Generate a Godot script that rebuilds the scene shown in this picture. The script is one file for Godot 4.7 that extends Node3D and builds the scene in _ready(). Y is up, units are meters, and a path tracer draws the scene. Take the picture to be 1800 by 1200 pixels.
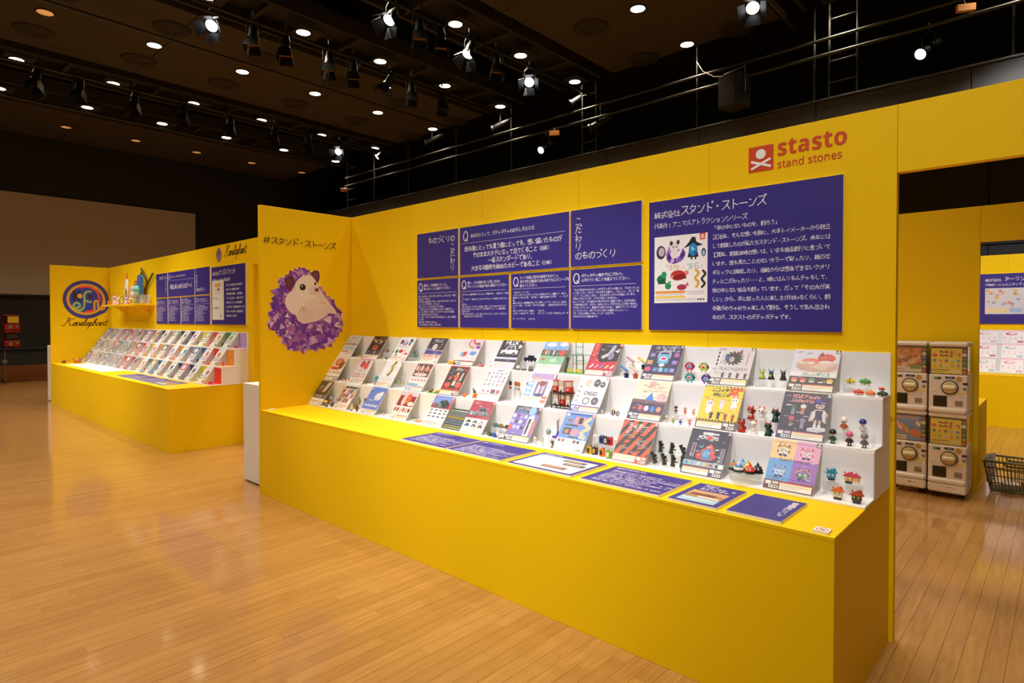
extends Node3D
# Toy exhibition booths in a dark multi-purpose hall. Metres, y up.
# Main booth: back wall on z = 0, its wing on x = 0; the camera stands in front of it at the right.

const DROP_Y := 6.0                                   # underside of the ceiling panels and bridges
const WARM := Color(1.0, 0.935, 0.83)
const WHITE_BEAM := Color(0.985, 0.985, 1.0)
const LAMP_X := [-12.5, -10.55, -8.62, -6.25, -4.02, -2.05, 0.25, 2.48, 4.45, 6.75]
const LAMP_Z := [5.6, 4.1, 2.65, 1.2, -0.25, -1.7, -3.15, -4.65, -6.2]
const DOWN_ENERGY := 4.45
# the exhibition beams and one added fill, thrown by spotlights that hang from the bridges in front of the booths: [place, aim, half angle, energy]
const BEAMS := [
	[Vector3(-1.8, 5.4, 3.6), Vector3(2.1, 0.8, 0.3), 16.0, 10.0],
	[Vector3(1.9, 5.4, 3.3), Vector3(1.4, 0.55, 0.45), 14.0, 6.5],
	[Vector3(1.9, 5.4, 4.1), Vector3(2.5, 0.85, 0.3), 15.0, 12.0],
	[Vector3(4.6, 5.4, 3.6), Vector3(3.2, 0.85, 0.3), 14.0, 6.0],
	[Vector3(4.6, 5.4, 4.6), Vector3(3.9, 1.7, 0.0), 24.0, 9.0],  # wide fill beam, added to lift the right end of the wall
	[Vector3(-5.2, 5.4, 4.0), Vector3(-4.2, 0.8, 0.3), 18.0, 9.0],
	[Vector3(-5.2, 5.4, 3.4), Vector3(-6.6, 1.1, 0.3), 20.0, 9.0],
	[Vector3(-1.8, 5.4, 4.4), Vector3(-5.4, 0.9, 0.3), 22.0, 11.0],
	[Vector3(4.9, 5.4, -4.4), Vector3(4.3, 1.2, -8.0), 30.0, 20.0]]

var taken := {}
var mat_cache := {}
var mesh_cache := {}
var rng := RandomNumberGenerator.new()
var M := {}

func _ready() -> void:
	rng.seed = 20
	# camera: perspective-corrected lens, a little down
	var cam := Camera3D.new()
	cam.name = "camera"
	cam.projection = Camera3D.PROJECTION_FRUSTUM
	cam.near = 0.05
	cam.far = 80.0
	cam.size = 0.05 * 1200.0 / 1060.26
	cam.frustum_offset = Vector2(0, -0.05 * 21.1 / 1060.26)
	cam.position = Vector3(4.924, 1.447, 3.128)
	cam.rotation_degrees = Vector3(-0.895, 42.688, 0.0)
	add_child(cam)
	cam.current = true
	var we := WorldEnvironment.new()
	we.name = "surroundings"
	var env := Environment.new()
	env.background_mode = Environment.BG_COLOR
	env.background_color = Color(0, 0, 0)
	env.ambient_light_source = Environment.AMBIENT_SOURCE_DISABLED
	env.tonemap_mode = Environment.TONE_MAPPER_LINEAR
	env.tonemap_exposure = 1.0
	env.sdfgi_enabled = true
	env.ssao_enabled = true
	env.ssil_enabled = true
	we.environment = env
	add_child(we)
	setup_materials()
	make_prints()
	build_hall()
	build_walls()
	build_ceiling()
	build_gallery()
	build_main_booth()
	build_far_booth()
	build_behind_door()
	build_back_of_hall()

# ------------------------------------------------------------------ naming and tagging
func numbered(called: String) -> String:
	if not taken.has(called):
		taken[called] = 0
		return called
	taken[called] += 1
	return "%s_%03d" % [called, taken[called]]

func tag(o: Node3D, label: String, category: String, group := "") -> Node3D:
	o.set_meta("label", label)
	o.set_meta("category", category)
	if group != "":
		o.set_meta("group", group)
	return o

func thing(called: String, label: String, category: String, at := Vector3.ZERO, turn := 0.0, group := "") -> Node3D:
	var o := Node3D.new()
	o.name = numbered(called)
	o.position = at
	o.rotation.y = turn
	add_child(o)
	return tag(o, label, category, group)

func part(parent: Node3D, called: String, mesh: Mesh, material: Material, at := Vector3.ZERO, rot := Vector3.ZERO, scl := Vector3.ONE) -> MeshInstance3D:
	var o := MeshInstance3D.new()
	o.name = called
	o.mesh = mesh
	if material:
		o.material_override = material
	o.position = at
	o.rotation = rot
	o.scale = scl
	parent.add_child(o, true)
	return o

func struct_node(called: String, at := Vector3.ZERO) -> Node3D:
	var o := Node3D.new()
	o.name = numbered(called)
	o.position = at
	o.set_meta("kind", "structure")
	add_child(o)
	return o

func struct_box(called: String, lo: Vector3, hi: Vector3, material: Material, bevel := 0.0) -> MeshInstance3D:
	var o := MeshInstance3D.new()
	o.name = numbered(called)
	o.mesh = box(hi - lo, bevel)
	o.material_override = material
	o.position = (lo + hi) / 2
	o.set_meta("kind", "structure")
	add_child(o)
	return o

# ------------------------------------------------------------------ materials
func mat(c: Color, rough := 0.5, metal := 0.0) -> StandardMaterial3D:
	var key := "%s %.2f %.2f" % [c.to_html(), rough, metal]
	if not mat_cache.has(key):
		var m := StandardMaterial3D.new()
		m.albedo_color = c
		m.roughness = rough
		m.metallic = metal
		mat_cache[key] = m
	return mat_cache[key]

func hexmat(c: String, rough := 0.4) -> StandardMaterial3D:
	return mat(Color(c), rough)

func glow(c: Color, strength: float) -> StandardMaterial3D:
	var m := StandardMaterial3D.new()
	m.albedo_color = Color(0.9, 0.9, 0.9)
	m.emission_enabled = true
	m.emission = c
	m.emission_energy_multiplier = strength
	return m

func noise_image(w: int, h: int, fx: float, fy: float, noise_seed: int, oct := 3) -> Image:
	var n := FastNoiseLite.new()
	n.seed = noise_seed
	n.noise_type = FastNoiseLite.TYPE_SIMPLEX_SMOOTH
	n.fractal_octaves = oct
	n.frequency = 1.0
	var im := Image.create_empty(w, h, false, Image.FORMAT_RGB8)
	for y in h:
		for x in w:
			# wrapped by a cross-fade, so that the tile repeats without a seam
			var a := n.get_noise_2d(x * fx, y * fy)
			var b := n.get_noise_2d((x - w) * fx, y * fy)
			var t := float(x) / w
			var c := n.get_noise_2d(x * fx, (y - h) * fy)
			var s := float(y) / h
			var v := lerpf(lerpf(a, b, t), lerpf(c, b, t), s * s) * 0.5 + 0.5
			im.set_pixel(x, y, Color(v, v, v))
	return im

func ramp_image(src: Image, lo: Color, hi: Color) -> ImageTexture:
	var im := Image.create_empty(src.get_width(), src.get_height(), false, Image.FORMAT_RGB8)
	for y in src.get_height():
		for x in src.get_width():
			var v := clampf((src.get_pixel(x, y).r - 0.25) * 2.0, 0.0, 1.0)
			im.set_pixel(x, y, lo.lerp(hi, v))
	return ImageTexture.create_from_image(im)

func setup_materials() -> void:
	var y := StandardMaterial3D.new()
	y.albedo_color = Color(0.965, 0.795, 0.0)
	y.roughness = 0.6
	y.metallic_specular = 0.3
	M.yellow = y
	M.white = mat(Color(0.965, 0.962, 0.97), 0.5)
	M.foam = mat(Color(0.95, 0.93, 0.87), 0.7)
	M.blue = mat(Color(0.215, 0.175, 0.53), 0.5)
	M.black = mat(Color(0.10, 0.095, 0.085), 0.7)
	M.soot = mat(Color(0.075, 0.07, 0.062), 0.85)
	M.housing = mat(Color(0.06, 0.058, 0.055), 0.45)
	M.steel = mat(Color(0.62, 0.62, 0.60), 0.3, 1.0)
	M.pipe = mat(Color(0.24, 0.235, 0.22), 0.5, 0.7)
	M.ceiling = mat(Color(0.20, 0.165, 0.11), 0.85)
	M.ceiling_dark = mat(Color(0.12, 0.10, 0.07), 0.85)
	M.ink = mat(Color(0.17, 0.125, 0.09), 0.6)
	M.pedestal = mat(Color(0.93, 0.915, 0.91), 0.55)
	M.rubber = mat(Color(0.06, 0.06, 0.06), 0.8)
	var clear := StandardMaterial3D.new()
	clear.transparency = BaseMaterial3D.TRANSPARENCY_ALPHA
	clear.albedo_color = Color(0.92, 0.95, 0.97, 0.14)
	clear.roughness = 0.06
	M.clear = clear
	var pane := StandardMaterial3D.new()
	pane.transparency = BaseMaterial3D.TRANSPARENCY_ALPHA
	pane.albedo_color = Color(0.85, 0.88, 0.9, 0.05)
	pane.roughness = 0.05
	M.pane = pane
	# wood: grain runs along v
	var grain := noise_image(192, 256, 0.16, 0.02, 8, 4)
	M.wood = []
	for t in [[Color(0.635, 0.445, 0.225), Color(0.71, 0.52, 0.285)], [Color(0.65, 0.46, 0.235), Color(0.725, 0.535, 0.295)],
			[Color(0.62, 0.43, 0.21), Color(0.695, 0.505, 0.27)], [Color(0.665, 0.475, 0.25), Color(0.735, 0.545, 0.305)]]:
		var m := StandardMaterial3D.new()
		m.albedo_texture = ramp_image(grain, t[0], t[1])
		m.roughness = 0.38
		m.clearcoat_enabled = true
		m.clearcoat = 1.0
		m.clearcoat_roughness = 0.09
		M.wood.append(m)
	M.gap = mat(Color(0.42, 0.25, 0.11), 0.8)

# ------------------------------------------------------------------ meshes
func quad(st: SurfaceTool, a: Vector3, b: Vector3, c: Vector3, d: Vector3, out: Vector3) -> void:
	# out: the way the face looks; front faces run clockwise
	if (b - a).cross(c - a).dot(out) > 0:
		var s := b
		b = d
		d = s
	for v in [a, b, c, a, c, d]:
		st.add_vertex(v)

func tri(st: SurfaceTool, a: Vector3, b: Vector3, c: Vector3, out: Vector3) -> void:
	if (b - a).cross(c - a).dot(out) > 0:
		var s := b
		b = c
		c = s
	for v in [a, b, c]:
		st.add_vertex(v)

func begin() -> SurfaceTool:
	var st := SurfaceTool.new()
	st.begin(Mesh.PRIMITIVE_TRIANGLES)
	st.set_smooth_group(-1)
	return st

func done(st: SurfaceTool) -> ArrayMesh:
	st.generate_normals()
	return st.commit()

func add_box(st: SurfaceTool, c: Vector3, size: Vector3, basis := Basis()) -> void:
	var h := size / 2
	for ax in 3:
		for s in [-1.0, 1.0]:
			var n := Vector3.ZERO
			n[ax] = s
			var u := Vector3.ZERO
			u[(ax + 1) % 3] = 1.0
			var v := Vector3.ZERO
			v[(ax + 2) % 3] = 1.0
			var o := n * h
			u *= h
			v *= h
			quad(st, c + basis * (o - u - v), c + basis * (o + u - v), c + basis * (o + u + v), c + basis * (o - u + v), basis * n)

func box(size: Vector3, bevel := 0.0) -> ArrayMesh:
	var key := "box %v %f" % [size, bevel]
	if mesh_cache.has(key):
		return mesh_cache[key]
	var st := begin()
	if bevel <= 0.0:
		add_box(st, Vector3.ZERO, size)
	else:
		var h := size / 2
		var i := h - Vector3.ONE * bevel
		for ax in 3:                              # faces
			for s in [-1.0, 1.0]:
				var p := []
				for q in [[-1, -1], [1, -1], [1, 1], [-1, 1]]:
					var v := Vector3.ZERO
					v[ax] = s * h[ax]
					v[(ax + 1) % 3] = q[0] * i[(ax + 1) % 3]
					v[(ax + 2) % 3] = q[1] * i[(ax + 2) % 3]
					p.append(v)
				var n := Vector3.ZERO
				n[ax] = s
				quad(st, p[0], p[1], p[2], p[3], n)
		for ax in 3:                              # edges
			var b := (ax + 1) % 3
			var c := (ax + 2) % 3
			for sb in [-1.0, 1.0]:
				for sc in [-1.0, 1.0]:
					var p := []
					for q in [[-1.0, 0], [1.0, 0], [1.0, 1], [-1.0, 1]]:
						var v := Vector3.ZERO
						v[ax] = q[0] * i[ax]
						v[b] = sb * (h[b] if q[1] == 0 else i[b])
						v[c] = sc * (i[c] if q[1] == 0 else h[c])
						p.append(v)
					var n := Vector3.ZERO
					n[b] = sb
					n[c] = sc
					quad(st, p[0], p[1], p[2], p[3], n)
		for sx in [-1.0, 1.0]:                    # corners
			for sy in [-1.0, 1.0]:
				for sz in [-1.0, 1.0]:
					var s := Vector3(sx, sy, sz)
					tri(st, s * Vector3(h.x, i.y, i.z), s * Vector3(i.x, h.y, i.z), s * Vector3(i.x, i.y, h.z), s)
	var m := done(st)
	mesh_cache[key] = m
	return m

func add_tube(st: SurfaceTool, pts: Array, r: float, seg := 8, closed := false) -> void:
	# a round bar along points, smooth round its girth
	var n := pts.size()
	var rings := []
	for k in n:
		var p: Vector3 = pts[k]
		var before: Vector3 = pts[k - 1] if k > 0 else (pts[n - 1] if closed else pts[0])
		var after: Vector3 = pts[k + 1] if k < n - 1 else (pts[0] if closed else pts[n - 1])
		var dir := (after - before).normalized()
		var side := dir.cross(Vector3.UP if absf(dir.y) < 0.9 else Vector3.RIGHT).normalized()
		var up := side.cross(dir)
		var ring := []
		for q in seg:
			var a := TAU * q / seg
			ring.append(p + (side * cos(a) + up * sin(a)) * r)
		rings.append(ring)
	st.set_smooth_group(0)
	for k in (n if closed else n - 1):
		var k2 := (k + 1) % n
		var mid: Vector3 = (pts[k] + pts[k2]) / 2.0
		for q in seg:
			var q2 := (q + 1) % seg
			var c: Vector3 = (rings[k][q] + rings[k2][q2]) / 2.0
			quad(st, rings[k][q], rings[k][q2], rings[k2][q2], rings[k2][q], c - mid)
	st.set_smooth_group(-1)
	if not closed:
		for e in [[0, 1], [n - 1, n - 2]]:
			for q in seg:
				tri(st, pts[e[0]], rings[e[0]][q], rings[e[0]][(q + 1) % seg], pts[e[0]] - pts[e[1]])

func tube(pts: Array, r: float, seg := 8, closed := false) -> ArrayMesh:
	var st := begin()
	add_tube(st, pts, r, seg, closed)
	return done(st)

func lathe(profile: Array, seg := 16) -> ArrayMesh:
	# profile: Vector2(radius, height) from the bottom up, turned round y; each band keeps its edge where it bends sharply
	var key := "lathe %s %d" % [str(profile), seg]
	if mesh_cache.has(key):
		return mesh_cache[key]
	var st := begin()
	for k in profile.size() - 1:
		var a: Vector2 = profile[k]
		var b: Vector2 = profile[k + 1]
		st.set_smooth_group(k + 1)
		var nr := b.y - a.y
		var ny := a.x - b.x
		for q in seg:
			var t0 := TAU * q / seg
			var t1 := TAU * (q + 1) / seg
			var tm := (t0 + t1) / 2
			var out := Vector3(cos(tm) * nr, ny, sin(tm) * nr)
			var p0 := Vector3(a.x * cos(t0), a.y, a.x * sin(t0))
			var p1 := Vector3(a.x * cos(t1), a.y, a.x * sin(t1))
			var p2 := Vector3(b.x * cos(t1), b.y, b.x * sin(t1))
			var p3 := Vector3(b.x * cos(t0), b.y, b.x * sin(t0))
			if a.x > 0.00001:
				tri(st, p0, p1, p2, out)
			if b.x > 0.00001:
				tri(st, p0, p2, p3, out)
	var m := done(st)
	mesh_cache[key] = m
	return m

func prism(outline: PackedVector2Array, depth: float, uv_box := Rect2()) -> ArrayMesh:
	# an outline in x, y made thick along z, front at +depth/2; with a uv_box its front shows that much of a print
	var am := ArrayMesh.new()
	var st := begin()
	var idx := Geometry2D.triangulate_polygon(outline)
	for k in range(0, idx.size(), 3):
		var v := []
		for q in 3:
			v.append(outline[idx[k + q]])
		if (v[1] - v[0]).cross(v[2] - v[0]) > 0:
			v.reverse()
		for p in v:
			if uv_box.size.x > 0:
				st.set_uv(Vector2((p.x - uv_box.position.x) / uv_box.size.x, 1.0 - (p.y - uv_box.position.y) / uv_box.size.y))
			st.add_vertex(Vector3(p.x, p.y, depth / 2))
	st.generate_normals()
	st.commit(am)
	st = begin()
	for k in range(0, idx.size(), 3):
		tri(st, flat3(outline[idx[k]], -depth / 2), flat3(outline[idx[k + 1]], -depth / 2), flat3(outline[idx[k + 2]], -depth / 2), Vector3.FORWARD)
	var cw := Geometry2D.is_polygon_clockwise(outline)
	for k in outline.size():
		var a := outline[k]
		var b := outline[(k + 1) % outline.size()]
		var n := Vector2(b.y - a.y, a.x - b.x) * (1.0 if not cw else -1.0)
		if not cw == (Geometry2D.is_point_in_polygon((a + b) / 2 + n.normalized() * 0.0005, outline)):
			pass
		if Geometry2D.is_point_in_polygon((a + b) / 2 + n.normalized() * 0.0004, outline):
			n = -n
		quad(st, flat3(a, depth / 2), flat3(b, depth / 2), flat3(b, -depth / 2), flat3(a, -depth / 2), Vector3(n.x, n.y, 0))
	st.generate_normals()
	st.commit(am)
	return am

func flat3(p: Vector2, z: float) -> Vector3:
	return Vector3(p.x, p.y, z)

func card(w: float, h: float, t: float, uv: Rect2) -> ArrayMesh:
	# a board with a printed front (surface 0) and plain sides and back (surface 1); centre of its back at the origin, front at +z
	var key := "card %f %f %f %s" % [w, h, t, str(uv)]
	if mesh_cache.has(key):
		return mesh_cache[key]
	var am := ArrayMesh.new()
	var st := begin()
	var x := w / 2
	var y := h / 2
	var p := [Vector3(-x, y, t), Vector3(x, y, t), Vector3(x, -y, t), Vector3(-x, -y, t)]
	var q := [uv.position, uv.position + Vector2(uv.size.x, 0), uv.end, uv.position + Vector2(0, uv.size.y)]
	for k in [0, 1, 2, 0, 2, 3]:
		st.set_uv(q[k])
		st.add_vertex(p[k])
	st.generate_normals()
	st.commit(am)
	st = begin()
	quad(st, Vector3(-x, y, 0), Vector3(x, y, 0), Vector3(x, -y, 0), Vector3(-x, -y, 0), Vector3.FORWARD)
	for e in [[0, 1, Vector3.UP], [1, 2, Vector3.RIGHT], [2, 3, Vector3.DOWN], [3, 0, Vector3.LEFT]]:
		var a: Vector3 = p[e[0]]
		var b: Vector3 = p[e[1]]
		quad(st, a, b, Vector3(b.x, b.y, 0), Vector3(a.x, a.y, 0), e[2])
	st.generate_normals()
	st.commit(am)
	mesh_cache[key] = am
	return am

func printed(parent: Node3D, called: String, mesh: ArrayMesh, front: Material, side: Material, at := Vector3.ZERO, rot := Vector3.ZERO) -> MeshInstance3D:
	var o := part(parent, called, mesh, null, at, rot)
	o.set_surface_override_material(0, front)
	if mesh.get_surface_count() > 1:
		o.set_surface_override_material(1, side)
	return o

func unit(kind: String) -> Mesh:
	# shared meshes one metre across
	var key := "unit " + kind
	if mesh_cache.has(key):
		return mesh_cache[key]
	var m: Mesh
	match kind:
		"ball":
			var s := SphereMesh.new()
			s.radius = 0.5
			s.height = 1.0
			s.radial_segments = 16
			s.rings = 8
			m = s
		"block":
			m = box(Vector3.ONE, 0.08)
		"can":
			m = lathe([Vector2(0, -0.5), Vector2(0.44, -0.5), Vector2(0.5, -0.44), Vector2(0.5, 0.44), Vector2(0.44, 0.5), Vector2(0, 0.5)], 16)
		"cone":
			m = lathe([Vector2(0, -0.5), Vector2(0.46, -0.5), Vector2(0.5, -0.46), Vector2(0.06, 0.46), Vector2(0, 0.5)], 14)
		"bell":
			m = lathe([Vector2(0, -0.5), Vector2(0.46, -0.5), Vector2(0.5, -0.42), Vector2(0.4, -0.1), Vector2(0.32, 0.2), Vector2(0.2, 0.42), Vector2(0, 0.5)], 14)
		"dome":
			m = lathe([Vector2(0, 0), Vector2(0.5, 0), Vector2(0.47, 0.2), Vector2(0.36, 0.36), Vector2(0.2, 0.46), Vector2(0, 0.5)], 14)
		"ring":
			var t := TorusMesh.new()
			t.inner_radius = 0.36
			t.outer_radius = 0.5
			t.rings = 18
			t.ring_segments = 8
			m = t
		"roof":
			m = PrismMesh.new()
		_:
			m = box(Vector3.ONE)
	mesh_cache[key] = m
	return m

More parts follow.
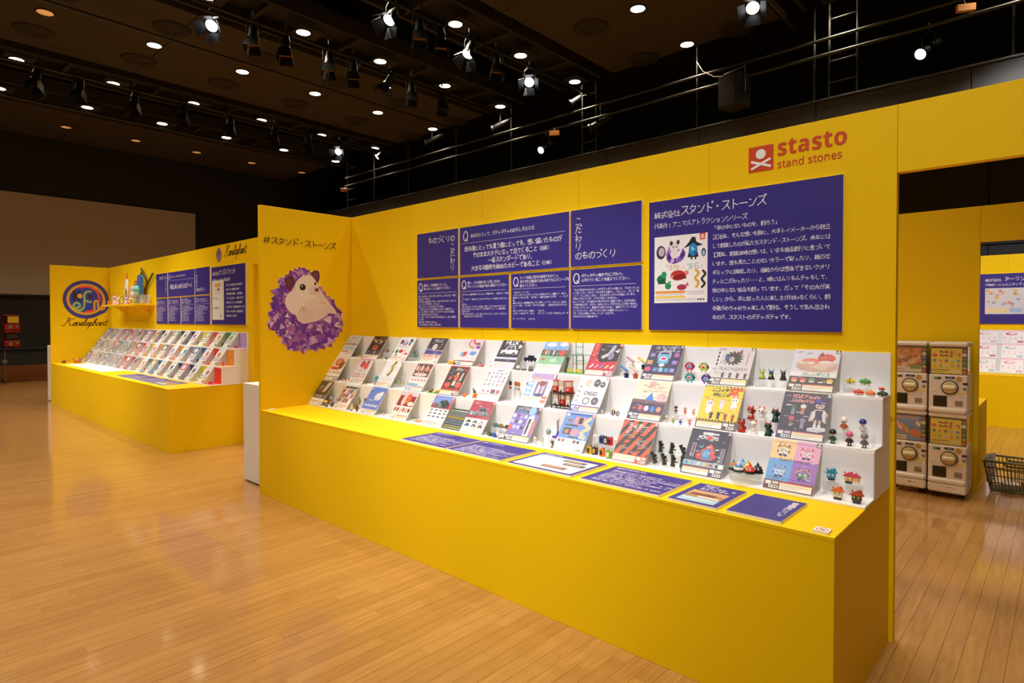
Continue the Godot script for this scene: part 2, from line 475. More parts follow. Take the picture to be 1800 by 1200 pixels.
# ------------------------------------------------------------------ lettering: every glyph is a few pen strokes on a 10 x 10 grid, xy-xy-xy; "木:0,0,5,6" sets another glyph into a box
const PEN := {
"ア": "11-91-63 53-46-29", "イ": "81-64-16 54-59", "ウ": "50-52 15-12-82-75-39", "エ": "11-81 51-58 08-98", "オ": "03-93 60-68-57 54-09", "カ": "13-83-78-57 50-44-19",
"キ": "13-82 06-95 40-69", "ク": "40-14 32-82-75-29", "ケ": "30-04 22-92 62-56-29", "コ": "11-81-88 08-88", "サ": "03-93 30-36 70-75-49", "シ": "11-32 04-25 19-58-93",
"ス": "11-81-65-09 54-99", "セ": "04-92-74 30-38-88", "ソ": "11-23 81-75-29", "タ": "40-14 32-82-75-19 35-67", "チ": "80-21 04-94 52-56-29", "ツ": "12-24 42-54 81-75-39",
"テ": "21-71 04-94 54-56-29", "ト": "30-39 34-86", "ナ": "03-93 50-55-29", "ニ": "22-72 08-98", "ヌ": "11-81-65-09 34-78", "ネ": "50-51 12-82-05 55-59 56-87", "ノ": "80-65-09",
"ハ": "31-07 61-97", "ヒ": "20-28-88 24-83", "フ": "11-81-75-29", "ヘ": "05-32-97", "ホ": "03-93 50-59 25-08 75-98", "マ": "11-91-56 34-67", "ミ": "21-72 14-75 17-88",
"ム": "50-18-87 65-99", "メ": "80-65-09 23-88", "モ": "21-81 04-94 41-48-88", "ヤ": "04-93-76 30-49", "ユ": "21-71-68 08-98", "ヨ": "11-81-88 14-84 18-88", "ラ": "20-70 13-83-76-39",
"リ": "21-25 71-75-49", "ル": "31-35-09 60-68-95", "レ": "20-28-94", "ロ": "11-81-88-18-11", "ワ": "15-12-82-75-39", "ン": "12-33 19-58-92", "ー": "05-95",
"ァ": "ア:1,3,8,10", "ィ": "イ:1,3,8,10", "ェ": "エ:1,3,8,10", "ォ": "オ:1,3,8,10", "ッ": "ツ:1,3,8,10", "ャ": "ヤ:1,3,8,10", "ュ": "ユ:1,3,8,10", "ョ": "ヨ:1,3,8,10",
"っ": "つ:1,3,8,10", "ゃ": "や:1,3,8,10", "ゅ": "ゆ:1,3,8,10", "ょ": "よ:1,3,8,10",
"あ": "13-72 40-36-59 64-58-28-26-44-74-96-88-69", "い": "11-16-38-46 82-95", "う": "30-61 23-62-74-67-39", "え": "31-61 23-73-09 46-58-98", "お": "13-63 31-38-18-16-54-85-88-59 71-93",
"か": "13-63-68-48 40-09 72-95", "き": "12-82 14-84 40-76 76-37-28-49-79", "く": "60-15-69", "け": "11-17-28 43-93 70-76-59", "こ": "21-72-62 17-29-88", "さ": "13-83 40-76 76-37-28-49-79",
"し": "20-27-49-87", "す": "03-93 50-56-36-34-54-57-39", "せ": "04-94 71-76-56 31-38-89", "そ": "21-71-14-93-54-47-79", "た": "12-62 40-09 54-84 57-58-98", "ち": "12-82 41-25-64-86-78-39",
"つ": "13-63-85-77-39", "て": "12-92-53-46-79", "と": "30-44 82-44-26-28-88", "な": "12-62 40-16 71-93 64-68-38-37-67-98", "に": "11-17-28 43-83 46-48-88", "ぬ": "12-48 41-28-06-44-73-96-78-67-99",
"ね": "20-29 03-33-07 27-64-84-87-68-67-99", "の": "52-38-17-14-42-82-95-88-59", "は": "11-17-28 43-93 70-78-48-57-98", "ひ": "12-42-15-28-67-72-95", "ふ": "40-62 53-66-58-38 16-27 85-97",
"へ": "05-32-97", "ほ": "11-17-28 51-91 44-94 71-78-48-57-98", "ま": "12-82 14-84 50-58-28-37-98", "み": "12-52-18-06-35-97 85-69", "む": "03-63 30-37-16-24-38-88-85 72-94", "め": "12-48 61-38-07-34-73-96-69",
"も": "40-37-58-87-85 12-72 15-75", "や": "05-62-93-85-65 52-61 31-59", "ゆ": "12-18 16-43-83-87-56 61-57-39", "よ": "50-58-18-27-98 54-84", "ら": "30-61 21-16-44-84-87-39", "り": "21-16 71-75-49",
"る": "21-71-06-54-84-87-59-47-67", "れ": "20-29 03-33-07 27-73-78-98", "ろ": "21-71-06-54-84-87-49", "わ": "20-29 03-33-07 27-64-94-87-59", "を": "12-72 40-15-44-47 94-46-48-89", "ん": "40-09 34-54-58-88-96",
"、": "17-39", "。": "17-27-28-18-17", "・": "44-54-55-45-44", "「": "90-60-65", "」": "34-39-09", "…": "15-25 45-55 75-85", "×": "22-78 72-28", "(": "70-43-46-79", ")": "20-43-46-29", "“": "60-72 80-92", "”": "10-22 30-42", "：": "43-53-54-44-43 47-57-58-48-47",
"口": "11-81-88-18-11", "日": "11-81-89-19-11 15-85", "目": "20-80-89-29-20 23-83 26-86", "木": "03-93 50-59 43-08 63-98", "人": "40-36-09 44-99", "大": "03-93 50-44-09 54-99", "土": "13-83 50-58 08-98", "一": "05-95",
"小": "50-59-39 23-06 73-96", "心": "05-18 32-37-59-88-86 52-64 82-95", "田": "11-81-88-18-11 14-84 51-58", "亻": "70-15 43-49", "彳": "60-13 73-16 45-49", "扌": "02-92 50-59-29 08-95", "禾": "80-31 04-94 51-59 45-08 65-98",
"言": "40-51 12-82 24-74 26-76 28-78 28-29 78-79", "艹": "03-93 30-36 70-76", "月": "20-80-89-69 20-26-09 23-83 26-86", "貝": "20-80-87-27-20 22-82 25-85 38-09 68-99", "朱": "31-14 22-82 05-95 50-59 45-08 55-98",
"倉": "40-03 50-93 22-72-75-25 24-74 22-09 37-77-79-39-37", "犭": "80-04 20-66-59-39 84-08", "虫": "12-82-85-15-12 50-58 08-98 78-99", "寺": "12-82 50-54 04-94 06-96 70-79-59 27-38", "自": "50-31 12-82-89-19-12 14-84 17-87",
"隹": "30-04 23-29 50-61 22-92 24-84 26-86 29-99 51-59", "采": "80-11 12-23 42-53 82-73 05-95 54-59 45-08 55-98", "彡": "80-13 83-16 86-09", "米": "21-33 81-73 04-94 50-59 45-08 55-98", "青": "11-81 23-73 04-94 50-54 25-85-89-79 25-29 27-87",
"兆": "30-36-09 60-68-98-96 12-33 15-34 91-73 64-96", "単": "21-32 51-52 81-72 13-83-86-16-13 08-98 53-59", "戈": "03-93 40-56-89-97 84-39 70-82", "各": "40-04 32-72-06 44-96 37-77-79-39-37", "象": "40-13 32-62-23 14-84-86-16-14 46-09 54-58-39 85-67 66-99",
"耳": "01-91 21-28 71-79 24-74 26-76 09-97", "又": "11-81-65-09 23-99", "牛": "20-04 23-93 06-96 50-59", "罒": "01-91-98-08-01 31-38 61-68", "忄": "50-59 23-06 83-95", "必": "41-52 72-28 03-06 33-38-78-76 83-95", "辶": "11-22 04-24-27-09 27-49-99", "車": "12-82 24-74-77-27-24 08-98 50-59",
"株": "木:0,0,4,10 朱:4,0,10,10", "式": "02-92 60-66-98-96 80-91 15-55 35-38 09-58", "会": "40-04 50-95 34-64 16-86 46-29-79 67-89", "社": "ネ:0,0,4,10 土:4,1,10,10", "代": "亻:0,0,4,10 44-93 60-76-98-96 80-91", "表": "11-81 23-73 05-95 51-55 55-08 35-38-58 55-99 84-66",
"作": "亻:0,0,4,10 60-44 53-93 63-69 65-85 67-87", "世": "03-93 20-28-88 50-56 80-86 56-86", "中": "12-82-86-16-12 50-59", "創": "倉:0,0,6,10 70-77 90-99-79", "年": "30-14 22-82 25-75 25-27 07-97 52-59", "想": "木:0,0,5,6 目:5,0,9,6 心:0,6,10,10",
"胸": "月:0,0,4,10 60-44 52-92-98-78 55-85 54-58-88 64-76", "手": "80-21 13-83 06-96 50-58-38", "独": "犭:0,0,4,10 虫:4,0,10,10", "立": "50-52 12-82 24-37 74-67 09-99", "業": "30-32 60-62 11-22 81-72 03-93 15-85 07-97 53-59 47-09 57-99", "私": "禾:0,0,5,10 70-58-98 86-99",
"来": "12-82 33-24 73-64 05-95 50-59 45-08 55-98", "周": "10-90-99-79 10-16-09 22-72 24-74 50-54 36-66-68-38-36", "当": "50-53 11-23 91-73 14-84-88 16-86 08-88", "時": "日:0,1,4,8 寺:4,0,10,10", "商": "50-51 02-92 32-33 62-63 14-84-89-69 14-19 35-26 65-76 37-67-69-39-37",
"品": "口:2,0,8,5 口:0,5,5,10 口:5,5,10,10", "息": "自:1,0,9,6 心:0,6,10,10", "誰": "言:0,0,4,10 隹:4,0,10,10", "見": "目:1,0,9,6 36-09 56-58-98-97", "彩": "采:0,0,6,10 彡:6,0,10,10", "精": "米:0,0,4,10 青:4,0,10,10", "巧": "11-41 21-27 08-47 51-91 61-64-94-88-68",
"挑": "扌:0,0,4,10 兆:4,0,10,10", "戦": "単:0,0,5,10 戈:5,0,10,10", "価": "亻:0,0,4,10 41-91 44-94-99-49-44 61-69 81-89", "格": "木:0,0,4,10 各:4,0,10,10", "像": "亻:0,0,3,10 象:3,0,10,10", "方": "50-52 03-93 43-36-09 45-85-78-58",
"楽": "32-62-65-35-32 50-42 11-23 91-73 06-96 50-59 46-09 56-99", "取": "耳:0,0,5,10 又:5,0,10,10", "伝": "亻:0,0,4,10 52-92 44-94 64-58-88 76-99", "側": "亻:0,0,3,10 貝:3,0,7,10 71-77 91-99-79", "生": "20-04 22-82 15-85 50-58 08-98", "出": "50-58 20-24-84-80 15-19-99-95",
"物": "牛:0,0,4,10 50-44 52-92-88-68 73-47 83-59", "宝": "50-52 04-02-92-94 24-74 26-76 54-58 09-99 77-88", "石": "11-91 51-06 25-85-89-29-25", "買": "罒:1,0,9,3 貝:1,3,9,10", "描": "扌:0,0,4,10 艹:4,0,10,4 田:4,4,10,10", "佐": "亻:0,0,4,10 42-92 60-47-39 65-95 75-79 59-99",
"藤": "艹:0,0,10,3 月:0,3,4,10 54-63 44-94 46-96 65-48 66-98", "番": "70-21 03-93 50-55 45-06 55-96 26-76-79-29-26 28-78 56-59", "可": "11-91 81-88-68 24-54-57-27-24", "能": "ム:0,0,5,4 月:0,4,5,10 ヒ:5,0,10,5 ヒ:5,5,10,10", "性": "忄:0,0,3,10 生:3,0,10,10", "秘": "禾:0,0,4,10 必:4,0,10,10",
"林": "木:0,0,5,10 木:5,0,10,10", "最": "日:2,0,8,4 05-95 15-19 45-49 17-47 09-59 又:5,5,10,10", "後": "彳:0,0,3,10 60-43-73 80-45-95 65-48 57-87-49 66-99", "今": "40-05 50-95 34-64 16-76-59", "教": "02-52 30-34 04-64 50-07 16-46-37-39-19 08-57 70-64 63-93 83-79-59 65-99",
"逆": "辶:0,0,10,10 40-51 80-71 32-92 43-46-86-83 62-66-48", "売": "11-81 50-54 24-74 07-05-95-97 46-09 66-69-98", "思": "田:1,0,9,5 心:0,5,10,10", "制": "20-12-62 04-64 30-39 16-56-59 16-19 71-77 91-99-79", "指": "扌:0,0,4,10 ヒ:4,0,10,4 日:4,4,10,10", "考": "12-72 50-54 04-94 90-08 36-86 46-38-88-69",
"全": "40-04 50-94 25-75 27-77 09-99 55-59", "信": "亻:0,0,4,10 言:4,0,10,10", "持": "扌:0,0,4,10 寺:4,0,10,10", "企": "40-05 50-95 54-59 56-86 26-29 09-99", "画": "01-91 33-73-77-37-33 35-75 51-57 03-09-99-93", "普": "30-41 70-61 02-92 32-35 62-65 13-24 83-74 05-95 日:2,6,8,10",
"通": "辶:0,0,10,10 31-81-63 33-93-97-87 33-38 35-95 63-68", "複": "ネ:0,0,4,10 60-43 52-92 日:5,3,9,6 66-48 57-87-49 67-99", "雑": "木:0,4,5,10 11-51-54 30-05 隹:5,0,10,10", "超": "12-42 30-34 04-54 34-38 36-56 16-09-38-99 50-90-84-73 71-54 口:6,5,10,8", "造": "辶:0,0,10,10 50-34 42-82 35-95 60-65 口:4,6,9,9",
"形": "01-61 05-65 21-26-09 51-59 彡:6,0,10,10", "面": "01-91 41-33 13-83-89-19-13 33-39 63-69 35-65 37-67", "白": "50-31 12-82-89-19-12 15-85", "軽": "車:0,0,5,10 51-91-55 62-95 57-97 75-79 49-99", "化": "亻:0,0,4,10 ヒ:4,0,10,10", "界": "田:2,0,8,5 54-07 54-97 37-09 67-69",
"開": "10-40-44-14 12-42 10-19 50-90-99 50-54-94 52-92 36-76 27-87 36-39 66-69", "発": "11-41-06 70-52-96 34-64 06-96 44-36-09 64-69-98", "学": "11-22 41-52 81-72 06-04-94-96 36-66-57-59-39 07-97",
"0": "30-60-83-86-69-39-16-13-30", "1": "32-50-59 39-79", "2": "12-30-60-82-84-19-89", "3": "11-40-70-82-54-86-79-39-18", "4": "60-16-86 60-69", "5": "80-20-14-54-86-79-39-18", "6": "70-34-17-39-69-87-64-26", "7": "10-80-39", "8": "30-60-82-54-24-12-30 24-07-39-69-97-54", "9": "19-59-83-60-30-12-14-35-75",
"A": "09-40-89 25-65", "B": "10-60-72-54-14 54-86-79-19-10", "C": "81-50-13-16-59-88", "D": "10-50-83-86-59-19-10", "E": "80-10-19-89 14-64", "F": "80-10-19 14-64", "G": "81-50-13-16-59-88-85-55", "H": "10-19 80-89 14-84", "I": "40-49", "J": "70-77-59-29-17", "K": "10-19 80-15-89", "L": "10-19-89",
"M": "09-10-46-80-89", "N": "19-10-89-80", "O": "30-60-83-86-69-39-16-13-30", "P": "19-10-60-82-74-15", "Q": "30-60-83-86-69-39-16-13-30 57-89", "R": "19-10-60-82-74-15 55-89", "S": "81-50-12-24-64-86-79-39-18", "T": "00-90 40-49", "U": "10-17-39-69-87-80", "V": "00-49-90", "W": "00-29-43-69-90", "X": "00-89 80-09", "Y": "00-44-80 44-49", "Z": "10-80-09-89",
"a": "14-43-74-79 75-36-18-49-77", "b": "10-19 15-44-75-78-49-18", "c": "75-44-15-18-49-78", "d": "70-79 75-44-15-18-49-78", "e": "16-76-65-34-16-18-49-78", "f": "80-51-59 23-73", "g": "75-44-15-17-48-77 74-78-59-29", "h": "10-19 15-44-75-79", "i": "44-49 41-42", "k": "10-19 63-16-69", "l": "40-49", "m": "04-09 05-24-45-49 45-64-85-89", "n": "14-19 15-44-75-79",
"o": "34-64-86-88-69-39-17-15-34", "p": "14-19 15-44-75-78-49-18", "r": "24-29 26-44-64", "s": "74-34-15-66-78-59-19", "t": "41-48-69 23-73", "u": "14-17-39-69-77 74-79", "v": "04-49-84", "w": "04-29-45-69-84", "y": "14-47 84-39", "x": "14-79 74-19", "#": "30-19 70-59 13-93 06-86", "!": "40-46 48-49", "-": "25-75", "+": "45-85 63-67"}

var glyphs := {}

func glyph(c: String) -> Array:
	# strokes of a character in a unit square, y down
	if glyphs.has(c):
		return glyphs[c]
	var out := []
	var code := c.unicode_at(0)
	if PEN.has(c):
		var soft := code >= 0x3041 and code <= 0x3096 or "CDGJOQSUabcdeghmnopsu02356890P".contains(c)
		for word in PEN[c].split(" "):
			if word.contains(":"):
				var b: PackedStringArray = word.split(":")[1].split(",")
				var lo := Vector2(float(b[0]), float(b[1])) / 10.0
				var hi := Vector2(float(b[2]), float(b[3])) / 10.0
				for s in glyph(word[0]):
					var moved := PackedVector2Array()
					for p in s:
						moved.append(lo + p * (hi - lo))
					out.append(moved)
			else:
				var pts := PackedVector2Array()
				for xy in word.split("-"):
					pts.append(Vector2(float(xy[0]) + 0.5, float(xy[1]) + 0.5) / 10.0)
				out.append(smooth(pts, 3) if soft and pts.size() > 2 else pts)
	elif code > 0x3041 and code < 0x30FF:
		# a voiced kana is the plain one with two dots, or a small ring
		var round_mark := PEN.has(String.chr(code - 2)) and not PEN.has(String.chr(code - 1))
		var plain := String.chr(code - 2 if round_mark else code - 1)
		if PEN.has(plain):
			for s in glyph(plain):
				out.append(s)
			if round_mark:
				out.append(PackedVector2Array([Vector2(0.9, 0.0), Vector2(1.0, 0.08), Vector2(0.9, 0.17), Vector2(0.82, 0.08), Vector2(0.9, 0.0)]))
			else:
				out.append(PackedVector2Array([Vector2(0.80, 0.0), Vector2(0.86, 0.13)]))
				out.append(PackedVector2Array([Vector2(0.94, -0.03), Vector2(1.0, 0.10)]))
	glyphs[c] = out
	return out

func smooth(p: PackedVector2Array, steps: int) -> PackedVector2Array:
	var out := PackedVector2Array()
	for k in p.size() - 1:
		var a := p[maxi(k - 1, 0)]
		var d := p[mini(k + 2, p.size() - 1)]
		for s in steps:
			out.append(p[k].cubic_interpolate(p[k + 1], a, d, float(s) / steps))
	out.append(p[p.size() - 1])
	return out

func advance(c: String) -> float:
	var code := c.unicode_at(0)
	return (0.42 if "Iil1 !.".contains(c) else 0.72) if code < 128 else 1.0

func lettering(text: String, size: float, weight: float, depth: float) -> ArrayMesh:
	# cut letters: strokes as flat bars on a wall, x to the right, y up, front at +z
	var st := begin()
	var x := 0.0
	for c in text:
		for s in glyph(c):
			for k in s.size() - 1:
				var a: Vector2 = s[k]
				var b: Vector2 = s[k + 1]
				var d := (b - a) * size
				var mid := (a + b) / 2 * size
				add_box(st, Vector3(x + mid.x, -mid.y, 0), Vector3(d.length() + weight * size * 0.8, weight * size, depth), Basis(Vector3.BACK, atan2(-d.y, d.x)))
		x += advance(c) * size
	return done(st)

# ------------------------------------------------------------------ pictures computed for flat print
class Pic:
	var im: Image
	var cell := Rect2i()
	var sx := 1.0
	var sy := 1.0
	var host: Node3D

	func _init(image: Image, who: Node3D) -> void:
		im = image
		host = who

	func area(x: int, y: int, w: int, h: int, units_x: float, units_y: float) -> void:
		# draw into this part of the image; units_x by units_y of drawing units
		cell = Rect2i(x, y, w, h)
		sx = w / units_x
		sy = h / units_y

	func span(y: int, x0: float, x1: float, c: Color) -> void:
		var a := maxi(roundi(x0), 0)
		var b := mini(roundi(x1), cell.size.x)
		if b > a and y >= 0 and y < cell.size.y:
			im.fill_rect(Rect2i(cell.position.x + a, cell.position.y + y, b - a, 1), c)

	func r(x: float, y: float, w: float, h: float, c: String) -> void:
		var q := Rect2i(roundi(x * sx), roundi(y * sy), maxi(roundi((x + w) * sx) - roundi(x * sx), 1), maxi(roundi((y + h) * sy) - roundi(y * sy), 1)).intersection(Rect2i(Vector2i.ZERO, cell.size))
		if q.size.x > 0 and q.size.y > 0:
			im.fill_rect(Rect2i(q.position + cell.position, q.size), Color(c))

	func fillpoly(p: PackedVector2Array, col: Color) -> void:
		var lo := 1e9
		var hi := -1e9
		for q in p:
			lo = minf(lo, q.y)
			hi = maxf(hi, q.y)
		for y in range(maxi(int(floor(lo)), 0), mini(int(ceil(hi)) + 1, cell.size.y)):
			var cut := []
			var yy := y + 0.5
			for k in p.size():
				var a := p[k]
				var b := p[(k + 1) % p.size()]
				if (a.y <= yy) != (b.y <= yy):
					cut.append(a.x + (yy - a.y) * (b.x - a.x) / (b.y - a.y))
			cut.sort()
			for k in range(0, cut.size() - 1, 2):
				span(y, cut[k], cut[k + 1], col)

	func g(flat: Array, c: String) -> void:
		var p := PackedVector2Array()
		for k in range(0, flat.size(), 2):
			p.append(Vector2(flat[k] * sx, flat[k + 1] * sy))
		fillpoly(p, Color(c))

	func e(cx: float, cy: float, rx: float, ry: float, c: String) -> void:
		var col := Color(c)
		for y in range(int(floor((cy - ry) * sy)), int(ceil((cy + ry) * sy)) + 1):
			var t := (y + 0.5 - cy * sy) / (ry * sy)
			if absf(t) < 1.0:
				var w := sqrt(1.0 - t * t) * rx * sx
				span(y, cx * sx - w, cx * sx + w, col)

	func bar(a: Vector2, b: Vector2, w: float, col: Color) -> void:
		# a and b in pixels of the cell
		var d := (b - a)
		d = d.normalized() * w / 2 if d.length() > 0.01 else Vector2(w / 2, 0)
		var n := Vector2(-d.y, d.x)
		fillpoly(PackedVector2Array([a - d * 0.7 + n, b + d * 0.7 + n, b + d * 0.7 - n, a - d * 0.7 - n]), col)

	func l(x0: float, y0: float, x1: float, y1: float, w: float, c: String) -> void:
		bar(Vector2(x0 * sx, y0 * sy), Vector2(x1 * sx, y1 * sy), w * sx, Color(c))

	func path(flat: Array, w: float, c: String, steps := 5) -> void:
		var p := PackedVector2Array()
		for k in range(0, flat.size(), 2):
			p.append(Vector2(flat[k] * sx, flat[k + 1] * sy))
		p = host.smooth(p, steps)
		for k in p.size() - 1:
			bar(p[k], p[k + 1], w * sx, Color(c))

	func t(s: String, x: float, y: float, size: float, c: String, weight := 0.1, down := false, squeeze := 1.0) -> void:
		var col := Color(c)
		for ch in s:
			for stroke in host.glyph(ch):
				for k in stroke.size() - 1:
					var a: Vector2 = stroke[k] * size
					var b: Vector2 = stroke[k + 1] * size
					bar(Vector2((x + a.x * squeeze) * sx, (y + a.y) * sy), Vector2((x + b.x * squeeze) * sx, (y + b.y) * sy), maxf(weight * size * sx, 1.0), col)
			if down:
				y += size * 1.02
			else:
				x += host.advance(ch) * size * squeeze

	func rows(text: String, x: float, y: float, size: float, per_row: int, step: float, c: String, weight := 0.1) -> float:
		# running text, broken after per_row characters or at "/"
		for chunk in text.split("/"):
			for k in range(0, maxi(chunk.length(), 1), per_row):
				t(chunk.substr(k, per_row), x, y, size, c, weight)
				y += step
		return y

# ------------------------------------------------------------------ what is printed on boards, posters, booklets and signs
const NAVY := "#382d87"
const PAPER := "#f4f2f3"
const LETTER := "#e9e6ea"
var uv := {}
var prints := {}

func print_material(im: Image, rough := 0.45) -> StandardMaterial3D:
	var m := StandardMaterial3D.new()
	m.albedo_texture = ImageTexture.create_from_image(im)
	m.roughness = rough
	m.texture_repeat = false
	return m

func sheet(w: int, h: int, c: String) -> Pic:
	var im := Image.create_empty(w, h, false, Image.FORMAT_RGB8)
	im.fill(Color(c))
	return Pic.new(im, self)

func keep(p: Pic, called: String) -> void:
	var w := float(p.im.get_width())
	var h := float(p.im.get_height())
	uv[called] = Rect2((p.cell.position.x + 0.5) / w, (p.cell.position.y + 0.5) / h, (p.cell.size.x - 1.0) / w, (p.cell.size.y - 1.0) / h)

func make_prints() -> void:
	print_boards()
	print_posters()
	print_booklets()
	print_far_boards()
	print_far_posters()
	print_hedgehog()
	print_emblem()
	print_machine_cards()

func question(p: Pic, lines: String, body: String, per_row: int, size: float, q := 6.4) -> void:
	p.t("Q", 1.6, 2.6, q, LETTER, 0.11, false, 0.9)
	var n := lines.split("/").size()
	p.rows(lines, 8.2, 6.0 - n * 1.35, 2.15, 40, 2.75, LETTER, 0.11)
	p.r(1.8, 10.6, 46.0, 0.18, LETTER)
	p.rows(body, 1.8, 12.4, size, per_row, size * 1.28, LETTER, 0.11)

func print_boards() -> void:
	var p := sheet(2048, 760, NAVY)
	p.area(0, 0, 498, 360, 49.8, 36)
	p.t("ものづくりの", 14.0, 4.0, 5.3, LETTER, 0.085)
	p.t("こだわり", 40.5, 10.4, 5.3, LETTER, 0.085, true)
	keep(p, "b1")
	p.area(500, 0, 1038, 360, 103.8, 36)
	p.t("Q", 3.0, 3.2, 7.4, LETTER, 0.10, false, 0.85)
	p.t("あなたにとって、ガチャガチャのおもしろさとは", 11.5, 5.6, 3.0, LETTER, 0.10, false, 0.95)
	p.r(2.4, 12.2, 98, 0.2, LETTER)
	p.t("創る側にとっても買う側にとっても、想い描いたものが", 5.2, 14.6, 3.9, LETTER, 0.105, false, 0.95)
	p.t("そのままカタチになって出てくること", 14.0, 19.6, 3.9, LETTER, 0.105, false, 0.95)
	p.t("(佐藤)", 78.0, 20.2, 3.0, LETTER, 0.1, false, 0.95)
	p.t("一番スタンダードであり、", 30.0, 24.4, 3.9, LETTER, 0.105, false, 0.95)
	p.t("大きな可能性を秘めたホビーであること", 12.4, 29.4, 3.9, LETTER, 0.105, false, 0.95)
	p.t("(小林)", 80.0, 30.0, 3.0, LETTER, 0.1, false, 0.95)
	keep(p, "b2")
	p.area(1540, 0, 508, 360, 51.6, 36)
	p.t("こだわり", 3.4, 4.6, 5.2, LETTER, 0.085, true)
	p.t("のものづくり", 3.2, 26.4, 5.2, LETTER, 0.085)
	keep(p, "b3")
	p.area(0, 362, 498, 380, 49.8, 38)
	question(p, "最後に、今後挑戦したいこと、/楽しみたいことを教えてください。", "自分たちがほしいと思うガチャガチャを、スタスト目線で世の中に出していきたい。/そのためには商品の方向性に、いままでのやり方を変えていくこと、ユーザーの想いに応えること、/を大切にして、ムリなく楽しんでいきます。/「カプセルトイは、小さな宝石のように自由な商品です。」/自分たちで創りたいものを、アニメやゲームのように企画し、全国のみなさんに伝えていきたい。/一人でも多くの人に手に取ってもらえるように、楽しさを考えています。/世界に通用するガチャガチャを、/これからも創っていきたいと思います。", 28, 1.62, 6.4)
	keep(p, "b4")
	p.area(500, 362, 508, 380, 50.9, 38)
	question(p, "逆に、これは売れないと思ったのに/大ヒットした商品があれば教えてください。", "スタストは、企画が通れば「とことん」で創業から年々、商品を作って商品化/しているので、「売れない」と思ったけど大ヒットした商品は「全て大人」も/おもちゃ。/「思ったよりヒットしなかった商品」は出て、たくさんあります(全て)/そんなときがあっても、みんなで「つぎを創ろう!」と新しい商品企画を/するだけです。/ガチャガチャのように、ずっと楽しいチャレンジに向かえる、それもこの/仕事の面白さのひとつだと思います。", 34, 1.42)
	keep(p, "b5")
	p.area(1010, 362, 508, 380, 50.9, 38)
	question(p, "ヒット商品(自信の商品)をひとつ。/またそれが商品化されるまでのエピソードを/教えてください。", "「ねむたん」シリーズ。/スタストのターニングポイントとなった商品のひとつ。創業して間もなく、/商品もすくなかった時、“全て白い”の商品企画をいただき、第一弾として商/品化しました。当時商品がちょうど「時代」にハマり、大ヒット。ねむた/んシリーズは、“全て白い”だけでも10商品以上も発売されるスタストの代/表チャンピオンのヒット商品に成長しました。/このヒットのおかげで、さらに様々なアニメ・マンガの「ねむたん」も誕生。/大切シリーズへと成長しました。", 34, 1.42)
	keep(p, "b6")
	p.area(1530, 362, 516, 380, 51.8, 38)
	question(p, "ガチャガチャ制作でのこだわり、/心がけていることを教えてください。", "「なにが出るかわからない」のがガチャガチャの楽しさ。でもガッカリは/してほしくない。だから「なにが出ても面白い、うれしい」。そして「楽/しくて、もっとほしくなる」。そんなガチャガチャを目指しています。/世界は「考えていると、ワクワク楽しくなるもの」。/全メンバーは「これは売れる!世の中にない商品になる!」と自信を持っ/て企画を考えます。だから、企画にストップがかかることがありません。/そのせいでついつい、普通からは考えられない、複雑でマニアックなギ/ミックになったり、超リアルなこだわりの造形になったり……。/でも「その方が楽しいから」オッケーなのです。/それがスタストの制作学です。", 34, 1.46)
	keep(p, "b7")
	prints.boards = print_material(p.im)
	p = sheet(1216, 882, NAVY)
	p.area(0, 0, 1216, 882, 101.5, 73.5)
	p.t("株式会社", 3.4, 6.0, 4.0, LETTER, 0.09)
	p.t("スタンド・ストーンズ", 20.0, 4.2, 5.4, LETTER, 0.085, false, 0.86)
	p.t("代表作：アニマルアトラクションシリーズ", 3.4, 12.6, 3.2, LETTER, 0.085, false, 0.88)
	var y := 17.4
	for row in ["「世の中にないものを、創ろう」", "2016年、そんな想いを胸に、大手トイメーカーから独立", "して創業したのが私たちスタンド・ストーンズ。来年には", "10周年。創業当時の想いは、いまも商品創りに息づいて", "います。誰も見たことのないカラーで彩ったり、精巧な", "ギミックに挑戦したり、価格からは想像できないクオリ", "ティにこだわったり……と、時にはムリもムチャもして、", "世の中にない商品を創っています。だって「その方が楽", "しい」から。手に取った人に楽しさが伝わるくらい、創", "る側がめちゃめちゃ楽しんで創る。そうして生み出され", "るのが、スタストのガチャガチャです。"]:
		var wide := 0.0
		for ch in row:
			wide += advance(ch)
		p.t(row, 38.2, y, 2.5, LETTER, 0.095, false, 0.93 if row.length() < 20 else 58.0 / (wide * 2.5))
		y += 4.75
	keep(p, "panel")
	prints.panel = print_material(p.im)
	# the product sheet shown on the panel
	p = sheet(400, 472, PAPER)
	p.area(0, 0, 400, 472, 100, 118)
	p.r(86, 0, 10, 11, "#e2452f")
	p.e(91, 3.6, 2, 2, PAPER)
	p.l(87.5, 9, 94.5, 5.5, 1.1, PAPER)
	p.l(87.5, 5.5, 94.5, 9, 1.1, PAPER)
	p.e(13, 28, 9, 12, "#3f3247")
	p.e(14, 27, 6, 8, "#c9b6c8")
	crystal_blob(p, 39, 28, 16, 20, 7)
	p.e(39, 20, 9, 9, "#eadfe6")
	p.e(39, 32, 8, 8, "#eadfe6")
	p.e(33, 13, 3, 4, "#4a3245")
	p.e(46, 12, 3, 4, "#4a3245")
	p.e(37, 20, 1.2, 1.2, "#20181c")
	p.e(43, 20, 1.2, 1.2, "#20181c")
	p.g([66, 14, 72, 5, 78, 6, 80, 14, 92, 20, 80, 22, 84, 40, 64, 40, 68, 20, 56, 24], "#23262d")
	p.e(74, 27, 8, 11, "#2f86c9")
	p.g([70, 20, 78, 26, 72, 30], "#8fd0ee")
	p.g([74, 34, 80, 28, 80, 36], "#1c5b9c")
	p.e(93, 33, 4, 7, "#2a2d33")
	p.e(93, 34, 2.5, 5, "#9fc3e4")
